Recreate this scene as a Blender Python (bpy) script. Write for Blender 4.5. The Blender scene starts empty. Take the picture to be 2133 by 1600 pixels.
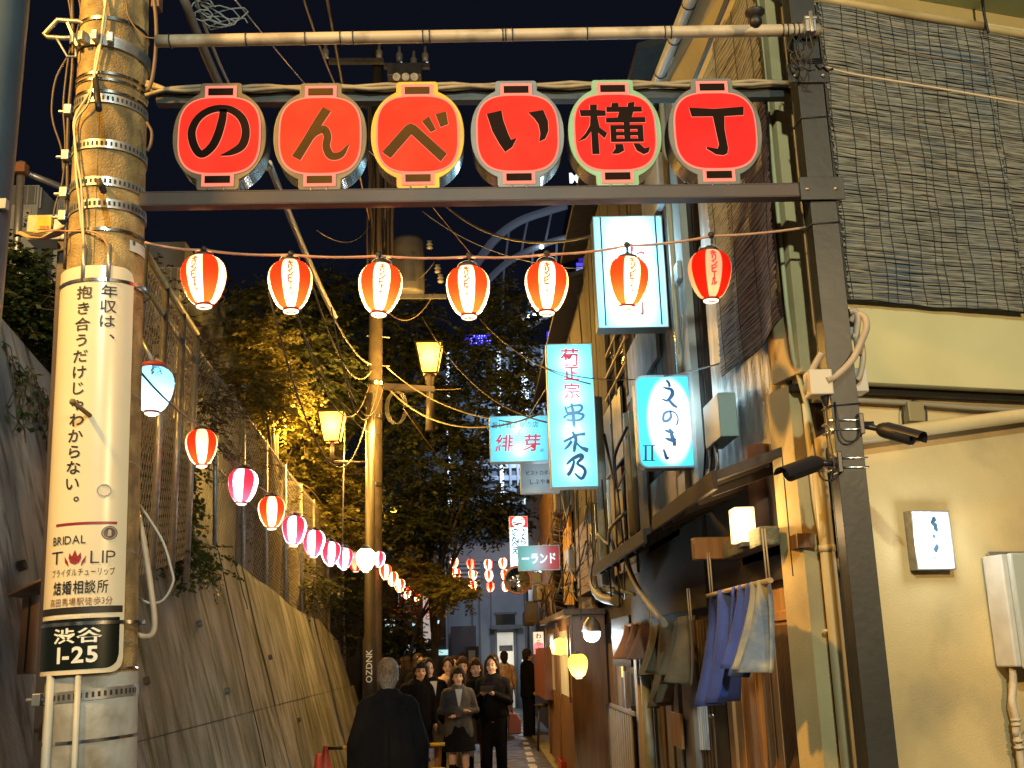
import bpy, math, random
import numpy as np
from mathutils import Vector, Matrix
random.seed(7); np.random.seed(7)
S = bpy.context.scene
COL = S.collection
V = Vector
rad = math.radians

# ------------------------------------------------------------------ camera
F = 2240.0                                   # focal length in photo pixels (2133 x 1600)
_z = V((-276, 9000, -2240)).normalized()
_y = V((-76, -560, -2240)); _y = (_y - _z * _y.dot(_z)).normalized()
_x = _y.cross(_z)
C2W = Matrix((_x, _y, _z))                   # rows: world axes in camera space
CAM = V((0, 0, 1.65))
cd = bpy.data.cameras.new('camera'); cam = bpy.data.objects.new('camera', cd); COL.objects.link(cam)
cd.sensor_width = 36; cd.lens = 36 * F / 2133; cd.clip_end = 500; cd.clip_start = .05
cam.matrix_world = Matrix.Translation(CAM) @ C2W.to_4x4()
S.camera = cam
# ------------------------------------------------------------------ night sky, exposure
W = bpy.data.worlds.new('World'); S.world = W; W.use_nodes = True
bg = W.node_tree.nodes['Background']; bg.inputs[0].default_value = (.0032, .0039, .0078, 1); bg.inputs[1].default_value = 1.0
S.view_settings.view_transform = 'Standard'; S.view_settings.look = 'None'
S.view_settings.exposure = .3; S.view_settings.gamma = 1
S.cycles.use_denoising = True
S.cycles.max_bounces = 6; S.cycles.diffuse_bounces = 3; S.cycles.glossy_bounces = 3
S.cycles.caustics_reflective = False; S.cycles.caustics_refractive = False
S.cycles.sample_clamp_indirect = 4

# ------------------------------------------------------------------ picture to place
def ray(px, py):
    return (C2W @ V(((px - 1066.5) / F, -(py - 800) / F, -1))).normalized()
def atY(px, py, Y):
    d = ray(px, py); return CAM + d * (Y / d.y)
def atX(px, py, X):
    d = ray(px, py); return CAM + d * (X / d.x)
def atZ(px, py, Z):
    d = ray(px, py); return CAM + d * ((Z - CAM.z) / d.z)
def atP(px, py, o, n):
    d = ray(px, py); return CAM + d * ((o - CAM).dot(n) / d.dot(n))

class Plane:                                   # flat face: u right, v up, n towards the viewer
    def __init__(s, o, u=(1, 0, 0), v=(0, 0, 1)):
        s.o = V(o); s.u = V(u).normalized(); s.v = V(v).normalized(); s.n = s.u.cross(s.v)
    def px(s, x, y):
        p = atP(x, y, s.o, s.n) - s.o; return p.dot(s.u), p.dot(s.v)
    def w(s, a, b, d=0):
        return s.o + s.u * a + s.v * b + s.n * d
class Cyl:                                     # leaning tapered pole surface; a = arc length, b = height along the axis
    def __init__(s, p0, p1, r0, r1):
        s.p0 = V(p0); s.p1 = V(p1); s.ax = (s.p1 - s.p0); s.L = s.ax.length; s.ax.normalize(); s.r0 = r0; s.r1 = r1
        s.f = (V((0, -1, 0)) - s.ax * V((0, -1, 0)).dot(s.ax)).normalized(); s.s = s.ax.cross(s.f) * 1.0
        if s.s.x < 0: s.s = -s.s
    def r(s, b): return s.r0 + (s.r1 - s.r0) * b / s.L
    def w(s, a, b, d=0):
        R = s.r(b) + d; t = a / s.r(b)
        return s.p0 + s.ax * b + (s.f * math.cos(t) + s.s * math.sin(t)) * R
    def px(s, x, y, d=0):
        dr = ray(x, y); best = None
        o = CAM - s.p0
        R = s.r(s.L / 2) + d
        for _ in range(4):
            dp = dr - s.ax * dr.dot(s.ax); op = o - s.ax * o.dot(s.ax)
            A = dp.dot(dp); B = 2 * dp.dot(op); C_ = op.dot(op) - R * R
            q = max(B * B - 4 * A * C_, 0); t = (-B - math.sqrt(q)) / (2 * A)
            p = o + dr * t; b = p.dot(s.ax); R = s.r(b) + d
        pp = p - s.ax * b
        return math.atan2(pp.dot(s.s), pp.dot(s.f)) * s.r(b), b

# ------------------------------------------------------------------ mesh builder
def frame_of(d):
    d = V(d).normalized(); a = V((0, 0, 1)) if abs(d.z) < .95 else V((1, 0, 0))
    x = a.cross(d).normalized(); return x, d.cross(x).normalized(), d
class G:
    def __init__(s): s.v = []; s.f = []; s.sm = []
    def add(s, vs, fs, smooth=False):
        k = len(s.v); s.v += [tuple(p) for p in vs]; s.f += [tuple(i + k for i in f) for f in fs]; s.sm += [smooth] * len(fs); return s
    def par(s, o, a, b, c):                    # parallelepiped from a corner
        o, a, b, c = V(o), V(a), V(b), V(c)
        if a.cross(b).dot(c) < 0: a, b = b, a
        P = [o, o + a, o + a + b, o + b]; P += [p + c for p in P]
        return s.add(P, [(3, 2, 1, 0), (4, 5, 6, 7), (0, 1, 5, 4), (1, 2, 6, 5), (2, 3, 7, 6), (3, 0, 4, 7)])
    def box(s, c, d, rz=0, rx=0):
        M = Matrix.Rotation(rz, 3, 'Z') @ Matrix.Rotation(rx, 3, 'X')
        a, b, e = M @ V((d[0], 0, 0)), M @ V((0, d[1], 0)), M @ V((0, 0, d[2]))
        return s.par(V(c) - (a + b + e) / 2, a, b, e)
    def bb(s, p, q):
        lo = [min(p[i], q[i]) for i in range(3)]; hi = [max(p[i], q[i]) for i in range(3)]
        return s.par(lo, (hi[0] - lo[0], 0, 0), (0, hi[1] - lo[1], 0), (0, 0, hi[2] - lo[2]))
    def bar(s, p, q, w, h=None):
        x, y, z = frame_of(V(q) - V(p)); h = h or w
        return s.par(V(p) - x * w / 2 - y * h / 2, x * w, y * h, V(q) - V(p))
    def tube(s, pts, r, n=8, cap=True, smooth=True):
        pts = [V(p) for p in pts]; m = len(pts); R = r if isinstance(r, (list, tuple)) else [r] * m
        vs = []; x = None
        for i, p in enumerate(pts):
            t = (pts[min(i + 1, m - 1)] - pts[max(i - 1, 0)]).normalized()
            if x is None: x, y, _ = frame_of(t)
            else:
                x = (x - t * x.dot(t)); x = x.normalized() if x.length > 1e-5 else frame_of(t)[0]; y = t.cross(x)
            for k in range(n):
                a = 2 * math.pi * k / n; vs.append(p + (x * math.cos(a) + y * math.sin(a)) * R[i])
        fs = [(i * n + k, i * n + (k + 1) % n, (i + 1) * n + (k + 1) % n, (i + 1) * n + k) for i in range(m - 1) for k in range(n)]
        s.add(vs, fs, smooth)
        if cap:
            k0 = len(s.v) - m * n
            s.f += [tuple(k0 + k for k in reversed(range(n))), tuple(k0 + (m - 1) * n + k for k in range(n))]; s.sm += [False, False]
        return s
    def lathe(s, prof, c=(0, 0, 0), n=24, M=None, smooth=True, cap=False):
        M = M or Matrix.Identity(3); c = V(c); m = len(prof)
        vs = [c + M @ V((r * math.cos(2 * math.pi * k / n), r * math.sin(2 * math.pi * k / n), z)) for r, z in prof for k in range(n)]
        fs = [(i * n + k, i * n + (k + 1) % n, (i + 1) * n + (k + 1) % n, (i + 1) * n + k) for i in range(m - 1) for k in range(n)]
        s.add(vs, fs, smooth)
        if cap:
            k0 = len(s.v) - m * n
            s.f += [tuple(k0 + k for k in reversed(range(n))), tuple(k0 + (m - 1) * n + k for k in range(n))]; s.sm += [False, False]
        return s
    def prism(s, pts, pl, d0, d1):             # polygon (a,b) on a Plane/Cyl, from offset d0 to d1
        n = len(pts); ar = sum(pts[i][0] * pts[(i + 1) % n][1] - pts[(i + 1) % n][0] * pts[i][1] for i in range(n))
        if ar < 0: pts = pts[::-1]
        vs = [pl.w(a, b, d1) for a, b in pts] + [pl.w(a, b, d0) for a, b in pts]
        fs = [tuple(range(n)), tuple(reversed(range(n, 2 * n)))] + [(i, n + i, n + (i + 1) % n, (i + 1) % n) for i in range(n)]
        return s.add(vs, fs)
    def ring(s, outer, inner, pl, d0, d1):     # two outlines with the same count of points
        n = len(outer); vs = [pl.w(a, b, d1) for a, b in outer] + [pl.w(a, b, d1) for a, b in inner] + [pl.w(a, b, d0) for a, b in outer] + [pl.w(a, b, d0) for a, b in inner]
        fs = []
        for i in range(n):
            j = (i + 1) % n
            fs += [(i, j, n + j, n + i), (i, 2 * n + i, 2 * n + j, j), (n + i, n + j, 3 * n + j, 3 * n + i), (2 * n + i, 3 * n + i, 3 * n + j, 2 * n + j)]
        return s.add(vs, fs)
    def sheet(s, fn, nu, nv, smooth=True):
        vs = [fn(i / nu, j / nv) for j in range(nv + 1) for i in range(nu + 1)]
        fs = [(j * (nu + 1) + i, j * (nu + 1) + i + 1, (j + 1) * (nu + 1) + i + 1, (j + 1) * (nu + 1) + i) for j in range(nv) for i in range(nu)]
        return s.add(vs, fs, smooth)
    def ball(s, c, r, n=10, M=None):
        r = (r, r, r) if not isinstance(r, (tuple, list)) else r; m = max(4, n // 2 + 1); M = M or Matrix.Identity(3); c = V(c)
        vs = []
        for j in range(m + 1):
            a = math.pi * (j + .02) / (m + .04)
            for k in range(n):
                b = 2 * math.pi * k / n; vs.append(c + M @ V((r[0] * math.sin(a) * math.cos(b), r[1] * math.sin(a) * math.sin(b), -r[2] * math.cos(a))))
        fs = [(j * n + k, j * n + (k + 1) % n, (j + 1) * n + (k + 1) % n, (j + 1) * n + k) for j in range(m) for k in range(n)]
        s.add(vs, fs, True); k0 = len(s.v) - (m + 1) * n
        s.f += [tuple(k0 + k for k in reversed(range(n))), tuple(k0 + m * n + k for k in range(n))]; s.sm += [True, True]
        return s
    def build(s, name, mat, parent=None, bevel=0, label=None):
        o0 = origin(parent)
        me = bpy.data.meshes.new(name); me.from_pydata([(p[0] - o0.x, p[1] - o0.y, p[2] - o0.z) for p in s.v], [], s.f)
        me.polygons.foreach_set('use_smooth', s.sm); me.update()
        o = bpy.data.objects.new(name, me); COL.objects.link(o)
        me.materials.append(mat)
        if parent: o.parent = parent
        if bevel:
            b = o.modifiers.new('bevel', 'BEVEL'); b.width = bevel; b.segments = 2; b.limit_method = 'ANGLE'; b.angle_limit = rad(40)
        if label: o['label'] = label
        return o
def origin(p):
    o = V((0, 0, 0))
    while p: o = o + p.location; p = p.parent
    return o
def tag(o, label, cat, group=None):
    o['label'] = label; o['category'] = cat
    if group: o['group'] = group
    return o
def thing(name, label, cat, loc=(0, 0, 0), group=None):
    o = bpy.data.objects.new(name, None); COL.objects.link(o); o.location = loc; o.empty_display_size = .2
    return tag(o, label, cat, group)
def struct(o): o['kind'] = 'structure'; return o
def stuff(o): o['kind'] = 'stuff'; return o
def light(name, loc, power, color, parent=None, r=.02):
    d = bpy.data.lights.new(name, 'POINT'); d.energy = power; d.color = color; d.shadow_soft_size = r
    o = bpy.data.objects.new(name, d); COL.objects.link(o); o.location = V(loc) - origin(parent)
    if parent: o.parent = parent
    return o
def copy_tree(o, parent=None):
    c = o.copy(); COL.objects.link(c); c.parent = parent
    for ch in list(o.children): copy_tree(ch, c)
    return c
def cat_pts(pts, k=6):                          # Catmull-Rom smoothing of n-D points
    P = [np.array(p, float) for p in pts]; P = [2 * P[0] - P[1]] + P + [2 * P[-1] - P[-2]]; out = []
    for i in range(1, len(P) - 2):
        for j in range(k):
            t = j / k; a, b, c, d = P[i - 1], P[i], P[i + 1], P[i + 2]
            out.append(.5 * (2 * b + (c - a) * t + (2 * a - 5 * b + 4 * c - d) * t * t + (3 * b - a - 3 * c + d) * t ** 3))
    out.append(P[-2]); return out
def sag(p, q, s, n=14):
    p, q = V(p), V(q); return [p.lerp(q, i / n) - V((0, 0, s * 4 * (i / n) * (1 - i / n))) for i in range(n + 1)]

# ------------------------------------------------------------------ lettering
_gc = {}
def glyph(ch, bold=0.0):
    k = (ch, bold)
    if k not in _gc:
        c = bpy.data.curves.new('t', 'FONT'); c.body = ch; c.size = 1; c.offset = bold; c.resolution_u = 3
        o = bpy.data.objects.new('t', c); COL.objects.link(o)
        m = bpy.data.meshes.new_from_object(o.evaluated_get(bpy.context.evaluated_depsgraph_get()))
        v = [(p.co.x, p.co.y) for p in m.vertices]; f = [tuple(p.vertices) for p in m.polygons]
        bpy.data.objects.remove(o); bpy.data.meshes.remove(m)
        xs = [p[0] for p in v] or [0, .3]; _gc[k] = (v, f, min(xs), max(xs))
    return _gc[k]
def put(g, ch, pl, a, b, size, bold=0.0, sx=1.0, d=.004, slant=0, rot=0):   # one glyph centred on (a,b)
    v, f, x0, x1 = glyph(ch, bold); cx = (x0 + x1) / 2; cy = .38 if ord(ch) > 255 else .34
    cr, sr = math.cos(rot), math.sin(rot)
    out = []
    for x, y in v:
        X = (x - cx + slant * (y - cy)) * size * sx; Y = (y - cy) * size
        out.append(pl.w(a + X * cr - Y * sr, b + X * sr + Y * cr, d))
    g.add(out, f)
def text_row(g, s, pl, a, b, width, size, **k):        # spread along a row centred on (a,b)
    ws = []
    for ch in s:
        v, f, x0, x1 = glyph(ch, k.get('bold', 0)); ws.append(((x1 - x0) if ord(ch) < 256 else .95) if ch != ' ' else .5)
    tot = sum(ws) + .1 * len(ws); sc = width / tot; x = a - width / 2
    for ch, w_ in zip(s, ws):
        if ch != ' ': put(g, ch, pl, x + (w_ / 2 + .05) * sc, b, size, sx=sc / size if abs(sc / size) < 1.4 else 1, **k)
        x += (w_ + .1) * sc
def brush(g, pts, pl, d=.004, k=5):                # pts (a,b,width)
    P = cat_pts(pts, k); n = len(P); L = []; R = []
    for i in range(n):
        t = P[min(i + 1, n - 1)][:2] - P[max(i - 1, 0)][:2]; t = t / (np.linalg.norm(t) + 1e-9); w_ = max(P[i][2], 0) / 2
        nx, ny = -t[1] * w_, t[0] * w_; L.append((P[i][0] + nx, P[i][1] + ny)); R.append((P[i][0] - nx, P[i][1] - ny))
    vs = [pl.w(a, b, d) for a, b in L] + [pl.w(a, b, d) for a, b in R]
    g.add(vs, [(i, n + i, n + i + 1, i + 1) for i in range(n - 1)])

# ------------------------------------------------------------------ materials
def srgb(r, g, b): return tuple((c / 255 / 12.92 if c / 255 <= .04045 else ((c / 255 + .055) / 1.055) ** 2.4) for c in (r, g, b))
_mc = {}
def mat(name, c1, c2=None, scale=6, rough=.6, metal=0, bump=0, bs=60, st=(1, 1, 1), emit=0, ecol=None, c3=None, s3=2, st3=(1, 1, 1), spec=.5, rv=0, bst=None, dist=0):
    if name in _mc: return _mc[name]
    m = bpy.data.materials.new(name); _mc[name] = m; m.use_nodes = True; N = m.node_tree.nodes; L = m.node_tree.links
    b = N['Principled BSDF']; b.inputs['Roughness'].default_value = rough; b.inputs['Metallic'].default_value = metal
    b.inputs['Specular IOR Level'].default_value = spec
    b.inputs['Base Color'].default_value = (*c1, 1)
    if c2 or bump or c3:
        tc = N.new('ShaderNodeTexCoord')
    def noise(sc, stv, det=5, lo=.35, hi=.65):
        mp = N.new('ShaderNodeMapping'); mp.inputs['Scale'].default_value = stv; L.new(tc.outputs['Object'], mp.inputs[0])
        nz = N.new('ShaderNodeTexNoise'); nz.inputs['Scale'].default_value = sc; nz.inputs['Detail'].default_value = det; nz.inputs['Distortion'].default_value = dist; L.new(mp.outputs[0], nz.inputs[0])
        mr = N.new('ShaderNodeMapRange'); mr.inputs[1].default_value = lo; mr.inputs[2].default_value = hi; L.new(nz.outputs[0], mr.inputs[0]); return mr.outputs[0], nz.outputs[0]
    col = None
    if c2:
        f, raw = noise(scale, st); mx = N.new('ShaderNodeMix'); mx.data_type = 'RGBA'; L.new(f, mx.inputs[0])
        mx.inputs[6].default_value = (*c1, 1); mx.inputs[7].default_value = (*c2, 1); col = mx.outputs[2]
        if rv:
            rr = N.new('ShaderNodeMapRange'); rr.inputs[3].default_value = rough - rv; rr.inputs[4].default_value = rough + rv; L.new(f, rr.inputs[0]); L.new(rr.outputs[0], b.inputs['Roughness'])
    if c3:
        f3, _ = noise(s3, st3, 6, .5, .68); mx = N.new('ShaderNodeMix'); mx.data_type = 'RGBA'; L.new(f3, mx.inputs[0])
        if col: L.new(col, mx.inputs[6])
        else: mx.inputs[6].default_value = (*c1, 1)
        mx.inputs[7].default_value = (*c3, 1); col = mx.outputs[2]
    if col: L.new(col, b.inputs['Base Color'])
    if bump:
        _, raw = noise(bs, bst or st); bp = N.new('ShaderNodeBump'); bp.inputs['Strength'].default_value = bump; bp.inputs['Distance'].default_value = .01; L.new(raw, bp.inputs['Height']); L.new(bp.outputs[0], b.inputs['Normal'])
    if emit:
        b.inputs['Emission Color'].default_value = (*(ecol or c1), 1); b.inputs['Emission Strength'].default_value = emit
    return m
def glow(name, col, strength):
    if name in _mc: return _mc[name]
    m = mat(name, col, rough=.5, emit=strength, ecol=col); return m
def lightbox(name, col, e=.25, oval=None):       # back-lit acrylic: light comes through from the tubes inside
    if name in _mc: return _mc[name]
    m = bpy.data.materials.new(name); _mc[name] = m; m.use_nodes = True; N = m.node_tree.nodes; L = m.node_tree.links
    N.remove(N['Principled BSDF']); out = N['Material Output']
    tr = N.new('ShaderNodeBsdfTranslucent'); em = N.new('ShaderNodeEmission'); ad = N.new('ShaderNodeAddShader'); em.inputs[1].default_value = e
    if oval:                                    # printed white oval on a coloured ground (object space, in metres)
        tc = N.new('ShaderNodeTexCoord'); mp = N.new('ShaderNodeMapping'); mp.inputs['Scale'].default_value = (1 / oval[0], 0, 1 / oval[1]); mp.inputs['Location'].default_value = (oval[2], 0, oval[3])
        L.new(tc.outputs['Object'], mp.inputs[0]); vm = N.new('ShaderNodeVectorMath'); vm.operation = 'LENGTH'; L.new(mp.outputs[0], vm.inputs[0])
        mr = N.new('ShaderNodeMapRange'); mr.inputs[1].default_value = .9; mr.inputs[2].default_value = 1.1; L.new(vm.outputs['Value'], mr.inputs[0])
        mx = N.new('ShaderNodeMix'); mx.data_type = 'RGBA'; L.new(mr.outputs[0], mx.inputs[0]); mx.inputs[6].default_value = (.95, .95, .95, 1); mx.inputs[7].default_value = (*col, 1)
        L.new(mx.outputs[2], tr.inputs[0]); L.new(mx.outputs[2], em.inputs[0])
    else:
        tr.inputs[0].default_value = (*col, 1); em.inputs[0].default_value = (*col, 1)
    L.new(tr.outputs[0], ad.inputs[0]); L.new(em.outputs[0], ad.inputs[1]); L.new(ad.outputs[0], out.inputs[0]); return m
def paper(name, white, red, n=4, e=.12, phase=0.0, flip=False):        # lantern paper with painted stripes round its axis
    m = bpy.data.materials.new(name); m.use_nodes = True; N = m.node_tree.nodes; L = m.node_tree.links
    N.remove(N['Principled BSDF']); out = N['Material Output']
    tc = N.new('ShaderNodeTexCoord'); sp = N.new('ShaderNodeSeparateXYZ'); L.new(tc.outputs['Object'], sp.inputs[0])
    at = N.new('ShaderNodeMath'); at.operation = 'ARCTAN2'; L.new(sp.outputs[0], at.inputs[0]); ng = N.new('ShaderNodeMath'); ng.operation = 'MULTIPLY'; ng.inputs[1].default_value = -1; L.new(sp.outputs[1], ng.inputs[0]); L.new(ng.outputs[0], at.inputs[1])
    ml = N.new('ShaderNodeMath'); ml.operation = 'MULTIPLY'; ml.inputs[1].default_value = n; L.new(at.outputs[0], ml.inputs[0])
    co = N.new('ShaderNodeMath'); co.operation = 'COSINE'; L.new(ml.outputs[0], co.inputs[0])
    mr = N.new('ShaderNodeMapRange'); mr.inputs[1].default_value = -.06; mr.inputs[2].default_value = .06; L.new(co.outputs[0], mr.inputs[0])
    mx = N.new('ShaderNodeMix'); mx.data_type = 'RGBA'; L.new(mr.outputs[0], mx.inputs[0]); mx.inputs[6].default_value = (*red, 1); mx.inputs[7].default_value = (*white, 1)
    tr = N.new('ShaderNodeBsdfTranslucent'); em = N.new('ShaderNodeEmission'); em.inputs[1].default_value = e; df = N.new('ShaderNodeBsdfDiffuse')
    for q in (tr, em, df): L.new(mx.outputs[2], q.inputs[0])
    m2 = N.new('ShaderNodeMixShader'); m2.inputs[0].default_value = .35; L.new(tr.outputs[0], m2.inputs[1]); L.new(df.outputs[0], m2.inputs[2])
    ad = N.new('ShaderNodeAddShader'); L.new(m2.outputs[0], ad.inputs[0]); L.new(em.outputs[0], ad.inputs[1]); L.new(ad.outputs[0], out.inputs[0]); return m

M_POLE = mat('aged_concrete', (.22, .145, .055), (.46, .33, .14), 11, .85, bump=.8, bs=110, c3=(.075, .06, .035), s3=4, st3=(1, 1, .3))
M_CONC = mat('retaining_concrete', (.15, .155, .16), (.34, .35, .36), 2.4, .9, bump=.9, bs=26, st=(1, 1.1, .5), c3=(.07, .065, .06), s3=8, st3=(1, 1.5, .13), bst=(1, 1, .8), dist=.3)
M_STEEL = mat('painted_dark_steel', (.020, .022, .022), (.030, .031, .030), 5, .45, .2, bump=.1, bs=30)
M_BROWNST = mat('brown_painted_steel', (.055, .034, .028), (.04, .026, .022), 4, .5, .1, bump=.1, bs=20)
M_GALV = mat('galvanised_steel', (.42, .42, .42), (.30, .30, .31), 25, .42, .75, rv=.1)
M_STAIN = mat('stainless_steel', (.62, .61, .60), (.5, .5, .5), 8, .22, 1.0, st=(1, 1, 12))
M_BLACK = mat('black_rubber', (.012, .012, .013), rough=.5)
M_WHITEP = mat('white_plastic', (.55, .54, .50), (.42, .41, .38), 6, .5)
M_CREAM = mat('cream_stucco', (.64, .49, .24), (.52, .39, .18), 1.8, .85, bump=.25, bs=130, c3=(.38, .30, .16), s3=1.9)
M_CREAMS = mat('cream_paint', (.60, .55, .30), (.53, .48, .25), 2, .6, bump=.08, bs=20)
M_GREENP = mat('pale_green_paint', (.34, .40, .24), (.28, .34, .20), 2, .6, bump=.08, bs=20)
M_REED = mat('weathered_reed', (.12, .125, .115), (.30, .30, .26), 20, .8, st=(.5, .5, 3), c3=(.09, .13, .18), s3=2.2, st3=(1, 1, 1.5))
M_CONC2 = mat('mossy_retaining_concrete', (.14, .145, .12), (.32, .32, .29), 2.4, .9, bump=.9, bs=26, st=(1, 1.2, .45), c3=(.065, .072, .018), s3=5, st3=(1, 1.5, .15), bst=(1, 1, .8), dist=.3)
M_REEDS = mat('grey_reed', (.14, .15, .16), (.30, .32, .34), 24, .8, st=(.5, .5, 3))
M_BAMBOO = mat('old_bamboo', (.50, .38, .18), (.36, .26, .12), 7, .45, st=(.3, 1, 1))
M_WOODD = mat('dark_weathered_wood', (.018, .015, .013), (.048, .040, .034), 12, .8, st=(3, 3, .35), bump=.5, bs=40)
M_WOODB = mat('brown_wood', (.20, .115, .06), (.13, .07, .035), 10, .6, st=(3, 3, .3), bump=.25, bs=30)
M_WOODL = mat('honey_wood', (.56, .31, .13), (.42, .22, .085), 9, .5, st=(3, 3, .25), bump=.15, bs=30)
M_WOODG = mat('grey_wood', (.26, .22, .18), (.17, .14, .115), 9, .8, st=(3, 3, .3), bump=.4, bs=30)
M_WOODP = mat('pinkish_boards', (.36, .27, .22), (.28, .21, .17), 7, .7, bump=.2, bs=30)
M_TIN = mat('silvered_wall_sheet', (.38, .39, .39), (.55, .55, .53), 18, .5, .35, bump=.6, bs=55, st=(1, 1, .4), c3=(.20, .20, .20), s3=3)
M_ASPH = mat('asphalt', (.045, .045, .048), (.07, .068, .066), 9, .62, bump=.5, bs=160, c3=(.03, .03, .032), s3=1, rv=.12)
M_BARK = mat('bark', (.09, .07, .045), (.05, .04, .03), 14, .9, st=(1, 1, .3), bump=.6, bs=30)
M_GLASSD = mat('dark_glass', (.02, .022, .025), rough=.08, spec=.8)
M_NAVY = mat('navy_brush_ink', (.012, .045, .11), rough=.5, emit=.55)
M_INK = mat('black_ink', (.015, .013, .012), rough=.5)
M_REDINK = mat('red_brush_ink', (.55, .02, .04), rough=.5, emit=.5)
M_WHITEINK = mat('white_ink', (.75, .75, .72), rough=.5)
SOD = (1.0, .52, .09)        # sodium light
COOL = (.80, 1.0, .82)       # greenish street fluorescent
WARM = (1.0, .66, .30)

# ================================================================== lamps (out-of-view lamps with their own light)
def arm_lamp(name, label, base, head, power, col, mast=None):
    t = thing(name, label, 'street lamp', base)
    b = V(base); h = V(head); g = G(); g.tube([tuple(p) for p in cat_pts([b, b + V((0, 0, .5)), (b + h) / 2 + V((0, 0, .55)), h + V((0, 0, .12))], 5)], .03); g.build('arm', M_GALV, t)
    if mast is not None: g = G(); g.tube([(b.x, b.y, mast), (b.x, b.y, b.z)], [.09, .06], 14); g.build('mast', M_GALV, t)
    g = G(); g.lathe([(.02, .16), (.09, .13), (.17, .02), (.17, 0)], h, 20); g.build('lamp_hood', M_WHITEP, t)
    g = G(); g.ball(h + V((0, 0, .02)), (.11, .11, .06), 14); g.build('lamp_glass', glow('glass_' + name, col, 12), t)
    light('lamp_light', h - V((0, 0, .16)), power, col, t, .15)

# ================================================================== ground
def street():
    g = G(); g.sheet(lambda u, v: (-80 + 160 * u, -40 + 200 * v, 0), 16, 20); struct(g.build('ground', M_ASPH))
    g = G(); g.sheet(lambda u, v: (-1.9 + 3.3 * u, 1 + 33 * v, .004 + .012 * math.sin(v * 40) * math.sin(u * 7) * 0 ), 8, 60); struct(g.build('alley_road', mat('worn_asphalt', (.052, .052, .055), (.095, .09, .085), 5, .55, bump=.8, bs=120, c3=(.025, .025, .028), s3=1.4, rv=.18)))
    mw = mat('worn_white_road_paint', (.62, .60, .55), (.25, .25, .24), 14, .55, bump=.2, bs=90)
    y = 10.0
    while y < 30:
        g = G(); x = .80 + (y - 16) * .02
        g.sheet(lambda u, v: (x - .055 + .11 * u + .01 * math.sin(v * 9 + y), y + (.62 + .1 * math.sin(y * 7)) * v, .008), 2, 6); struct(g.build('road_line', mw)); y += 1.05
    # gutter covers along the shop fronts
    k = 0
    y = 9.0
    while y < 24:
        g = G(); g.bb((1.08, y, .004), (1.38, y + .58, .03)); struct(g.build('gutter_cover', mat('gutter_concrete', (.17, .16, .15), (.25, .24, .22), 6, .8, bump=.3, bs=40), bevel=.006)); y += .6
    for (px, py, w_) in ((1105, 1532, .5), (1080, 1500, .35), (1120, 1553, .45)):  # pale metal plates lying flat on the road
        p = atZ(px, py, .0); g = G(); g.box((p.x, p.y, .01), (w_, .22, .012), rz=.1 + px % 3 * .2); struct(g.build('pale_plate', mat('pale_steel_plate', (.4, .42, .44), (.3, .32, .34), 9, .25, .7)))
street()

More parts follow.
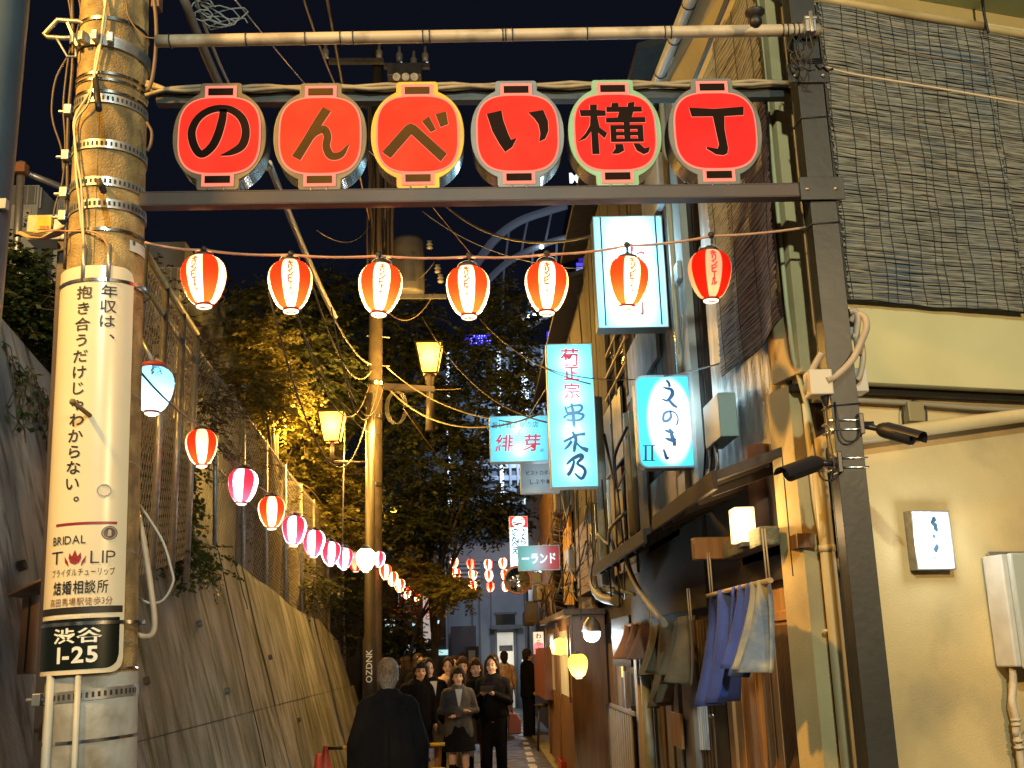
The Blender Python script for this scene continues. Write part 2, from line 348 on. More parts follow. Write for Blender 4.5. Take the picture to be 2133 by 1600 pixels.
# ================================================================== retaining wall with fence
WO, WN = V((-1.9, 0, 0)), V((1, 0, .27)).normalized()
def wallpt(Y, Z): return V((-1.9 - .27 * Z, Y, Z))
TOP = [(-2.0, 5.6), (3.0, 4.55), (6.48, 3.78), (7.1, 3.62), (10.2, 2.91), (15.74, 2.32), (17.86, 2.22), (19.6, 1.9), (20.3, 1.2), (20.6, .3)]
def ztop(Y):
    for (a, za), (b, zb) in zip(TOP, TOP[1:]):
        if Y <= b: return za + (zb - za) * (Y - a) / (b - a)
    return .2
def retaining_wall():
    t = thing('retaining_wall', 'streaked battered concrete retaining wall that carries the fence on the alley edge', 'wall', (-1.9, 6, 0))
    ys = [-2, .4, 2.8, 5.2, 7.6, 10.0, 12.4, 14.8, 17.2, 19.6, 20.6]
    for i in range(len(ys) - 1):
        y0, y1 = ys[i] + .003, ys[i + 1] - .003
        for lo, hi in ((0, 1.15), (1.156, 9)):
            if lo > 0 and ztop(y1) < lo + .1: continue
            g = G(); off = random.uniform(-.006, .006)
            def f(u, v):
                Y = y0 + (y1 - y0) * u; h = ztop(Y); a = min(lo, h); b = min(hi, h); Z = a + (b - a) * v
                p = wallpt(Y, Z); return p + WN * (off + .008 * math.sin(Y * 3.1 + Z * 2) * math.sin(Z * 4 + Y))
            g.sheet(f, 10, 10)
            def e(u, v):
                Y = y0 + (y1 - y0) * u; h = min(hi, ztop(Y)); return wallpt(Y, h) + WN * (off - .35 * v)
            if hi > 5 or ztop(y0) < 1.4: g.sheet(e, 10, 1, False)
            g.build('panel', M_CONC if y0 < 7.4 else M_CONC2, t)
    g = G()
    g.sheet(lambda u, v: wallpt(-2 + 22.4 * u, (ztop(-2 + 22.4 * u) - .05) * v) - WN * .03, 60, 6); g.build('backing', mat('joint_shadow_concrete', (.05, .05, .045), rough=.95), t)
    for (x, y) in ((300, 1420), (412, 1300), (470, 1440), (560, 1370), (620, 1500), (40, 1180)):
        c = atP(x, y, WO, WN); g = G(); g.tube([c - WN * .05, c + WN * .035], .03, 12, False); g.build('drain_stub', mat('drain_grey', (.16, .16, .15), rough=.7), t); g = G(); g.tube([c - WN * .045, c + WN * .012], .022, 10); g.build('drain_shadow', M_BLACK, t)
    # moss stains are a thing of the surface: soft growth along the joint by the lamp
    # earth bank behind
    g = G(); g.sheet(lambda u, v: ((-1.95 - .27 * ztop(-2 + 22.4 * u)) - 14 * v, -2 + 22.4 * u, ztop(-2 + 22.4 * u) - .06 + 1.6 * v), 40, 8)
    struct(g.build('bank_ground', mat('bank_earth', (.06, .05, .035), (.09, .08, .05), 4, .95, bump=.6, bs=15)))
    # thin cables pinned down the wall face
    for (a, b) in (((1300 / 2.909, 1050 + 240 / 2.909), (1600 / 2.909, 1598)), ((1400 / 2.909, 1050 + 320 / 2.909), (1490 / 2.909, 1050 + 640 / 2.909))):
        p, q = atP(*a, WO, WN), atP(*b, WO, WN); g = G()
        g.tube([p.lerp(q, i / 8) + WN * .02 + V((0, .02 * math.sin(i * 2), 0)) for i in range(9)], .006, 5)
        tag(g.build('wall_cable', M_BLACK), 'long thin cable pinned down the streaked concrete wall' if a[0] < 460 else 'short thin cable hanging on the concrete wall by the moss', 'cable')
retaining_wall()

def fence():
    t = thing('chainlink_fence', 'galvanised chain-link fence with yellow-lit top rail on the retaining wall', 'fence', (-2.6, 12, 2.6))
    wire = mat('fence_wire', (.34, .31, .25), rough=.5, metal=.6)
    def base(Y): return wallpt(Y, ztop(Y)) + V((-.10, 0, -.05))
    def H(Y): return 1.92
    ys = [8.9, 10.15, 11.4, 12.65, 13.9, 15.15, 16.4, 17.65, 18.9, 20.0]
    for Y in ys:
        g = G(); b = base(Y); g.tube([b - V((-.07, 0, .35)), b + V((0, 0, H(Y) + .06))], .027, 8); g.build('post', M_GALV, t)
    for k, dz in enumerate((H(0), .96, .06)):
        g = G(); g.tube([base(Y) + V((.0, 0, dz)) for Y in ys], .022 if k == 0 else .014, 7); g.build('rail', M_GALV, t)
    g = G(); Y = 8.9; L = 11.1
    pitch = .085
    for sgn in (1, -1):
        s = -H(0)
        while s < L:
            pts = []
            n = 22
            for i in range(n + 1):
                z = H(0) * i / n; yy = 8.9 + s + (z if sgn > 0 else H(0) - z)
                if 8.9 <= yy <= 20.0: pts.append(base(yy) + V((.028, 0, z)))
            if len(pts) > 1: g.tube([pts[0], pts[-1]], .0032, 3, False)
            s += pitch
    stuff(g.build('wire_mesh', wire, t))
    g = G()
    yy = 8.9
    while yy < 20:                              # barbed tips along the rail
        b = base(yy) + V((0, 0, H(0))); g.tube([b, b + V((.0, random.uniform(-.02, .02), .07))], .0025, 3, False); yy += .085
    stuff(g.build('wire_tips', wire, t))
fence()
def near_fence():
    t = thing('chainlink_fence', 'tall chain-link fence bay with bright double rail just behind the concrete utility pole', 'fence', (-2.6, 8, 3.5))
    wire = _mc['fence_wire']
    A0, A1 = V(atY(300, 525, 6.0)), V(atY(410, 695, 8.9)); B0, B1 = atY(296, 590, 6.0), atY(398, 742, 8.9)
    for p, q, r in ((A0, A1, .026), (B0, B1, .02)):
        g = G(); g.tube([p, q], r, 8); g.build('rail', mat('yellow_lit_rail', (.62, .50, .22), (.45, .36, .16), 8, .5), t)  # yellow lamplight on the rails is put into their base colour
    for k in (0.0, .33, .66, 1.0):
        p = A0.lerp(A1, k); g = G(); g.tube([p - V((0, 0, 2.1)), p + V((0, 0, .05))], .026, 8); g.build('post', M_GALV, t)
    g = G(); n = 30; P = A0
    for i in range(-16, n):
        for sg in (1, -1):
            a = i / n; b = a + .52
            if sg < 0: a, b = b, a
            a0, b0 = min(max(a, 0), 1), min(max(b, 0), 1)
            if a0 == b0: continue
            za = (a0 - a) / (b - a) * 1.9; zb = (b0 - a) / (b - a) * 1.9
            g.tube([P.lerp(A1, a0) - V((0, 0, 1.9 - za)), P.lerp(A1, b0) - V((0, 0, 1.9 - zb))], .0022, 3, False)
    stuff(g.build('wire_mesh', wire, t))
near_fence()

# ================================================================== utility pole at the mouth of the alley
PB, PT = atY(186, 1600, 4.62), atY(240, 0, 4.62)
_ax = (PT - PB).normalized(); PB = PB - _ax * (PB.z / _ax.z); PT = PB + _ax * (7.6 / _ax.z)
POLE = Cyl(PB, PT, .186, .132)
def pole():
    t = thing('utility_pole', 'thick concrete utility pole with steel bands and an advertising board at the alley mouth', 'utility pole', tuple(PB))
    g = G(); N = 40
    g.sheet(lambda u, v: POLE.w(u * 2 * math.pi * POLE.r(v * POLE.L), v * POLE.L, .0025 * math.sin(9 * v + 5 * u)), 48, N); g.build('shaft', M_POLE, t)
    # lower part: whiter lamplight put into a grey sleeve colour
    g = G(); b0 = 0; b1 = POLE.px(250, 1400)[1]
    g.sheet(lambda u, v: POLE.w((u * 2 - 1) * math.pi * POLE.r(b1 * v), b1 * v, .004 + .001 * math.sin(u * 20)), 48, 12)
    g.build('pale_sleeve', mat('grey_lit_concrete', (.40, .41, .40), (.33, .33, .32), 5, .7, bump=.3, bs=30, c3=(.18, .16, .12), s3=4), t)
    def band(px, py, w_, m, dr=.004, tilt=0, a0=-math.pi, a1=math.pi, name='band', th=.004):
        b = POLE.px(px, py)[1]; g = G(); R = POLE.r(b)
        def f(u, v):
            a = a0 + (a1 - a0) * u; return POLE.w(a * R, b + (v - .5) * w_ + tilt * math.sin(a), dr)
        g.sheet(f, 60, 1)
        g.sheet(lambda u, v: POLE.w((a0 + (a1 - a0) * u) * R, b - .5 * w_ + tilt * math.sin(a0 + (a1 - a0) * u), dr * v), 60, 1, False)
        g.sheet(lambda u, v: POLE.w((a0 + (a1 - a0) * u) * R, b + .5 * w_ + tilt * math.sin(a0 + (a1 - a0) * u), dr * (1 - v)), 60, 1, False)
        return g.build(name, m, t), b
    for py, w_, tl in ((37, .016, -.012), (152, .012, -.01), (165, .012, -.012), (190, .014, -.012), (478, .014, .0), (590, .012, 0), (1540, .012, .006), (1395, .010, .004)):
        band(232, py, w_, M_STAIN, .006, tl)
    slot = mat('slot_shadow', (.03, .028, .02), rough=.9)
    for py, tl, sg in ((205, -.012, 1), (300, -.008, 1), (378, -.006, 1), (425, .0, 1), (1445, .008, -1)):   # punched bands: each slot a dark patch painting its shade
        o, b = band(232, py, .042, M_GALV, .007, tl); R = POLE.r(b); g = G()
        a = -1.3
        while a < 1.5:
            g.sheet(lambda u, v: POLE.w((a + .055 * u) * R, b + (v - .5) * .02 + tl * math.sin(a + .055 * u), .0085), 1, 1, False); a += .125
        g.build('slots', slot, t)
        g = G(); c = POLE.w(-1.45 * R, b + tl * -1, .03); g.box(c, (.035, .06, .05)); g.tube([c + V((-.05, 0, 0)), c + V((.05, 0, 0))], .008, 6); g.build('buckle', M_GALV, t, .004)
    # bracket for the bamboo pipe near the top
    o, b = band(225, 85, .055, M_GALV, .014, -.03); R = POLE.r(b)
    for a in (-.75, -.45, -.1, .25):
        g = G(); g.box(POLE.w(a * R, b - .03 * math.sin(a), .03), (.028, .05, .05), rz=a); g.build('clamp', M_GALV, t, .004)
    g = G(); pts = [(205, 62), (165, 45), (120, 42), (92, 72), (100, 78), (135, 80), (165, 78)]
    g.tube([atY(x, y, 4.52) for x, y in pts], .012, 7); g.tube([atY(x, y, 4.50) for x, y in ((118, 80), (125, 92), (140, 118), (158, 118), (158, 95))], .006, 6)
    g.bar(atY(142, 50, 4.48), atY(162, 98, 4.48), .03, .012); g.build('step_hook', M_GALV, t)
    # foot pegs
    for (a, b_) in (((198, 160), (206, 228)), ((206, 378), (216, 398))):
        g = G(); p = POLE.w(*POLE.px(*a), 0); q = atY(b_[0], b_[1], 4.26); g.tube([p, q], .014, 8); g.build('foot_peg', M_BLACK, t)
    # bolt that pokes through the board
    a, b = POLE.px(190, 868); g = G(); p = POLE.w(a, b, .02); q = POLE.w(a - .02, b + .03, .15); g.tube([p, q], .010, 10); g.ball(q, .014, 8); g.build('peg_bolt', mat('rusty_bolt', (.12, .09, .05), (.2, .14, .07), 20, .7), t)
    # conduits under the board and above it
    for x0, x1, r_ in ((112, 108, .017), (165, 158, .012)):
        a0, b0 = POLE.px(x0, 1418); g = G(); g.tube([POLE.w(a0, b0 + .02, .012), POLE.w(a0 + .0, b0 - .4, .02), POLE.w(a0 + .0, .0, .02)], r_, 9); g.build('conduit', mat('grey_conduit', (.45, .46, .44), (.36, .37, .35), 8, .5), t)
    for x in (180, 226):
        a0, b0 = POLE.px(x, 545); g = G(); g.tube([POLE.w(a0, b0 - .1, .02), POLE.w(a0, b0 + .07, .02)], .011, 8); g.build('conduit', M_GALV, t)
    # number sticker
    g = G(); a0, b0 = POLE.px(269, 500); a1, b1 = POLE.px(299, 540)
    g.sheet(lambda u, v: POLE.w(a0 + (a1 - a0) * u, b1 + (b0 - b1) * v, .005), 6, 1); g.build('number_plate', mat('sticker_white', (.62, .58, .52), rough=.5), t)
    g = G()
    for ch, x, y in (('青', 277, 508), ('竹', 281, 531), ('中', 292, 508)): put(g, ch, POLE, *POLE.px(x, y), .022, .01, d=.007)
    g.build('lettering', M_INK, t)
    return t
pole()

BOARD = POLE
def ad_board():
    D = .024
    def px(x, y): return POLE.px(x, y, D)
    t = thing('pole_advertisement', 'curved cream advertising board with black vertical writing strapped to the concrete pole', 'sign', tuple(POLE.w(0, 1.3, 0)))
    bt = px(200, 552)[1]; bb_ = px(170, 1404)[1]; aL = -1.50 * .165; aR = px(270, 900)[0]; aR1 = px(262, 1000)[0]
    w_ = aR - aL; r = .05
    def outline(i):
        o = []
        for (cx, cy, s) in ((aL + i + r, bb_ + i + r, math.pi), (aR - i - r, bb_ + i + r, 1.5 * math.pi), (aR - i - r, bt - i - r, 0), (aL + i + r, bt - i - r, .5 * math.pi)):
            for k in range(6): o.append((cx + r * math.cos(s + k * math.pi / 10), cy + r * math.sin(s + k * math.pi / 10)))
        return o
    mb = mat('cream_enamel', (.70, .62, .46), (.66, .58, .43), 3, .28)
    def curved(g, a0, a1, b0, b1, d, corner=False, n=24):
        m = 30
        def f(u, v):
            a = a0 + (a1 - a0) * u; lo, hi = b0, b1
            if corner:
                e = min(a - a0, a1 - a)
                if e < r:
                    q = r - math.sqrt(max(r * r - (r - e) ** 2, 0))
                    if corner in (1, 3): hi -= q
                    if corner in (1, 2): lo += q
            return POLE.w(a, lo + (hi - lo) * v, d)
        us = n; g.sheet(f, us, m if b1 - b0 > .5 else 4)
    g = G(); curved(g, aL, aR, bb_, bt, D, 1, 60); curved(g, aL, aR, bb_, bt, .006, 1, 60)
    g.sheet(lambda u, v: POLE.w(aR, bb_ + r + (bt - bb_ - 2 * r) * v, .006 + (D - .006) * u), 1, 20); g.build('board', mb, t)
    # dark place-name plate
    yb0 = px(170, 1288)[1]; yb1 = px(170, 1388)[1]
    g = G(); curved(g, aL + .018, aR - .018, bb_ + .018, yb0, D + .0015, 2, 50); g.build('number_plate', mat('dark_green_enamel', (.003, .007, .005), rough=.3), t)
    g = G(); curved(g, aL + .004, aR - .008, px(170, 1278)[1] - .0, px(170, 1270)[1] + .012, D + .0015); g.build('black_strip', M_INK, t)
    g = G(); a, b = px(180, 1088); curved(g, px(118, 1088)[0], px(244, 1083)[0], b - .009, b + .002, D + .0015); g.build('red_rule', mat('wine_red', (.22, .02, .03), rough=.4), t)
    def col(s, x0, y0, x1, y1, size, m_, bold=.012):
        g = G(); n = len(s)
        for i, ch in enumerate(s):
            k = i / max(n - 1, 1); a, b = px(x0 + (x1 - x0) * k, y0 + (y1 - y0) * k)
            if ch in '、。': a += size * .30; b += size * .28
            put(g, ch, POLE, a, b, size, bold, d=D + .003)
        g.build('lettering', m_, t)
    col('年収は、', 228, 607, 222, 700, .062, M_INK)
    col('抱き合うだけじゃわからない。', 176, 609, 149, 1040, .062, M_INK)
    def row(s, xa, xb, y, size, m_, bold=0, yb=None):
        a0, b0 = px(xa, y); a1, b1 = px(xb, yb or y); g = G(); text_row(g, s, POLE, (a0 + a1) / 2, (b0 + b1) / 2, (a1 - a0), size, bold=bold, d=D + .003); g.build('lettering', m_, t)
    row('BRIDAL', 112, 180, 1126, .048, M_INK, .0)
    row('T', 108, 134, 1163, .075, M_INK, -.012); row('LIP', 186, 242, 1160, .075, M_INK, -.012)
    row('ブライダルチューリップ', 110, 240, 1193, .034, M_INK, 0); row('結婚相談所', 112, 226, 1224, .056, M_INK, .015)
    row('高田馬場駅徒歩3分', 106, 235, 1254, .034, mat('brown_ink', (.12, .04, .03), rough=.5), 0)
    row('屋外広告物許可 ・ 総合広告センター', 115, 215, 1284, .014, M_WHITEINK, .01)
    row('渋谷', 112, 214, 1324, .062, M_WHITEINK, .02); row('1-25', 118, 206, 1364, .085, M_WHITEINK, .03)
    # tulip emblem
    a, b = px(156, 1162); g = G(); k = .036
    for pts in ([(-.45, -.5), (-.62, 0), (-.55, .55), (-.28, .15), (0, .85), (.28, .15), (.55, .55), (.62, 0), (.45, -.5), (.0, -.72)], [(-1.05, .2), (-1.0, -.45), (-.62, -.9), (-.72, -.4), (-1.0, .05)], [(1.05, .2), (1.0, -.45), (.62, -.9), (.72, -.4), (1.0, .05)]):
        g.prism([(a + x * k, b + y * k) for x, y in pts], POLE, D, D + .003)
    g.build('tulip_emblem', mat('wine_red2', (.24, .025, .035), rough=.4), t)
    # round stickers
    for (x, y, rr, c) in ((228, 1110, .028, (.06, .04, .04)), (217, 1022, .028, (.55, .50, .40))):
        a, b = px(x, y); g = G(); g.prism([(a + rr * math.cos(i * .314), b + rr * math.sin(i * .314)) for i in range(20)], POLE, D, D + .0025); g.build('round_sticker', mat('sticker_%d' % x, c, rough=.4), t)
        g = G(); g.ring([(a + rr * .86 * math.cos(i * .314), b + rr * .86 * math.sin(i * .314)) for i in range(20)], [(a + rr * .78 * math.cos(i * .314), b + rr * .78 * math.sin(i * .314)) for i in range(20)], POLE, D + .0025, D + .0035)
        if x == 228: g.prism([(a - .006, b - .013), (a + .006, b - .013), (a + .006, b + .008), (a, b + .015), (a - .006, b + .008)], POLE, D + .0025, D + .0035)
        g.build('sticker_print', mat('sticker_print_%d' % x, (.4, .36, .3) if x == 228 else (.15, .13, .11), rough=.5), t)
    for py in (582, 1297):
        b = px(200, py)[1]; g = G(); curved(g, -math.pi * .165, math.pi * .165, b - .007, b + .007, D + .006); g.build('strap', M_STAIN, t)
    for x, y in ((278, 592), (271, 818), (265, 960), (262, 1146), (250, 1335)):       # tie wires round the pole
        a, b = px(x, y); g = G(); g.tube([POLE.w(a - .01 + i * .03, b - .004 * i * i * .3, .022 - .003 * i) for i in range(6)], .002, 4); g.build('tie_wire', M_GALV, t)
ad_board()

def pole_wires():
    def wire(name, label, pts, r, m, Yd=None, k=5, n=6):
        g = G(); g.tube([tuple(p) for p in cat_pts(pts, k)], r, n); return tag(g.build(name, m), label, 'cable')
    yw = mat('yellowed_cable', (.62, .50, .30), rough=.5); gw = mat('grey_cable', (.42, .40, .36), rough=.5)
    def onpole(L, d=.02): return [POLE.w(*POLE.px(x, y), d) for x, y in L]
    wire('cable', 'outer of the two pale cables running down the face of the concrete pole', onpole([(216, -30), (222, 50), (205, 120), (195, 190), (165, 248), (165, 300), (167, 370), (172, 420), (176, 470), (182, 515)]), .006, yw)
    wire('cable', 'inner of the two pale cables running down the face of the concrete pole', onpole([(228, -30), (218, 55), (212, 110), (198, 190), (190, 225), (168, 262), (170, 330), (178, 390), (180, 450), (182, 520)], .028), .005, yw)
    wire('cable', 'thin orange cable curling from the white junction box across the pole', [atY(70, 486, 4.5), atY(110, 480, 4.45)] + onpole([(150, 484), (190, 485), (212, 495), (226, 520)]), .004, mat('orange_cable', (.6, .3, .12), rough=.5))
    for i, (L, lab) in enumerate((([(160, -20), (168, 30), (150, 100), (118, 160), (108, 220), (112, 260), (128, 310), (132, 360)], 'loose black cable looping out beside the left edge of the concrete pole'), ([(140, -20), (150, 60), (140, 140), (132, 220), (136, 300), (130, 380), (115, 430), (108, 480)], 'black cable hanging down to the white junction box beside the pole'), ([(150, -10), (152, 120), (142, 250), (140, 400), (135, 560)], 'straight black cable tight against the pole side'))):
        wire('cable', lab, [atY(x, y, 4.6) for x, y in L], .008 if i == 2 else .005, mat('brown_cable', (.07, .045, .03), rough=.5))
    for i, (L, lab) in enumerate((([(318, -20), (325, 40), (325, 100), (318, 160), (308, 190)], 'bundle of brown cables on the right side of the pole below the wooden block'), ([(262, 0), (270, 40), (300, 75), (330, 80)], 'fine wire looping from the pole towards the bamboo pipe'), ([(306, 255), (316, 275), (314, 300), (306, 315)], 'small coil of cable on the right edge of the pole'))):
        wire('cable', lab, [atY(x, y, 4.5) for x, y in L], (.009, .003, .007)[i], mat('brown_cable2', (.13, .08, .05), rough=.6))
    g = G(); g.bb(atY(316, -20, 4.5), atY(338, 28, 4.56)); tag(g.build('cable_block', mat('rusty_block', (.16, .09, .05), (.09, .05, .03), 20, .8)), 'small rusty block on the cables right of the pole top', 'bracket')
    # pale hose on the right of the board
    wire('hose', 'pale cable loop hanging beside the curved advertising board', [atY(x, y, 4.75) for x, y in ((284, 1060), (296, 1110), (306, 1170), (315, 1230), (322, 1290), (318, 1320), (300, 1326), (276, 1318))], .013, mat('pale_hose', (.50, .42, .32), (.4, .33, .25), 8, .5))
    wire('hose', 'thin grey cable loop crossing the concrete wall beside the board', [atY(x, y, 4.85) for x, y in ((286, 1045), (310, 1080), (340, 1130), (358, 1190), (360, 1215), (340, 1250), (310, 1256), (280, 1240))], .006, gw)
pole_wires()

def junction_box():
    t = thing('junction_box', 'white electrical junction box with yellow label beside the concrete pole', 'electrical box', tuple(atY(95, 475, 4.9)))
    pl = Plane(atY(95, 475, 4.8)); g = G(); a0, b0 = pl.px(57, 447); a1, b1 = pl.px(135, 498); g.prism([(a0, b0), (a1, b0), (a1, b1), (a0, b1)], pl, -.12, 0); g.build('casing', M_WHITEP, t, .008)
    g = G(); c0, d0 = pl.px(80, 452); c1, d1 = pl.px(106, 478); g.prism([(c0, d0), (c1, d0), (c1, d1), (c0, d1)], pl, .001, .004); g.build('label', mat('yellow_label', (.65, .42, .03), rough=.5), t)
    g = G()
    for k in range(3): put(g, '注意危険高圧'[k * 2], pl, *pl.px(86 + 7 * k, 474), .015, .02, d=.006)
    g.build('lettering', M_REDINK, t)
    g = G()
    for k in range(5):
        g.tube([pl.w(*pl.px(*p), .04 + .01 * k) for p in ((50, 490 + 2 * k), (70, 500 + 2 * k), (100, 505 + k), (130, 497 - k), (150, 484))], .005, 6)
    g.build('cable_loop', mat('pink_cable', (.5, .33, .24), rough=.5), t)
    g = G(); g.bar(pl.w(*pl.px(57, 492), .03), pl.w(*pl.px(110, 495), .03), .018); g.build('bracket', M_BLACK, t)
junction_box()

# ================================================================== entrance gate
GY = 4.5
GP = Plane((0, GY, 0))
def gate():
    t = thing('entrance_gate', 'dark steel entrance gate frame carrying six round red letter signs over the alley', 'gate', (1.6, GY, 0))
    # H-section post
    g = G(); x0, x1 = 1.545, 1.665
    g.bb((x0, GY - .055, 0), (x1, GY - .045, 5.6)); g.bb((x0, GY + .045, 0), (x1, GY + .055, 5.6)); g.bb((1.59, GY - .045, 0), (1.60, GY + .045, 5.6))
    g.bb((x0 + .002, GY - .045, 0), (x0 + .012, GY + .045, 5.6))
    g.build('post', M_STEEL, t, .002)
    g = G(); p, q = atY(141, 470, 4.85), atY(104, 1600, 4.85); q = V((q.x, 4.85, 0)); g.bar(q, (p.x, 4.85, p.z), .075, .06); g.build('post', M_BROWNST, t, .003)
    # lower beam: angle section, one flange on top
    def Z(px, py): return GP.px(px, py)[1]
    zt, zb = Z(1000, 401), Z(1000, 428); xl = GP.px(300, 415)[0]; xr = 1.70
    g = G(); g.bb((xl, GY - .06, zt - .006), (xr, GY + .10, zt)); g.bb((xl, GY - .06, zb), (xr, GY - .054, zt - .006)); g.bb((xl, GY - .06, zb - .005), (xr, GY - .0, zb)); g.build('lower_beam', M_BROWNST, t, .0015)
    zu0, zu1 = Z(1000, 182), Z(1000, 168)
    g = G(); g.bb((xl, GY + .09, zu0 - .015), (xr - .02, GY + .14, zu1 - .0)); g.build('upper_beam', M_STEEL, t, .002)
    g = G(); g.bb((1.50, GY - .075, zt - .09), (1.70, GY - .065, zt + .02)); g.build('gusset', M_STEEL, t, .002); g = G(); g.bb((1.50, GY - .07, zu0 - .03), (1.69, GY - .06, zu1 + .03)); g.build('gusset', M_STEEL, t, .002)
    for zz in (zt - .04, zu0):
        for x in (1.53, 1.66): g = G(); g.lathe([(0, .01), (.008, .008), (.009, 0)], (x, GY - .075, zz), 6, Matrix.Rotation(rad(90), 3, 'X')); g.build('bolt', M_GALV, t)
    # bundled pale cables on the upper beam
    mc = mat('bundled_cable', (.30, .25, .17), (.20, .165, .11), 9, .6)
    for k in range(4):
        g = G(); pts = [V((xl - .02 + (xr - xl + .0) * i / 40, GY + .07 - .012 * (k % 2), zu1 + .0 + .012 * (k // 2) + .006 * math.sin(i * 1.7 + k))) for i in range(41)]
        pts[0] = pts[0] + V((-.02, 0, .05 - .03 * k)); g.tube(pts, .010, 6); g.build('cable', mc, t)
    return t
gate()
def top_pipe():
    p, q = atY(325, 86, GY - .09), atY(1706, 62, GY - .09)
    t = thing('bamboo_pipe', 'long tan overhead pipe tied with black wire, spanning above the letter signs', 'pipe', tuple(p))
    g = G(); n = 30; g.tube([p.lerp(q, i / n) for i in range(n + 1)], .028, 14); g.build('pipe', mat('tan_pipe', (.50, .42, .30), (.38, .31, .22), 3, .5, st=(1, 1, 1), bump=.1, bs=30, c3=(.22, .18, .12), s3=6), t)
    for x in (352, 507, 628, 700, 726, 870, 884, 1036, 1042, 1056, 1212, 1375, 1388, 1625, 1635, 1648, 1658):
        k = (x - 325) / (1706 - 325); c = p.lerp(q, k); g = G(); d = (q - p).normalized(); a, b, _ = frame_of(d)
        g.tube([c + (a * math.cos(i * .7) + b * math.sin(i * .7)) * .031 + d * (.001 * i) for i in range(10)], .003, 5, False); g.build('wire_tie', M_BLACK, t)
    g = G(); c = p.lerp(q, (1682 - 325) / 1381); g.box(c + V((0, -.02, 0)), (.05, .07, .075)); g.tube([c + V((0, -.06, -.05)), c + V((0, -.06, .06))], .01, 7); g.tube([c + V((-.03, -.05, .03)), c + V((.03, -.05, .03))], .013, 6); g.build('clamp', M_GALV, t, .008)
    # tangle of wire ends hanging under the clamp
    mb = M_BLACK
    for k in range(7):
        r_ = random.Random(k); g = G(); x = 1650 + 6 * k
        pts = [(x, 70), (x + r_.uniform(-20, 14), 95 + r_.uniform(-5, 8)), (x + r_.uniform(-18, 18), 112 + r_.uniform(0, 15)), (x + r_.uniform(-8, 8), 130 + r_.uniform(0, 18)), (x + 12, 146)]
        g.tube([tuple(v) for v in cat_pts([atY(a, b, GY - .11 - .012 * k) for a, b in pts], 5)], .0035, 5); g.build('wire_end', mb, t)
top_pipe()

# ------------------------------------------------------------------ the six letter signs
RED = (1.0, .035, .012)
def sup(rx, ry, n=2.6, k=48, ph=0):
    o = []
    for i in range(k):
        a = 2 * math.pi * i / k + ph; c, s_ = math.cos(a), math.sin(a)
        o.append((rx * math.copysign(abs(c) ** (2 / n), c), ry * math.copysign(abs(s_) ** (2 / n), s_)))
    return o
def tabbed(rx, ry, n, tw, th, r=4):
    body = sup(rx, ry, n, 96); o = []
    for x, y in body:
        if abs(x) < tw and y > 0:
            if not o or o[-1] != 'T': o.append('T')
        elif abs(x) < tw and y < 0:
            if not o or o[-1] != 'B': o.append('B')
        else: o.append((x, y))
    out = []
    yb = ry * (1 - (tw / rx) ** n) ** (1 / n)
    for p in o:
        if p == 'T': out += [(tw, yb), (tw, th - r), (tw - r * .3, th - r * .3), (tw - r, th), (-tw + r, th), (-tw + r * .3, th - r * .3), (-tw, th - r), (-tw, yb)]
        elif p == 'B': out += [(-tw, -yb), (-tw, -th + r), (-tw + r * .3, -th + r * .3), (-tw + r, -th), (tw - r, -th), (tw - r * .3, -th + r * .3), (tw, -th + r), (tw, -yb)]
        else: out.append(p)
    return out
def rot2(pts, a): c, s_ = math.cos(a), math.sin(a); return [(x * c - y * s_, x * s_ + y * c) for x, y in pts]
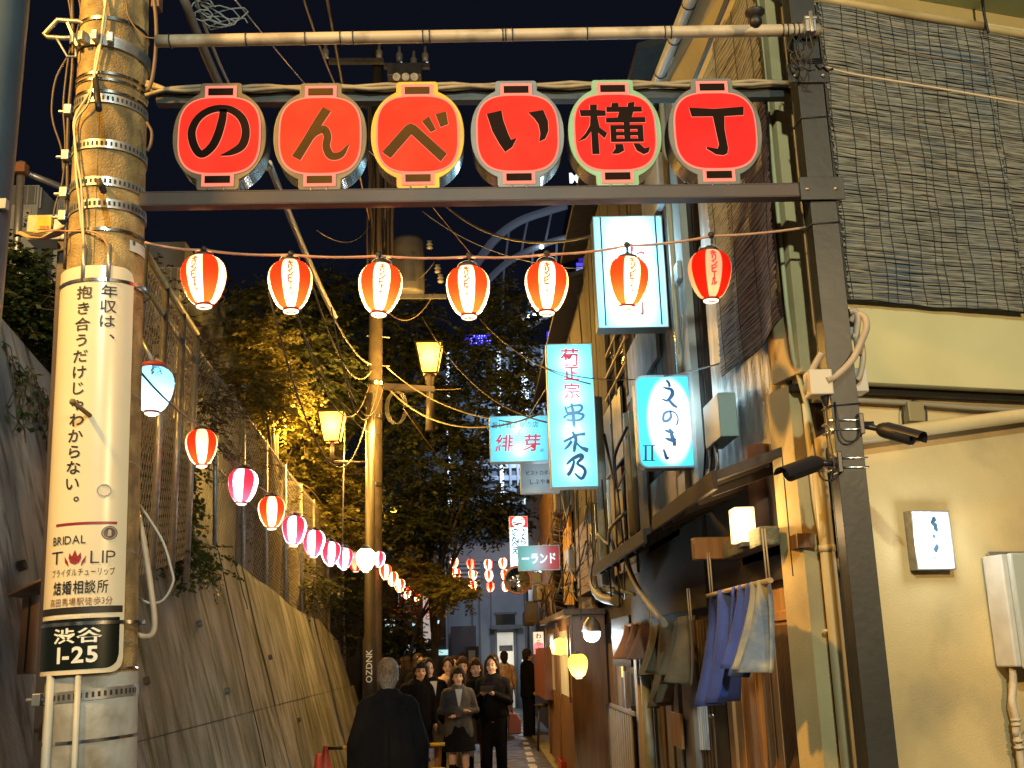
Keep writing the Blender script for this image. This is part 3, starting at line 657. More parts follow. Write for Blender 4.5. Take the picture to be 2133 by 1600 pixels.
CHARS = {
 'の': {'b': [[(34, -33, 15), (20, 8, 17), (2, 38, 19), (-28, 45, 15)][:0] or [(8, -52, 15), (6, -30, 17), (-2, 2, 18), (-14, 26, 18), (-34, 40, 17), (-50, 22, 17), (-56, -8, 17), (-42, -36, 16), (-14, -52, 16), (20, -52, 16), (46, -34, 17), (56, -6, 17), (50, 22, 18), (30, 36, 14), (6, 43, 3)]]},
 'ん': {'b': [[(14, -52, 20), (-8, -18, 19), (-28, 16, 19), (-48, 48, 20)], [(-22, 14, 8), (-10, -4, 17), (8, -10, 17), (16, 4, 16), (14, 26, 16), (24, 44, 17), (44, 42, 14), (60, 22, 3)]]},
 'べ': {'p': [[(-73, 38), (-25, -15), (-14, -20), (-3, -15), (60, 43), (47, 58), (-13, 2), (-56, 50)], [(10, -24), (24, -34), (38, -7), (27, -2)], [(38, -38), (60, -44), (64, -18), (48, -12)]]},
 'い': {'p': [[(-63, -38), (-32, -45), (-29, -25), (-19, 5), (-14, 16), (-2, 12), (-12, 30), (-27, 40), (-38, 24), (-52, -2)], [(24, -40), (55, -45), (64, -22), (64, -2), (57, 14), (44, 20), (47, 2), (44, -16), (36, -28)]]},
 '横': {'p': [[(-50, -55), (-35, -55), (-36, -44), (-18, -42), (-18, -32), (-36, -32), (-32, -8), (-17, 4), (-23, 14), (-36, 2), (-35, 46), (-50, 46), (-50, 0), (-62, 14), (-78, 20), (-62, 4), (-52, -12), (-50, -32), (-70, -32), (-72, -44), (-50, -44)],
       [(-4, -58), (10, -58), (10, -50), (28, -50), (30, -58), (44, -60), (42, -50), (58, -50), (58, -40), (40, -40), (36, -28), (64, -28), (64, -18), (-18, -18), (-18, -27), (6, -28), (10, -40), (-16, -40), (-16, -50), (-6, -50)],
       [(-10, -12), (58, -12), (58, -4), (2, -4), (2, 22), (-10, 22)], [(46, -4), (58, -4), (58, 22), (46, 22)], [(-6, 16), (52, 16), (52, 22), (-6, 22)], [(-6, 2), (50, 2), (50, 9), (-6, 9)], [(18, -18), (31, -18), (31, 20), (18, 20)], [(-2, 27), (14, 27), (16, 40), (4, 46), (-10, 46), (-2, 36)], [(36, 26), (48, 26), (58, 36), (70, 34), (66, 44), (56, 48), (42, 40)]]},
 '丁': {'p': [[(-52, -46), (0, -43), (62, -47), (60, -30), (20, -28), (18, 0), (22, 38), (20, 48), (12, 52), (-4, 50), (-22, 38), (-22, 35), (0, 39), (4, 30), (-4, -28), (-48, -28)]]},
}
def letter_sign(ch, cx, cy, frame_m, label, tilt, letm):
    pl0 = Plane((0, GY - .045, 0)); a, b = pl0.px(cx, cy); a1, _ = pl0.px(cx + 100, cy); _, b1 = pl0.px(cx, cy - 100)
    k = (a1 - a) / 100; kv = (b1 - b) / 100
    yaw = tilt; pl = Plane(pl0.w(a, b), (math.cos(yaw), math.sin(yaw), 0), (math.sin(.0), 0, 1))
    m = k; c = lambda P: [(x * k, y * kv) for x, y in P]
    t = thing('letter_sign', label, 'sign', tuple(pl.o), 'round red letter signs on the gate')
    outer = c(tabbed(97, 96, 2.25, 44, 110, 6)); shrink = c(tabbed(91, 90, 2.25, 39, 105, 5))
    g = G(); g.prism(c(tabbed(96, 95, 2.25, 43, 109, 6)), pl, -.125, -.012); g.build('housing', M_STAIN, t, .003)
    g = G(); g.prism(outer, pl, -.012, .0); g.build('rim', frame_m, t, .002)
    pk = mat('pink_edge_light', (.1, .03, .02), emit=.95, ecol=(1, .20, .13)); rd = mat('red_neon_face_' + ch, (.03, .001, .001), spec=.05, emit=1.0, ecol=(1.0, (.038, .062, .055, .04, .03, .026)['のんべい横丁'.index(ch)], .018))
    N = rd.node_tree.nodes
    if 'uneven' not in N:                       # noise paints uneven tube light into the emission
        tc = N.new('ShaderNodeTexCoord'); nz = N.new('ShaderNodeTexNoise'); nz.name = 'uneven'; nz.inputs['Scale'].default_value = 5; nz.inputs['Detail'].default_value = 2; mr = N.new('ShaderNodeMapRange'); mr.inputs[1].default_value = .3; mr.inputs[2].default_value = .7; mr.inputs[3].default_value = .72; mr.inputs[4].default_value = 1.15
        L_ = rd.node_tree.links; L_.new(tc.outputs['Object'], nz.inputs[0]); L_.new(nz.outputs[0], mr.inputs[0]); L_.new(mr.outputs[0], N['Principled BSDF'].inputs['Emission Strength'])
    face = sup(86, 80, 3.1, 64); g = G(); g.prism(c(face), pl, .0, .004); g.build('edge_glow', pk, t)
    g = G(); g.prism(c(sup(82.5, 76.5, 3.1, 64)), pl, .004, .009); g.build('face', rd, t)
    for s_ in (1, -1):
        g = G(); Y0, Y1 = s_ * 76, s_ * 103; g.prism(c([(-33, Y0), (33, Y0), (33, Y1), (-33, Y1)]), pl, 0, .005); g.build('tab_glow', pk, t)
        g = G(); g.prism(c([(-26, s_ * 83), (26, s_ * 83), (26, s_ * 97), (-26, s_ * 97)]), pl, .005, .009); g.build('tab_mirror', letm, t)
    D = CHARS[ch]
    SP = .0003
    for lay, (dd, mm, ex) in enumerate(((.0105, pk, 2.0), (.014, letm, 0))):
        g = G()
        for si, st_ in enumerate(D.get('b', [])): brush(g, [(x * k, -y * kv, (w_ + ex) * k) for x, y, w_ in st_], pl, dd + .0006 * si, 8)
        for P in D.get('p', []):
            n = len(P); Q = P
            if ex:
                Q = []
                ar = sum(P[i][0] * P[(i + 1) % n][1] - P[(i + 1) % n][0] * P[i][1] for i in range(n)); sg = 1 if ar > 0 else -1
                for i in range(n):
                    p0, p1, p2 = np.array(P[i - 1], float), np.array(P[i], float), np.array(P[(i + 1) % n], float)
                    e1 = (p1 - p0) / np.linalg.norm(p1 - p0); e2 = (p2 - p1) / np.linalg.norm(p2 - p1)
                    nn = np.array([e1[1] + e2[1], -(e1[0] + e2[0])]) * sg; nn /= max(np.linalg.norm(nn), .5); Q.append(tuple(p1 + nn * ex * .55))
            g.prism([(x * k, -y * kv) for x, y in Q], pl, .009, dd + .0002 * D.get('p', []).index(P))
        g.build('letter_outline' if ex else 'letter', mm, t)
    for x in (-16, 16): g = G(); g.lathe([(.0, .012), (.006, .01), (.007, 0)], pl.w(x * k, -112 * kv, -.03) - V((0, .04, .0)), 6); g.build('bolt', M_GALV, t)
def rim(n, c1, c2, r=.5, me=.3): return mat('rim_' + n, c1, c2, 7, r, me)  # yellow and green tints put reflected surroundings into the rim metal's colour
lm1 = mat('brown_reflection', (.016, .008, .005), (.010, .006, .004), 3, .5, .0, spec=.03); lm2 = mat('ochre_reflection', (.085, .045, .006), (.06, .032, .005), 3, .5, .0, spec=.05)  # matte browns put the mirror letters' reflections into the colour
letter_sign('の', 457, 283, rim('bronze', (.22, .15, .06), (.10, .07, .04)), 'round red sign with the hiragana no, first on the gate beside the concrete pole', 0, lm1)
letter_sign('ん', 667, 283, rim('bronze2', (.20, .14, .06), (.13, .09, .045)), 'round red sign with the hiragana n, bronze rim, between no and be', 0, lm2)
letter_sign('べ', 870, 280, rim('gold_reflection', (.60, .36, .02), (.38, .24, .03)), 'round red sign with the hiragana be and a golden yellow rim', 0, lm2)
letter_sign('い', 1078, 278, rim('silver', (.11, .125, .13), (.17, .18, .18)), 'round red sign with the hiragana i and a brushed silver rim', 0, lm1)
letter_sign('横', 1281, 276, rim('green', (.17, .30, .15), (.20, .34, .22)), 'round red sign with a dense kanji and a pale green rim', 0, lm1)
letter_sign('丁', 1490, 273, rim('grey', (.10, .11, .10), (.14, .14, .125)), 'round red sign with the T-shaped kanji and a dull grey rim', 0, lm1)

# ================================================================== lanterns
LP = [(.030, 0), (.036, .006), (.056, .020), (.072, .045), (.085, .075), (.094, .105), (.099, .132), (.100, .155), (.097, .178), (.088, .200), (.072, .218), (.052, .230), (.040, .234)]
def ribbed(prof, rings=22, amp=.0016):
    zs = np.array([p[1] for p in prof]); rs = np.array([p[0] for p in prof]); out = []
    n = rings * 2
    for i in range(n + 1):
        z = zs[0] + (zs[-1] - zs[0]) * i / n; r = float(np.interp(z, zs, rs)); out.append((r + (amp if i % 2 else -amp), z))
    return out
class Lat:                                     # text surface of a lantern
    def __init__(s, c, k, ph): s.c = V(c); s.k = k; s.ph = ph
    def w(s, a, b, d=0):
        zs = [p[1] for p in LP]; r = float(np.interp(b, zs, [p[0] for p in LP])); t = s.ph + a / .1
        return s.c + V(((r + .003) * math.sin(t), -(r + .003) * math.cos(t), b)) * s.k
P_RED = paper('lantern_paper_red', (.92, .80, .62), (.85, .018, .006), 4, .20)
P_RED2 = paper('lantern_paper_pink', (.74, .76, .95), (.80, .008, .014), 4, .30)
P_DIM = paper('lantern_paper_unlit', (.80, .68, .52), (.72, .02, .01), 4, .10)
P_BLUE = paper('lantern_paper_blue', (.22, .62, .85), (.25, .66, .9), 1, .25)
P_WHITE = paper('lantern_paper_white', (.95, .95, .80), (.95, .95, .85), 1, .5)
P_YEL = paper('lantern_paper_yellow', (1, .68, .08), (1, .62, .05), 1, .35)
_lm = {}
def lantern(c, k, ph, pap, power, col, label, group, text='キリンビール', hoop=True, name='paper_lantern', lift=.060, tc=None, sub=True):
    t = thing(name, label, 'lantern', tuple(c), group)
    def mk(nm, key, fn, m):
        kk = (key, m.name)
        if kk not in _lm:
            g = G(); fn(g); o = g.build(nm, m); _lm[kk] = o.data; bpy.data.objects.remove(o)
        o = bpy.data.objects.new(nm, _lm[kk]); COL.objects.link(o); o.parent = t; o.scale = (k, k, k); return o
    t.rotation_euler = (random.uniform(-.05, .05), random.uniform(-.06, .06), random.uniform(-.15, .15)); pw_ = random.uniform(.8, 1.25)
    b = mk('paper_body', 'body', lambda g: g.lathe(ribbed(LP), (0, 0, 0), 40), pap); b.rotation_euler.z = ph
    rr = _mc.get('lantern_ring_red') or mat('lantern_ring_red', (.25, .02, .015), rough=.4)
    if sub:
        mk('bottom_ring', 'bring', lambda g: g.lathe([(.030, -.002), (.037, -.002), (.038, .010), (.034, .013), (.030, .010)], (0, 0, 0), 28), rr)
        mk('bottom_paper', 'bpap', lambda g: g.lathe([(.024, -.012), (.034, -.008), (.036, .0)], (0, 0, 0), 28), _lm.get('bp') or glow('lantern_open_base', (1, .75, .55), 1.6))
        mk('top_ring', 'tring', lambda g: g.lathe([(.037, .229), (.044, .230), (.045, .243), (.040, .247), (.034, .243)], (0, 0, 0), 28), M_BLACK)
        mk('socket', 'sock', lambda g: g.lathe([(.0, .262), (.012, .262), (.018, .250), (.016, .236)], (0, 0, 0), 14), M_BLACK)
    if hoop:
        mk('wire_hoop', 'hoop', lambda g: g.tube([(.046 * math.cos(a), 0, .242 + .030 * math.sin(a)) for a in [math.pi * i / 14 for i in range(15)]], .0016, 5), M_GALV)
    if text:
        kk = 'txt' + text + str(tc)
        if kk not in _lm:
            g = G(); L = Lat((0, 0, 0), 1, 0); n = len(text)
            for i, ch in enumerate(text): put(g, '丨' if ch == 'ー' else ch, L, 0, .200 - .135 * i / max(n - 1, 1), .036 if n > 2 else .06, .06, sx=.9)
            o = g.build('lettering', tc or M_REDINK); _lm[kk] = o.data; bpy.data.objects.remove(o)
        o = bpy.data.objects.new('lettering', _lm[kk]); COL.objects.link(o); o.parent = t; o.scale = (k, k, k); o.rotation_euler.z = ph
    if power: light('bulb', V(c) + V((0, 0, lift * k)), power * 5 * pw_, col, t, .012)
    return t
LY = 4.55
row1 = [(425, 645, -.22, P_RED, 1.0, 'striped lantern, first on the front string beside the concrete pole'), (606, 655, .06, P_RED, 1.5, 'striped lantern with orange glow, second from the pole on the front string'),
        (789, 662, -.02, P_RED, 1.9, 'brightest yellow-glowing striped lantern, under the be letter sign'), (977, 667, .04, P_RED, 1.5, 'lowest striped lantern of the front string, in front of the wood street lamp'),
        (1139, 659, .05, P_RED, 1.6, 'striped lantern in front of the steel arches on the front string'), (1306, 648, .10, P_RED, 1.5, 'striped lantern hanging in front of the tall white and cyan shop sign'),
        (1481, 633, .22, P_DIM, .05, 'deep red unlit-looking striped lantern beside the grey reed blind')]
for x, y, ph, pap, pw, lab in row1:
    c = atY(x, y - 8, LY); lantern(c, .97, ph - c.x / LY * .6, pap, pw, (1.0, .60, .22), lab, 'striped lanterns on the front string')
def string(name, label, pts, r=.006, m=None, s=.01, group=None):
    g = G(); P = []
    for p, q in zip(pts, pts[1:]): P += sag(p, q, s, 6)[:-1]
    P.append(V(pts[-1])); g.tube(P, r, 6); return tag(g.build(name, m or mat('pinkish_cord', (.45, .27, .18), (.35, .2, .13), 20, .6)), label, 'cable', group)
ST = [(302, 505), (425, 521), (606, 531), (789, 533), (977, 535), (1139, 530), (1306, 512), (1481, 492), (1700, 470)]
string('lantern_string', 'pinkish cord strung from the pole to the gate post carrying the front lanterns', [atY(x, y, LY) for x, y in ST], .006)
for (x, y) in ST[1:-1]:
    g = G(); p = atY(x, y - 2, LY); g.ball(p, .016, 8); g.tube([p, p - V((0, 0, .05))], .006, 6); tag(g.build('cord_knot', M_BLACK), {425: 'lamp socket knot above the lantern beside the pole', 606: 'lamp socket knot above the orange-glowing second lantern', 789: 'lamp socket knot above the brightest lantern', 977: 'lamp socket knot above the lowest lantern', 1139: 'lamp socket knot above the lantern by the arches', 1306: 'blue-lit socket knot in front of the tall cyan sign', 1481: 'lamp socket knot above the unlit red lantern'}[x], 'lamp socket')
# second string receding along the wall
row2 = [(420, 970, 6.9, P_RED, .9, 'striped lantern nearest the pole on the string along the wall'), (503, 1048, 7.4, P_RED2, 1.4, 'pink and white lantern in front of the tall fence posts'), (566, 1100, 8.1, P_RED, 1.6, 'orange-glowing lantern, third along the wall string'),
        (612, 1135, 8.9, P_RED2, 1.6, 'pink and white lantern, fourth along the wall string'), (653, 1159, 9.9, P_RED2, 1.8, 'pink and white lantern, fifth along the wall string'), (688, 1177, 11.1, P_RED2, 1.9, 'pink and white lantern, sixth along the wall string'),
        (716, 1185, 12.4, P_RED2, 2.0, 'pink and white lantern, seventh along the wall string'), (741, 1190, 13.6, P_DIM, .1, 'dark unlit lantern behind the steel lamp post'), (789, 1181, 17.0, P_RED2, 1.6, 'pink lantern just right of the utility pole'),
        (803, 1206, 17.8, P_RED, 2, 'warm lantern low beside the far utility pole'), (817, 1220, 18.8, P_RED, 2, 'warm lantern below the tree branch, third after the pole'), (832, 1233, 20, P_RED, 2, 'warm lantern below the tree branch, fourth after the pole'), (846, 1246, 21.4, P_RED, 2, 'last clear warm lantern at the low end of the wall string'), (867, 1252, 23.4, P_RED, 2, 'small lantern half hidden by leaves at the string end')]
for i, (x, y, Y, pap, pw, lab) in enumerate(row2):
    c = atY(x, y, Y); lantern(c, 1.0, (-1.15 if i == 0 else random.uniform(-.3, .3)), pap, pw, (1.0, .60, .25) if pap is not P_RED2 else (1, .88, .92), lab, 'striped lanterns along the wall string', text='キリンビール' if i == 0 else None, hoop=i < 7, sub=True)
    if i == 0:
        pass
string('lantern_string', 'cord along the retaining wall carrying the receding row of lanterns', [atY(288, 770, 5.2)] + [atY(x, y - int(262 * 2.24 / Y * 1.02 * .95), Y) for x, y, Y, *_ in row2], .006, M_BLACK, .03)
c = atY(762, 1190, 13.2); lantern(c, 1.15, 0, P_WHITE, 5, (1, 1, .85), 'bright plain white lantern in front of the steel lamp post', None, text=None)
# blue lantern on the pole's far side
def blue_lantern():
    c = atY(316, 860, 5.9); t = lantern(c, 1.12, .55, P_BLUE, .9, (.8, .95, 1.0), 'glowing pale blue lantern with a dark kanji half hidden by the concrete pole', None, text='磯', tc=M_NAVY)
    g = G(); g.lathe([(.045, .228), (.062, .230), (.062, .250), (.045, .254)], (0, 0, 0), 24); o = g.build('red_cap', mat('red_cap', (.35, .04, .03), rough=.5)); o.parent = t; o.scale = (1.12,) * 3; o.location = (0, 0, 0)
    g = G(); g.tube([atY(292, 700, 5.9), atY(322, 758, 5.9)], .012, 8); tag(g.build('lantern_bracket', M_GALV), 'thin steel arm holding the pale blue lantern', 'bracket')
blue_lantern()
# far cluster
k = 0
far = [(946, 1183), (981, 1186), (1017, 1187), (1048, 1184), (951, 1206), (985, 1209), (1019, 1210), (1053, 1208), (953, 1229), (985, 1232), (1021, 1233), (1054, 1232)]
for i, (x, y) in enumerate(far):
    c = atY(x, y, 26.0 + (i % 4) * .1); pr = ('upper', 'middle', 'lower')[i // 4]; q = ('first', 'second', 'third', 'last')[i % 4]
    lantern(c, 1.04, random.uniform(-1, 1), P_DIM if i in (1, 10) else P_RED, .25 if i in (1, 10) else 2.6, (1, .62, .32), 'small striped lantern, %s in the %s row before the grey building' % (q, pr), 'far lanterns strung across the alley end', text=None, hoop=False, sub=False)
for j, (y0, w_) in enumerate(((1160, 'upper'), (1186, 'middle'), (1209, 'lower'))):
    string('lantern_string', 'thin wire of the %s far lantern row before the grey building' % w_, [atY(935, y0, 26), atY(1070, y0 + 1, 26)], .005, M_GALV, .02)

# ================================================================== shop fronts on the alley side (X = 1.5 plane) and the street-facing wall
FX = 1.5
def fb(name, x0, y0, x1, y1, m, parent, X=FX, t=.04, bevel=0, label=None, proud=0):
    """box whose alley face lies in the plane X-proud, spanning the picture points (x0,y0)-(x1,y1)"""
    ym = (y0 + y1) / 2; xm = (x0 + x1) / 2; xf = X - proud
    Ya, Yb = atX(x0, ym, xf).y, atX(x1, ym, xf).y; za, zb = atX(xm, y0, xf).z, atX(xm, y1, xf).z
    g = G(); g.bb((xf, Ya, max(zb, 0)), (xf + t, Yb, za)); return g.build(name, m, parent, bevel, label)
def YX(x, y=1200, X=FX): return atX(x, y, X).y
CORNER = atX(1632, 700, FX)
PW = Plane((CORNER.x, CORNER.y, 0), (.966, .259, 0))
def wb(g, x0, y0, x1, y1, d0, d1, b0=None, a1=None):
    a, b = PW.px((x0), y1); c, _ = PW.px(x1, (y0 + y1) / 2); a, _ = PW.px(x0, (y0 + y1) / 2); _, b = PW.px((x0 + x1) / 2, y1); _, e = PW.px((x0 + x1) / 2, y0)
    if b0 is not None: b = b0
    if a1 is not None: c = a1
    g.prism([(a, b), (c, b), (c, e), (a, e)], PW, d0, d1); return g
def tavern():
    t = thing('corner_tavern', 'cream stucco corner tavern with reed blinds over its upper wall', 'building', tuple(PW.o))
    zb = PW.px(1900, 815)[1]; zt = PW.px(1900, 30)[1]
    g = G(); g.prism([(0, 0), (3.2, 0), (3.2, zb), (0, zb)], PW, -.2, 0); g.build('wall', M_CREAM, t)
    g = G(); g.prism([(.03, zb), (3.2, zb), (3.2, 5.6), (.03, 5.6)], PW, -.2, .12); g.build('upper_wall', M_CREAMS, t, .004)
    g = G(); g.prism([(-.10, zt), (3.2, zt), (3.2, zt + .5), (-.10, zt + .5)], PW, .12, .42); g.build('eave_beam', M_GREENP, t, .004)
    g = G(); g.prism([(.0, zb - .035), (3.2, zb - .035), (3.2, zb - .002), (.0, zb - .002)], PW, 0, .05); g.build('conduit', M_BLACK, t)  # black strip draws the dark gap under the upper wall
    g = G(); g.tube([PW.w(.1 + .3 * i, zb - .075 + .008 * math.sin(i * 1.3), .03) for i in range(10)], .014, 7); g.build('conduit', mat('dusty_conduit', (.30, .26, .18), rough=.6), t)
    # alley side upper wall, silvered sheet, soffit
    z0 = atX(1570, 1000, FX).z; Ya = CORNER.y + .02; Yb = YX(1487, 850)
    g = G(); g.sheet(lambda u, v: (FX + .004 * math.sin(u * 60) , Ya + (Yb - Ya) * u, 2.2 + 2.9 * v), 40, 30); g.build('sheet_wall', M_TIN, t)
    g = G(); g.bb((FX + .02, Ya, 0), (FX + .2, Yb, 5.2)); g.build('wall', M_WOODD, t)
    # soffit, fascia strip and end board of the eave
    pts = [(1365, 190), (1470, -80)]
    A, B = atX(1372, 190, 1.28), atX(1480, -60, 1.28); C_, D_ = atX(1500, 175, 1.42), atX(1640, -60, 1.42)
    def quad(name, P, m, th=.02):
        g = G(); P = [V(p) for p in P]; n = (P[1] - P[0]).cross(P[2] - P[0]).normalized()
        if n.z < 0: n = -n
        k = len(P); g.add(P + [p + n * th for p in P], [tuple(range(k)), tuple(reversed(range(k, 2 * k)))] + [(i, (i + 1) % k, k + (i + 1) % k, k + i) for i in range(k)]); return g.build(name, m, t)
    def e(x0, x1, y=80, X=1.36): return None
    def L(xa, xb): # strip of the soffit between two receding lines given at y=190 and y=-60
        fx = lambda p: 1.30 + (p - 1478) / 212 * .36
        return [atX(xa[0], 190, fx(xa[1])), atX(xa[1], -60, fx(xa[1])), atX(xb[1], -60, fx(xb[1])), atX(xb[0], 190, fx(xb[1]))]
    quad('soffit', L((1375, 1478), (1432, 1532)), mat('tan_soffit', (.36, .33, .20), (.28, .26, .16), 3, .7), .03)
    quad('gutter_line', L((1432, 1532), (1440, 1545)), M_BLACK, .035); quad('fascia_strip', L((1441, 1546), (1452, 1558)), M_CREAMS, .045)
    quad('soffit', L((1453, 1559), (1545, 1690)), M_GREENP, .03)
    g = G(); p, q = atX(1350, 215, 1.26), atX(1462, -60, 1.26); g.tube([p.lerp(q, i / 10) for i in range(11)], .036, 12)
    o = g.build('rain_pipe', mat('pale_blue_grey_pipe', (.50, .55, .58), (.38, .42, .45), 6, .4), t)
    for k in (.28, .55, .8): g = G(); c = p.lerp(q, k); a, b, d = frame_of(q - p); g.tube([c + (a * math.cos(i * .63) + b * math.sin(i * .63)) * .039 for i in range(11)], .004, 5, False); g.build('pipe_tie', M_BLACK, t)
    # corner pilaster
    g = G(); g.prism([(-.01, zb + .03), (.28, zb + .03), (.28, 4.9), (-.01, 4.9)], PW, -.12, .135); g.build('corner_pilaster', M_CREAM, t, .004)
    g = G(); a, b = PW.px(1612, 400); g.tube([PW.w(-.03, 4.9, .10), PW.w(-.03, 3.2, .10), PW.w(-.02, zb + .1, .10), PW.w(.06, zb - .12, .05), PW.w(.10, zb - .35, .03)], .011, 6); g.build('cable_duct', M_CREAMS, t)
    g = G(); g.ball(atX(1574, 45, 1.32), .03, 10); g.lathe([(0, .06), (.045, .05), (.045, .04), (.02, .02)], atX(1574, 45, 1.32), 12); g.build('dome_camera', M_BLACK, t)
tavern()
def cable(name, label, pts, r, m, k=5, group=None, cat='cable'):
    g = G(); g.tube([tuple(p) for p in cat_pts(pts, k)], r, 6); return tag(g.build(name, m), label, cat, group)

def reed_sheet(name, label, o, u, v, n, W_, H_, rows, m, wav=.012, rag=.02, cords=7, group=None, curve=None, top=True, dx=0):
    """hanging blind: o = top-left corner, u across, v down; every reed its own strip of geometry"""
    o, u, v, n = V(o), V(u).normalized(), V(v).normalized(), V(n).normalized()
    t = thing(name, label, 'reed blind', tuple(o), group)
    rnd = random.Random(int(W_ * 1000 + H_ * 77)); nu = 26
    def off(a, b): return n * (wav * math.sin(a * 5 + b * 1.3 + W_) + wav * .6 * math.sin(b * 4.1 + a * 9) + (curve(a, b) if curve else 0))
    p = H_ / rows
    def add(col, sel, nm):
        g = G()
        for j in range(rows):
            if not sel(j): continue
            y = p * (j + .5); ph = rnd.uniform(0, 6); th = p * rnd.uniform(.32, .55); am = p * rnd.uniform(.05, .35); f1 = rnd.uniform(4, 11); a0 = rnd.uniform(0, rag); a1 = W_ - rnd.uniform(0, rag); out = rnd.uniform(0, .004)
            vs = []
            for i in range(nu + 1):
                a = a0 + (a1 - a0) * i / nu; b = y + am * math.sin(a * f1 + ph) + am * .6 * math.sin(a * f1 * 3.1 + ph * 2)
                b += dx * a
                c = o + u * a + v * b + off(a, b) + n * out
                vs += [c - v * th, c + n * th * .9, c + v * th]
            g.add(vs, [(3 * i + q, 3 * i + q + 1, 3 * i + q + 4, 3 * i + q + 3) for i in range(nu) for q in (0, 1)], False)
        stuff(g.build(nm, col, t))
    add(m[0], lambda j: j % 3 != 1, 'reeds'); add(m[1], lambda j: j % 3 == 1, 'reeds')
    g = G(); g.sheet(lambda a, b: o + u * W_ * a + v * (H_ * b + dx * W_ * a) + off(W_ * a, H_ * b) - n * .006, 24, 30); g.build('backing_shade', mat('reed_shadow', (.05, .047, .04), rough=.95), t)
    for i in range(cords):
        a = W_ * (i + .5) / cords + rnd.uniform(-.03, .03); g = G(); g.tube([o + u * (a + .006 * math.sin(q * 1.7 + i)) + v * (H_ * q / 16 + dx * a) + off(a, H_ * q / 16) + n * .009 for q in range(17)], .0018, 4, False); g.build('cord', M_BLACK, t)
    if top:
        g = G(); g.tube([o + u * (W_ * i / 6) + n * .01 + v * dx * W_ * i / 6 for i in range(7)], .022, 8); g.build('top_rail', M_BAMBOO, t)
    return t
def blinds():
    R2 = (M_REED, mat('weathered_reed_light', (.42, .37, .27), (.25, .22, .17), 16, .8, st=(.5, .5, 3), c3=(.18, .24, .28), s3=1.7))
    a0, bt = PW.px(1702, 45); a1, _ = PW.px(2035, 350); _, bb_ = PW.px(1890, 658)
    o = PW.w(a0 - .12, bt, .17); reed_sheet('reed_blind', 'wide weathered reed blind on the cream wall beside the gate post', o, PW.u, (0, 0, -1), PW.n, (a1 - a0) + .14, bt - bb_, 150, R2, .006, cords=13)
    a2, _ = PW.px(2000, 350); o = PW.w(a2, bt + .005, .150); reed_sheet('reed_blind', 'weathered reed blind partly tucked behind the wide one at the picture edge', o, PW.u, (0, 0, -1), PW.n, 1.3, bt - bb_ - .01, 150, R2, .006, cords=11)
    g = G(); g.tube([tuple(p) for p in cat_pts([PW.w(*PW.px(x, y), .21) for x, y in ((1990, 18), (1993, 60), (1998, 90), (2003, 112))], 4)], .008, 5); g.box(PW.w(*PW.px(1988, 20), .22), (.06, .03, .03)); tag(g.build('blind_hook', M_BLACK), 'black cord and hook at the top seam between the two reed blinds', 'hook')
    # alley side blinds: seen very obliquely, stalks running down the slope of the roll
    RS = (M_REEDS, mat('blue_lit_reed', (.30, .34, .38), (.45, .48, .50), 20, .7, st=(.5, .5, 3)))  # second reed colour has the pale blue light put into it
    Y0, Y1 = YX(1630, 600, 1.44), YX(1528, 600, 1.44); zt = atX(1560, 60, 1.44).z + .3; zb = atX(1580, 720, 1.44).z
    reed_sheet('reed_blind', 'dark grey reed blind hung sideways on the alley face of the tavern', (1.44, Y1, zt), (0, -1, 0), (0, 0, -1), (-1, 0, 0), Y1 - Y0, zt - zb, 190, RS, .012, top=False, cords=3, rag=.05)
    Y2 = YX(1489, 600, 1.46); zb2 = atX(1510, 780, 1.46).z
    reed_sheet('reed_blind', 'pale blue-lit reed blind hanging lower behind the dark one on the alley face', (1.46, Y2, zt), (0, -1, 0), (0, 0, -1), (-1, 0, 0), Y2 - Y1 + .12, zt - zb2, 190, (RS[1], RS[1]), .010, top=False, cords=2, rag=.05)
blinds()

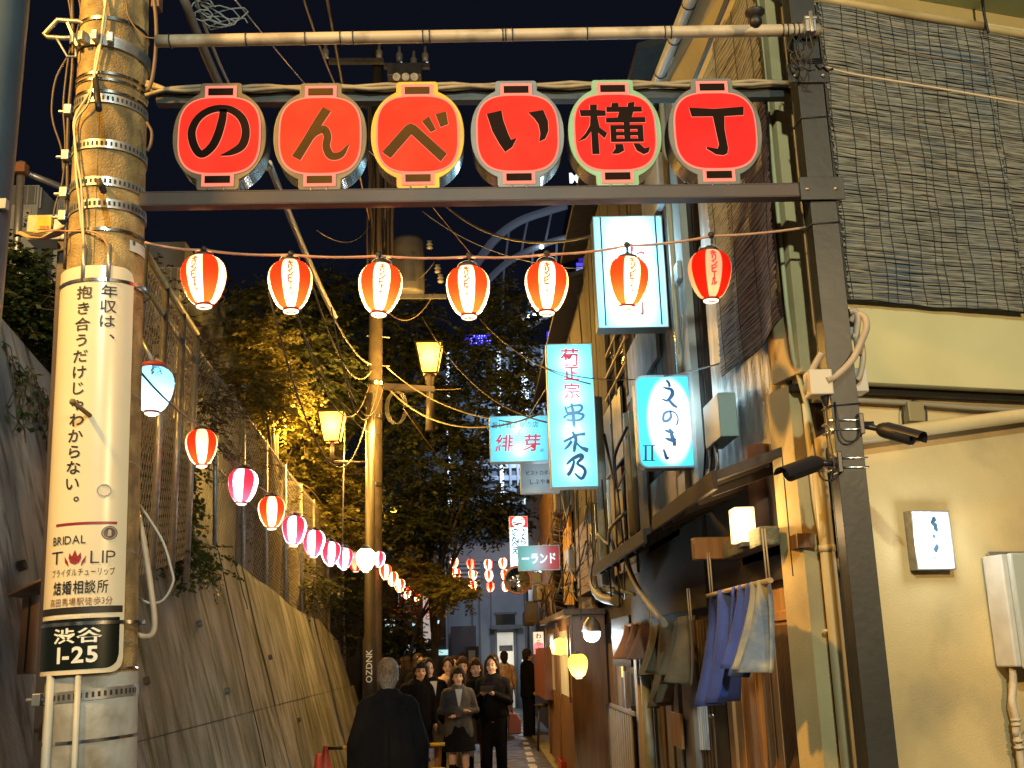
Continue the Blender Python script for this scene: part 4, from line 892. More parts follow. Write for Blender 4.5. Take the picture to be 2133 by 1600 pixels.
def wall_things():
    # drain pipe with elbow across the cream wall
    t = thing('drain_pipe', 'cream drain pipe with an elbow running across the stucco wall and down beside the door', 'pipe', tuple(PW.w(0, 0, .08)))
    mp = mat('cream_pipe', (.66, .54, .30), (.56, .44, .24), 4, .4)
    d = .07
    P = [(1700, 1650), (1692, 1400), (1688, 1200), (1684, 1000), (1683, 955)]
    a, b1 = PW.px(1686, 950); pts = [PW.w(a, 0, d), PW.w(a, b1 - .1, d), PW.w(a, b1, d), PW.w(a + .015, b1 + .045, d), PW.w(a + .06, b1 + .065, d)]
    e0 = PW.px(1780, 916); e1 = PW.px(2150, 866); pts += [PW.w(*e0, d), PW.w(*e1, d), PW.w(e1[0] + .8, e1[1] + .1, d)]
    g = G(); g.tube(pts, .034, 14); g.build('pipe', mp, t)
    for bb_ in (b1 - .06, b1 - .42): g = G(); g.tube([PW.w(a, bb_, d), PW.w(a, bb_ - .03, d)], .038, 14); g.build('collar', mp, t)
    g = G(); g.tube([PW.w(a + .075, b1 + .068, d), PW.w(a + .11, b1 + .070, d)], .038, 14); g.build('collar', mp, t)
    # thinner riser
    t = thing('conduit_pipe', 'thin pale pipe with a clamp running down the cream wall left of the gate post', 'pipe', tuple(PW.w(.15, 0, .04)))
    a, b = PW.px(1722, 1250); g = G(); g.tube([PW.w(a + .03, 0, .04), PW.w(a, b, .04), PW.w(a - .035, b + .45, .04), PW.w(a - .04, b + .9, .04)], .014, 9); g.build('pipe', mat('pale_pipe', (.60, .55, .38), rough=.4), t)
    g = G(); a2, b2 = PW.px(1726, 1314); g.tube([PW.w(a2 - .05, b2, .03), PW.w(a2 + .03, b2, .062)], .008, 6); g.build('clamp', mp, t)
    # meter
    t = thing('gas_meter', 'black electricity meter box with a white dot between the pipe and the gate post', 'meter', tuple(PW.w(*PW.px(1737, 1110), .1)))
    g = G(); wb(g, 1718, 1064, 1756, 1160, 0, .12); g.build('casing', M_BLACK, t, .008)
    g = G(); wb(g, 1731, 1072, 1748, 1082, .12, .124); a, b = PW.px(1739, 1094); g.prism([(a + .01 * math.cos(i * .6), b + .01 * math.sin(i * .6)) for i in range(10)], PW, .12, .124); g.build('dial', M_WHITEP, t)
    g = G(); g.tube([tuple(p) for p in cat_pts([PW.w(*PW.px(x, y), .06) for x, y in ((1728, 1160), (1732, 1185), (1750, 1195), (1755, 1175), (1748, 1160))], 4)], .009, 6); g.build('cable', mat('khaki_cable', (.3, .26, .14), rough=.5), t)
    # lit sign
    t = thing('wall_light_sign', 'small white lit sign with brush writing on the cream stucco wall', 'sign', tuple(PW.w(*PW.px(1925, 1128), 0)))
    a0, b0 = PW.px(1888, 1128)[0], PW.px(1925, 1189)[1]; a1, b1 = PW.px(1968, 1128)[0], PW.px(1925, 1067)[1]
    o = PW.w(a0, b0, 0); g = G()
    fr = [(a0, b0), (a1, b0), (a1, b1), (a0, b1)]; i_ = .006; inn = [(a0 + i_, b0 + i_), (a1 - i_, b0 + i_), (a1 - i_, b1 - i_), (a0 + i_, b1 - i_)]
    g.ring(fr, inn, PW, 0.0, .058); g.build('frame', M_GALV, t, .001)
    g = G(); g.add([PW.w(a, b, .053) for a, b in inn], [(0, 1, 2, 3)]); g.build('panel', lightbox('sign_panel_white', (.80, .93, 1.0), .8), t)
    for q in (.25, .5, .75): light('tube_light', PW.w((a0 + a1) / 2, b0 + (b1 - b0) * q, .035), .5, (.85, .95, 1), t, .01)
    light('wall_glow', PW.w((a0 + a1) / 2, (b0 + b1) / 2, .16), 3.0, (.85, .95, 1), t, .05)
    g = G()
    S_ = [[(1926, 1080, 3), (1930, 1086, 5), (1924, 1091, 3), (1932, 1098, 6), (1930, 1104, 3), (1938, 1108, 5)], [(1928, 1115, 3), (1930, 1121, 4), (1925, 1120, 3)], [(1932, 1137, 3), (1936, 1142, 5), (1931, 1148, 4), (1937, 1152, 4)], [(1929, 1162, 3), (1931, 1167, 4)]]
    kk = (PW.px(1950, 1128)[0] - PW.px(1900, 1128)[0]) / 50
    for s_ in S_: brush(g, [(*PW.px(x, y), w_ * kk * 1.8) for x, y, w_ in s_], PW, .056)
    g.build('lettering', mat('faded_ink', (.02, .05, .08), rough=.5), t)
    # water heater
    t = thing('water_heater', 'wall-mounted pale grey gas water heater with a slot vent at the picture edge', 'water heater', tuple(PW.w(*PW.px(2090, 1280), 0)))
    a0, b0 = PW.px(2057, 1280)[0], PW.px(2057, 1390)[1]; a1 = a0 + .36; b1 = PW.px(2046, 1160)[1]; mh = mat('heater_paint', (.52, .53, .46), (.48, .49, .42), 2, .35)
    g = G(); g.prism([(a0, b0), (a1, b0), (a1, b1), (a0, b1)], PW, 0.01, .14); g.build('casing', M_WHITEP, t, .008)
    g = G(); g.prism([(a0 + .028, b0 - .01), (a1 - .01, b0 - .01), (a1 - .01, b1 + .004), (a0 + .028, b1 + .004)], PW, .14, .17); g.build('front_cover', mh, t, .01)
    g = G(); g.prism([(a0 + .03, b1), (a1, b1), (a1, b1 + .022), (a0 + .03, b1 + .022)], PW, .02, .03); g.build('hanging_bracket', M_GALV, t)
    c, d_ = PW.px(2117, 1197); g = G(); R = .015
    sl = [(c + (.09 if math.cos(q) > 0 else 0) - .005 + R * math.cos(q), d_ + R * math.sin(q)) for q in [i * math.pi / 8 for i in range(16)]]; g.prism(sl, PW, .17, .176); g.build('vent_rim', M_STAIN, t)
    g = G(); R = .010; sl = [(c + (.09 if math.cos(q) > 0 else 0) - .005 + R * math.cos(q), d_ + R * math.sin(q)) for q in [i * math.pi / 8 for i in range(16)]]; g.prism(sl, PW, .176, .178); g.build('vent_slot', M_BLACK, t)
    g = G()
    for x in (2089, 2098):
        for y in (1288, 1297, 1307): a, b = PW.px(x, y); g.prism([(a + .005 * math.cos(i * .8), b + .005 * math.sin(i * .8)) for i in range(8)], PW, .17, .172)
    g.build('vent_holes', M_BLACK, t)
    a, b = PW.px(2083, 1216); g = G(); g.prism([(a - .008, b - .006), (a + .006, b - .006), (a + .006, b + .006), (a - .008, b + .006)], PW, .17, .172); text_row(g, 'NORITZ', PW, a + .036, b, .046, .012, bold=.02, d=.172); g.build('lettering', mat('red_print', (.5, .08, .03), rough=.5), t)
    g = G(); a0_, b0_ = PW.px(2096, 1368); a1_, b1_ = PW.px(2140, 1312); g.prism([(a0_, b0_), (a1_, b0_), (a1_, b1_), (a0_, b1_)], PW, .17, .1715); g.build('rating_label', mat('label_white', (.6, .6, .55), rough=.5), t)
    g = G()
    for r_, w_ in ((0, '型式名'), (1, 'ガス種'), (2, '定格')): text_row(g, w_, PW, a0_ + .028, b1_ - .015 - .016 * r_, .04, .013, d=.173)
    text_row(g, '都市ガス', PW, a0_ + .035, b0_ + .02, .05, .013, d=.173)
    g.build('lettering', M_INK, t)
    g = G(); mp2 = mat('lagged_pipe', (.55, .48, .36), (.45, .38, .28), 12, .7, bump=.4, bs=30)
    pts = [PW.w(*PW.px(2084, 1390), .08), PW.w(*PW.px(2088, 1430), .07), PW.w(*PW.px(2086, 1460), .07), PW.w(*PW.px(2094, 1495), .07), PW.w(*PW.px(2097, 1530), .06), PW.w(*PW.px(2104, 1560), .06), PW.w(PW.px(2110, 1600)[0], 0, .06)]
    g.tube([tuple(p) for p in cat_pts(pts, 4)], .017, 9); g.build('lagged_pipe', mp2, t)
    for y in (1495, 1505, 1538, 1552): g = G(); a, b = PW.px(2094 + (y - 1495) * .12, y); g.tube([PW.w(a, b, .067), PW.w(a + .001, b - .01, .067)], .024, 10); g.build('pipe_collar', mp2, t)
    cable('cable', 'thin black cable curving out from the heater pipe', [PW.w(*PW.px(x, y), .09) for x, y in ((2106, 1552), (2108, 1535), (2118, 1515), (2140, 1490))], .005, M_BLACK)
    # small box above
    t = thing('wall_box', 'small khaki electrical box with two wires under the cream upper wall', 'electrical box', tuple(PW.w(*PW.px(1893, 862), 0)))
    g = G(); wb(g, 1877, 842, 1910, 883, 0, .06); g.build('casing', mat('khaki_box', (.30, .24, .12), rough=.5), t, .005)
    g = G()
    for x in (1873, 1917): g.tube([tuple(p) for p in cat_pts([PW.w(*PW.px(x_, y), .035) for x_, y in ((1893, 838), (x, 850), (x + (4 if x > 1900 else -1), 888))], 4)], .005, 5)
    g.build('wires', M_BLACK, t)
    # two ropes to the picture edge
    cable('guy_rope', 'upper thin rope from the pipe clamp sloping across the reed blind', [atY(1700, 55, 4.45), atY(1880, 105, 4.5), atY(2140, 158, 4.55)], .003, mat('rope_dark', (.2, .15, .1), rough=.8))
    cable('guy_rope', 'lower thick rope from the gate post sloping across the reed blind', [atY(1712, 138, 4.43), atY(1780, 155, 4.44), atY(1930, 180, 4.46), atY(2150, 218, 4.5)], .0055, mat('rope_pale', (.5, .38, .24), rough=.8))
    g = G()
    for q in range(5): z = GP.px(1680, 138)[1] - .010 * q; g.tube([(x, y, z + .005 * math.sin(i)) for i, (x, y) in enumerate(((1.54, 4.44), (1.67, 4.44), (1.67, 4.56), (1.54, 4.56), (1.54, 4.44)))], .004, 5)
    g.tube([atY(x, y, 4.42) for x, y in ((1700, 133), (1708, 142), (1716, 138), (1724, 146), (1735, 144))], .006, 6); tag(g.build('wire_binding', M_BLACK), 'black wire bound round the gate post where the thick rope starts', 'wire')
    for y, lab in ((255, 'single wire round the gate post between the two beams'), (473, 'wire lashing where the lantern cord meets the gate post'), (848, 'wire tie round the gate post under the conduit boxes')):
        z = GP.px(1720, y)[1]; g = G(); g.tube([(1.54, 4.44, z - .008), (1.67, 4.44, z), (1.67, 4.56, z), (1.54, 4.56, z), (1.54, 4.44, z - .008)], .0035, 5); tag(g.build('wire_tie', M_BLACK), lab, 'wire')
wall_things()

def cctv():
    for (name, arm0, body0, body1, mz, lab) in (('security_camera', (1790, 885), (1838, 895), (1912, 915), 886, 'black bullet security camera on the right side of the gate post pointing towards the street'), ('security_camera', (1745, 965), (1702, 965), (1634, 990), 965, 'black bullet security camera on the alley side of the gate post pointing down the alley')):
        p0, p1, p2 = atY(*arm0, 4.45), atY(*body0, 4.42), atY(*body1, 4.30)
        t = thing(name, lab, 'camera', tuple(p0)); s_ = 1 if p1.x > p0.x else -1
        mm = mat('camera_black', (.02, .018, .02), rough=.35)
        g = G(); g.box(p0, (.022, .07, .09)); g.build('mount_plate', mm, t, .004)
        g = G(); g.lathe([(0, 0), (.03, 0), (.03, .012), (.014, .02), (.014, .06)], p0, 14, Matrix.Rotation(rad(90 * s_), 3, 'Y')); g.tube([p0, p1], .013, 10); g.ball(p1, .022, 10); g.build('arm', mm, t)
        d = (p2 - p1).normalized(); a, b, _ = frame_of(d); M = Matrix((a, b, d)).transposed()
        L = (p2 - p1).length
        g = G(); g.lathe([(0, -.02), (.022, -.018), (.032, .0), (.034, .02), (.034, L * .86), (.028, L * .88), (0, L * .88)], p1, 20, M); g.build('body', mm, t)
        g = G(); g.sheet(lambda u, v: p1 + M @ V((.038 * math.cos(v * math.pi - .2), .038 * math.sin(v * math.pi - .2), .02 + (L) * u)), 1, 14); g.build('sun_hood', mm, t)
        g = G(); g.lathe([(0, L * .885), (.018, L * .885)], p1, 16, M); g.build('lens', M_GLASSD, t)
        for z_ in (.04, -.0): g = G(); z = p0.z + z_ - .02; g.tube([(1.535, 4.44, z), (1.675, 4.44, z), (1.675, 4.56, z), (1.535, 4.56, z), (1.535, 4.44, z)], .0045, 5); g.build('steel_strap', M_STAIN, t)
        g = G(); g.tube([tuple(p) for p in cat_pts([p0 + V((0, -.02, -.02)), p0 + V((-.03 * 1, -.03, -.07)), p0 + V((-.09, -.03, -.06)), p0 + V((-.1, -.01, .1))], 4)], .004, 5); g.build('cable', M_BLACK, t)
cctv()
def conduit_boxes():
    t = thing('conduit_boxes', 'pair of beige junction boxes with thick looping conduits strapped to the gate post', 'electrical box', tuple(atY(1740, 740, 4.5)))
    mc = mat('beige_conduit', (.42, .34, .25), (.34, .27, .2), 8, .6)
    for (x0, y0, x1, y1, Y0, Y1) in ((1690, 768, 1733, 822, 4.38, 4.47), (1775, 766, 1806, 816, 4.5, 4.6), (1758, 648, 1786, 700, 4.52, 4.6)):
        a, b = atY(x0, y1, Y0), atY(x1, y0, Y0); g = G(); g.bb((a.x, Y0, a.z), (b.x, Y1, b.z)); g.build('box', mat('beige_box', (.50, .44, .36), rough=.5), t, .006)
    for pts in (((1722, 793), (1740, 785), (1775, 750), (1797, 705), (1805, 680), (1800, 660), (1783, 655), (1772, 670)), ((1775, 700), (1790, 705), (1798, 740), (1792, 780), (1785, 793)), ((1768, 650), (1780, 648), (1787, 665), (1784, 700), (1790, 740)), ((1712, 735), (1695, 765), (1683, 795), (1680, 815), (1690, 822), (1695, 800))):
        n = len(pts); g = G(); g.tube([tuple(p) for p in cat_pts([atY(x, y, 4.38 + (.14 * (i / n) if pts[0][0] < 1730 else .1)) for i, (x, y) in enumerate(pts)], 6)], .015 if pts[0][0] < 1770 else .013, 9); g.build('conduit', mc, t)
    g = G(); p = atY(1718, 822, 4.42); g.lathe([(.022, .0), (.018, -.02), (.008, -.05)], p, 10); g.tube([p, p - V((0, 0, .14)), p - V((-.01, 0, .3)), p - V((.01, 0, .38))], .004, 5); g.build('cable_gland', M_BLACK, t)
conduit_boxes()

# ================================================================== the row of old bars along the alley
def planks(parent, Y0, Y1, z0, z1, m, X, w_=.13, t=.02, group=None):
    Y = Y0; rnd = random.Random(int(Y0 * 100 + z0 * 10))
    cache = []
    while Y < Y1 - .02:
        w2 = min(w_ * rnd.uniform(.85, 1.15), Y1 - Y); g = G(); off = rnd.uniform(-.006, .006); g.bb((X + off, Y + .003, z0), (X + off + t, Y + w2 - .003, z1 + rnd.uniform(-.02, .0))); g.build('plank', m, parent); Y += w2
def bars():
    # ---- near tavern ground floor: door, noren, canopy
    Yc = CORNER.y + .12
    t = thing('tavern_entrance', 'honey wood sliding-door entrance of the corner tavern under a dark canopy', 'shop front', (FX, 5.5, 0))
    def F(*a, **k): return fb(*a, parent=t, **k) if 'parent' not in k else fb(*a, **k)
    def f(name, x0, y0, x1, y1, m, **k): return fb(name, x0, y0, x1, y1, m, t, **k)
    g = G(); g.bb((FX + .06, Yc, 0), (FX + .1, 6.9, 2.7)); g.build('back_wall', M_WOODD, t)
    f('door_frame', 1655, 1130, 1663, 1640, M_WOODB, t=.08, proud=.02); f('door_frame', 1545, 1150, 1556, 1620, M_WOODB, t=.08, proud=.02)
    f('lintel', 1545, 1132, 1663, 1160, M_WOODB, t=.08, proud=.03)
    # two sliding leaves: frame, solid boards, lattice with slats
    for (xa, xb, kind) in ((1556, 1608, 'board'), (1608, 1655, 'lattice')):
        Ya, Yb = YX(xb, 1350), YX(xa, 1350); z1 = atX((xa + xb) / 2, 1168, FX).z
        g = G(); g.bb((FX + .015, Ya, 0), (FX + .04, Yb, z1)); g.build('door_panel', M_WOODL, t)
        for Yp in (Ya, Yb - .05): g = G(); g.bb((FX, Yp + .001, 0), (FX + .02, Yp + .049, z1)); g.build('stile', M_WOODL, t, .002)
        for zz in (z1 - .06, z1 - .28, .9, .12): g = G(); g.bb((FX + .003, Ya + .05, zz), (FX + .02, Yb - .05, zz + .045)); g.build('door_rail', M_WOODL, t, .002)
        zl, zh = (.95, z1 - .3)
        n = 13 if kind == 'lattice' else 3
        for i in range(n):
            y = Ya + .05 + (Yb - Ya - .1) * (i + .5) / n; g = G(); g.bb((FX + .004, y - (.007 if n > 5 else .003), zl), (FX + .016, y + (.007 if n > 5 else .003), zh)); g.build('slat', M_WOODB, t)
    # honey frame projecting into the alley (small lintel bracket)
    g = G(); p, q = atX(1448, 1150, 1.25), atX(1600, 1150, FX); z = p.z; g.bb((1.22, 5.95, z - .05), (FX, 6.03, z + .07)); g.build('bracket_beam', M_WOODL, t, .004)
    g = G(); z = atX(1600, 1118, 1.40).z; g.bb((1.33, 4.98, z - .05), (1.43, 5.75, z + .04)); g.build('log_beam', mat('mossy_log', (.09, .10, .06), (.16, .15, .10), 14, .85, st=(3, .5, 3), bump=.7, bs=25), t, .012)
    g = G(); p = atX(1600, 1060, 1.42); g.tube([(1.46, 5.35, p.z - .12), (1.46, 5.35, p.z + .35)], .07, 12); g.build('log_post', mat('red_brown_log', (.10, .045, .03), (.06, .03, .02), 9, .6), t)
    # deep canopy
    def canopy(name, label, Ya, Yb, xe, ze, m1, m2, rise=.22, rafters=5):
        c = thing(name, label, 'canopy', (FX, Ya, ze))
        g = G(); P = [V((xe, Ya, ze)), V((xe, Yb, ze)), V((FX + .0, Yb, ze + rise)), V((FX + .0, Ya, ze + rise))]; up = V((0, 0, .045))
        g.add(P + [p + up for p in P], [(0, 1, 2, 3), (7, 6, 5, 4), (0, 4, 5, 1), (1, 5, 6, 2), (2, 6, 7, 3), (3, 7, 4, 0)]); g.build('roof', m1, c, .004)
        g = G(); g.bb((xe - .012, Ya - .01, ze - .04), (xe + .012, Yb + .01, ze + .05)); g.build('fascia', m2, c, .003)
        for i in range(rafters): y = Ya + (Yb - Ya) * (i + .5) / rafters; g = G(); g.bar((xe + .02, y, ze - .03), (FX, y, ze + rise - .04), .05, .04); g.build('rafter', m2, c)
        g = G(); g.bb((FX - .03, Ya, ze - .45), (FX, Yb, ze + rise)); g.build('wall_board', _mc['soot_brown'], c)
    roofm = mat('dark_roofing', (.022, .018, .016), (.04, .032, .028), 10, .75, bump=.4, bs=30)
    z1 = atX(1480, 1002, 1.12).z
    canopy('entrance_canopy', 'dark pitched canopy above the tavern entrance, its edge running towards the cyan sign', 4.98, 6.75, 1.14, z1, roofm, mat('soot_brown', (.02, .013, .010), rough=.8), .12)
    z2 = atX(1340, 1120, 1.1).z
    canopy('entrance_canopy', 'lower dark canopy with a curved edge over the second bar', 6.9, 9.9, 1.10, z2, roofm, M_WOODD, .2, 7)
    # lamp box
    l = thing('entrance_lamp', 'small glowing cream box lamp under the tavern canopy', 'lamp', tuple(atX(1545, 1095, 1.3)))
    c = atX(1547, 1095, 1.32); g = G(); g.box(c, (.10, .12, .17)); g.build('shade', glow('lamp_cream', (1, .74, .36), 1.15), l, .006)
    g = G(); g.box(c + V((.0, 0, -.095)), (.05, .13, .02)); g.build('base', M_BLACK, l)
    light('lamp_light', c - V((.14, .12, .02)), 7, (1, .66, .3), l, .04)
    return t
bars()
def cloth(g, fn, nu=14, nv=16): g.sheet(fn, nu, nv); return g
def noren(name, label, X, Y0, Y1, zt, drops, m, r_=.012, rod=True, folds=5, group=None, hang=None, wts=None):
    t = thing(name, label, 'curtain', (X, Y0, zt), group)
    if rod: g = G(); g.tube([(X, Y0 - .06, zt), (X, Y1 + .06, zt)], r_, 8); g.build('rod', mat('rod_wood', (.3, .2, .1), rough=.6), t)
    n = len(drops)
    for i, dr in enumerate(drops):
        W_ = [sum((wts or [1 / n] * n)[:q]) for q in (i, i + 1)]; a, b = Y0 + (Y1 - Y0) * W_[0] + .006, Y0 + (Y1 - Y0) * W_[1] - .006
        mm = m[i % len(m)] if isinstance(m, list) else m
        def fn(u, v):
            y = a + (b - a) * u; d = dr[0] + (dr[1] - dr[0]) * u
            amp = .018 + .05 * v; sw = .07 * v * v
            return (X + amp * math.sin(u * folds * 2 + i * 2.1 + v * .8) - sw, y + .02 * v * math.sin(v * 3 + i), zt + .01 - d * v)
        g = G(); g.sheet(fn, 18, 14); o = g.build('cloth', mm, t); sd = o.modifiers.new('s', 'SOLIDIFY'); sd.thickness = .003
    if hang:
        for y in (Y0, Y1):
            g = G(); g.tube([(X, y, zt), (X - .0, y + .01, zt + hang), ], .004, 5); g.tube([(X + .012, y, zt), (X + .012, y + .01, zt + hang), ], .004, 5); g.build('rope', mat('jute', (.35, .27, .16), rough=.9), t)
    return t
mcl = lambda n, a, b: mat(n, a, b, 7, .9, bump=.3, bs=50)
noren('noren_curtain', 'blue split noren curtain with a pale cream flap hanging at the tavern entrance', 1.22, YX(1600, 1240, 1.22), YX(1480, 1240, 1.22), atX(1540, 1225, 1.22).z, [(.38, .36), (.40, .34), (.50, .56)], [mcl('cream_green_cloth', (.34, .34, .28), (.10, .15, .26)), mcl('indigo_cloth2', (.04, .085, .42), (.03, .055, .28)), mcl('indigo_cloth', (.03, .07, .40), (.02, .045, .25))], hang=.22, wts=[.20, .26, .54], folds=6)
noren('noren_curtain', 'beige ragged cloth strips hanging from a rope by the second bar', 1.2, YX(1436, 1290, 1.2), YX(1352, 1290, 1.2), atX(1395, 1300, 1.2).z, [(.36, .30), (.46, .52), (.30, .34)], [mcl('beige_cloth', (.20, .17, .11), (.14, .11, .07)), mcl('beige_cloth2', (.15, .12, .08), (.10, .08, .05)), _mc['beige_cloth'] if 'beige_cloth' in _mc else mcl('beige_cloth', (.36, .29, .17), (.26, .2, .12))], hang=.18, rod=False)
noren('noren_curtain', 'short pleated rust-pink curtain over the third bar door', 1.2, YX(1352, 1320, 1.2), YX(1300, 1320, 1.2), atX(1326, 1300, 1.2).z, [(.26, .26)], mcl('pink_cloth', (.42, .22, .15), (.32, .16, .12)), folds=10)

def facade_block(name, label, Y0, Y1, zt, base_m, roof=True, plank_m=None, X=FX):
    t = thing(name, label, 'building', (X, Y0, 0))
    g = G(); g.bb((X + .03, Y0, 0), (X + 2.6, Y1, zt)); g.build('wall', base_m, t)
    if plank_m: planks(t, Y0 + .02, Y1 - .02, 2.75, zt - .05, plank_m, X, .16, .028)
    if roof:
        g = G(); P = [V((X - .28, Y0 - .05, zt - .05)), V((X - .28, Y1 + .05, zt - .05)), V((X + 2.7, Y1 + .05, zt + .9)), V((X + 2.7, Y0 - .05, zt + .9))]; up = V((0, 0, .06))
        g.add(P + [p + up for p in P], [(0, 1, 2, 3), (7, 6, 5, 4), (0, 4, 5, 1), (1, 5, 6, 2), (2, 6, 7, 3), (3, 7, 4, 0)]); g.build('roof', _mc['dark_roofing'], t)
    return t
def second_bar():
    t = facade_block('bar_building', 'narrow dark timber bar next to the tavern with ribbed door and pale corner strip', 6.75, 9.3, 5.75, M_WOODD, plank_m=M_WOODD)
    f = lambda name, x0, y0, x1, y1, m, **k: fb(name, x0, y0, x1, y1, m, t, **k)
    wh = mat('pale_grey_wall', (.46, .46, .42), (.36, .36, .33), 5, .7, bump=.2, bs=30)
    g = G(); g.bb((FX - .05, 6.78, 2.6), (FX + .02, 7.02, 5.7)); g.build('corner_strip', wh, t, .003)
    for y, r_ in ((7.06, .022), (7.12, .012)): g = G(); g.tube([(FX - .06, y, 2.55), (FX - .06, y, 5.6)], r_, 9); g.build('pipe', mat('cream_pipe2', (.55, .48, .33), rough=.4), t)
    f('grey_post', 1421, 1282, 1441, 1620, mat('blue_grey_post', (.22, .22, .24), rough=.5), proud=.05, t=.06, bevel=.003)
    # ribbed panel door
    for i in range(12):
        x = 1444 + i * 3.2; f('slat', x, 1290, x + 2.2, 1600, M_WOODB if i % 2 else M_WOODD, proud=.01, t=.03)
    for i in range(6): x = 1450 + i * 4; f('pane_strip', x, 1445, x + 2, 1560, mat('ribbed_glass', (.5, .52, .52), rough=.25, emit=.10, ecol=(.7, .75, .7)), proud=.02, t=.01)
    f('door_panel', 1484, 1300, 1512, 1620, M_BLACK, proud=.0, t=.03)
    g = G(); p = atX(1492, 1492, FX - .03); g.tube([p + V((0, .06, 0)), p + V((-.03, .05, 0)), p + V((-.03, -.06, 0))], .009, 8); g.ball(p + V((-.01, .06, 0)), .02, 8); g.build('handle', M_STAIN, t)
    f('post', 1512, 1250, 1522, 1620, M_WOODL, proud=.03, t=.06, bevel=.003); f('post', 1526, 1300, 1545, 1620, M_WOODL, proud=.01, t=.05, bevel=.003)
    f('post', 1404, 1350, 1414, 1610, M_WOODG, proud=.04, t=.05); f('post', 1388, 1370, 1399, 1610, mat('tan_post', (.36, .29, .18), (.28, .22, .14), 8, .6), proud=.04, t=.05)
    f('plank', 1395, 1485, 1418, 1555, M_WOODL, proud=.10, t=.02, bevel=.003)
    # upper part: tan sheet, blue-black sheet, grey board, power box
    f('sheet_panel', 1347, 985, 1412, 1135, mat('tan_sheet', (.34, .28, .20), (.46, .42, .34), 9, .55, st=(1, 1, .3), bump=.5, bs=40, c3=(.20, .16, .12), s3=4), proud=.03, t=.03)
    f('sheet_panel', 1412, 975, 1455, 1075, mat('blue_black_sheet', (.05, .07, .10), (.08, .10, .13), 6, .45), proud=.03, t=.03)
    f('grey_board', 1300, 680, 1368, 800, mat('flaking_grey_board', (.28, .32, .34), (.17, .19, .20), 9, .8, st=(1, 1, .4), bump=.8, bs=22), proud=.04, t=.03)
    g = G(); c = atX(1415, 568, FX - .05); g.box(c, (.05, .14, .13)); g.build('outlet_box', M_WHITEP, t, .008)
    g = G(); g.tube([c - V((.02, 0, .06)), c - V((.02, 0, .26))] + [c - V((.02, .05 * math.sin(i), .31 + .05 * (1 - math.cos(i)))) for i in (0, 1, 2, 3, 4, 5, 6)] + [c - V((.02, -.1, .55))], .006, 6); g.build('hanging_cord', mat('cord_grey', (.3, .3, .26), rough=.6), t)
    f('window', 1405, 650, 1440, 770, M_GLASSD, proud=.02, t=.03)
    f('meter_box', 1466, 830, 1499, 926, mat('aqua_grey_box', (.34, .46, .42), rough=.5), X=1.36, t=.10, bevel=.005)
    for k in range(4): cable('cable', ('thick', 'thin', 'bent', 'slack')[k] + ' cable dropping from the grey-green box beside the rounded cyan sign', [atX(1470 + 7 * k, 925, 1.38), atX(1468 + 7 * k + (k % 2) * 6, 970, 1.38), atX(1466 + 8 * k, 1000 - 5 * k, 1.38)], .007 + .004 * (k % 2), (M_BLACK, M_GALV)[k % 2])
second_bar()
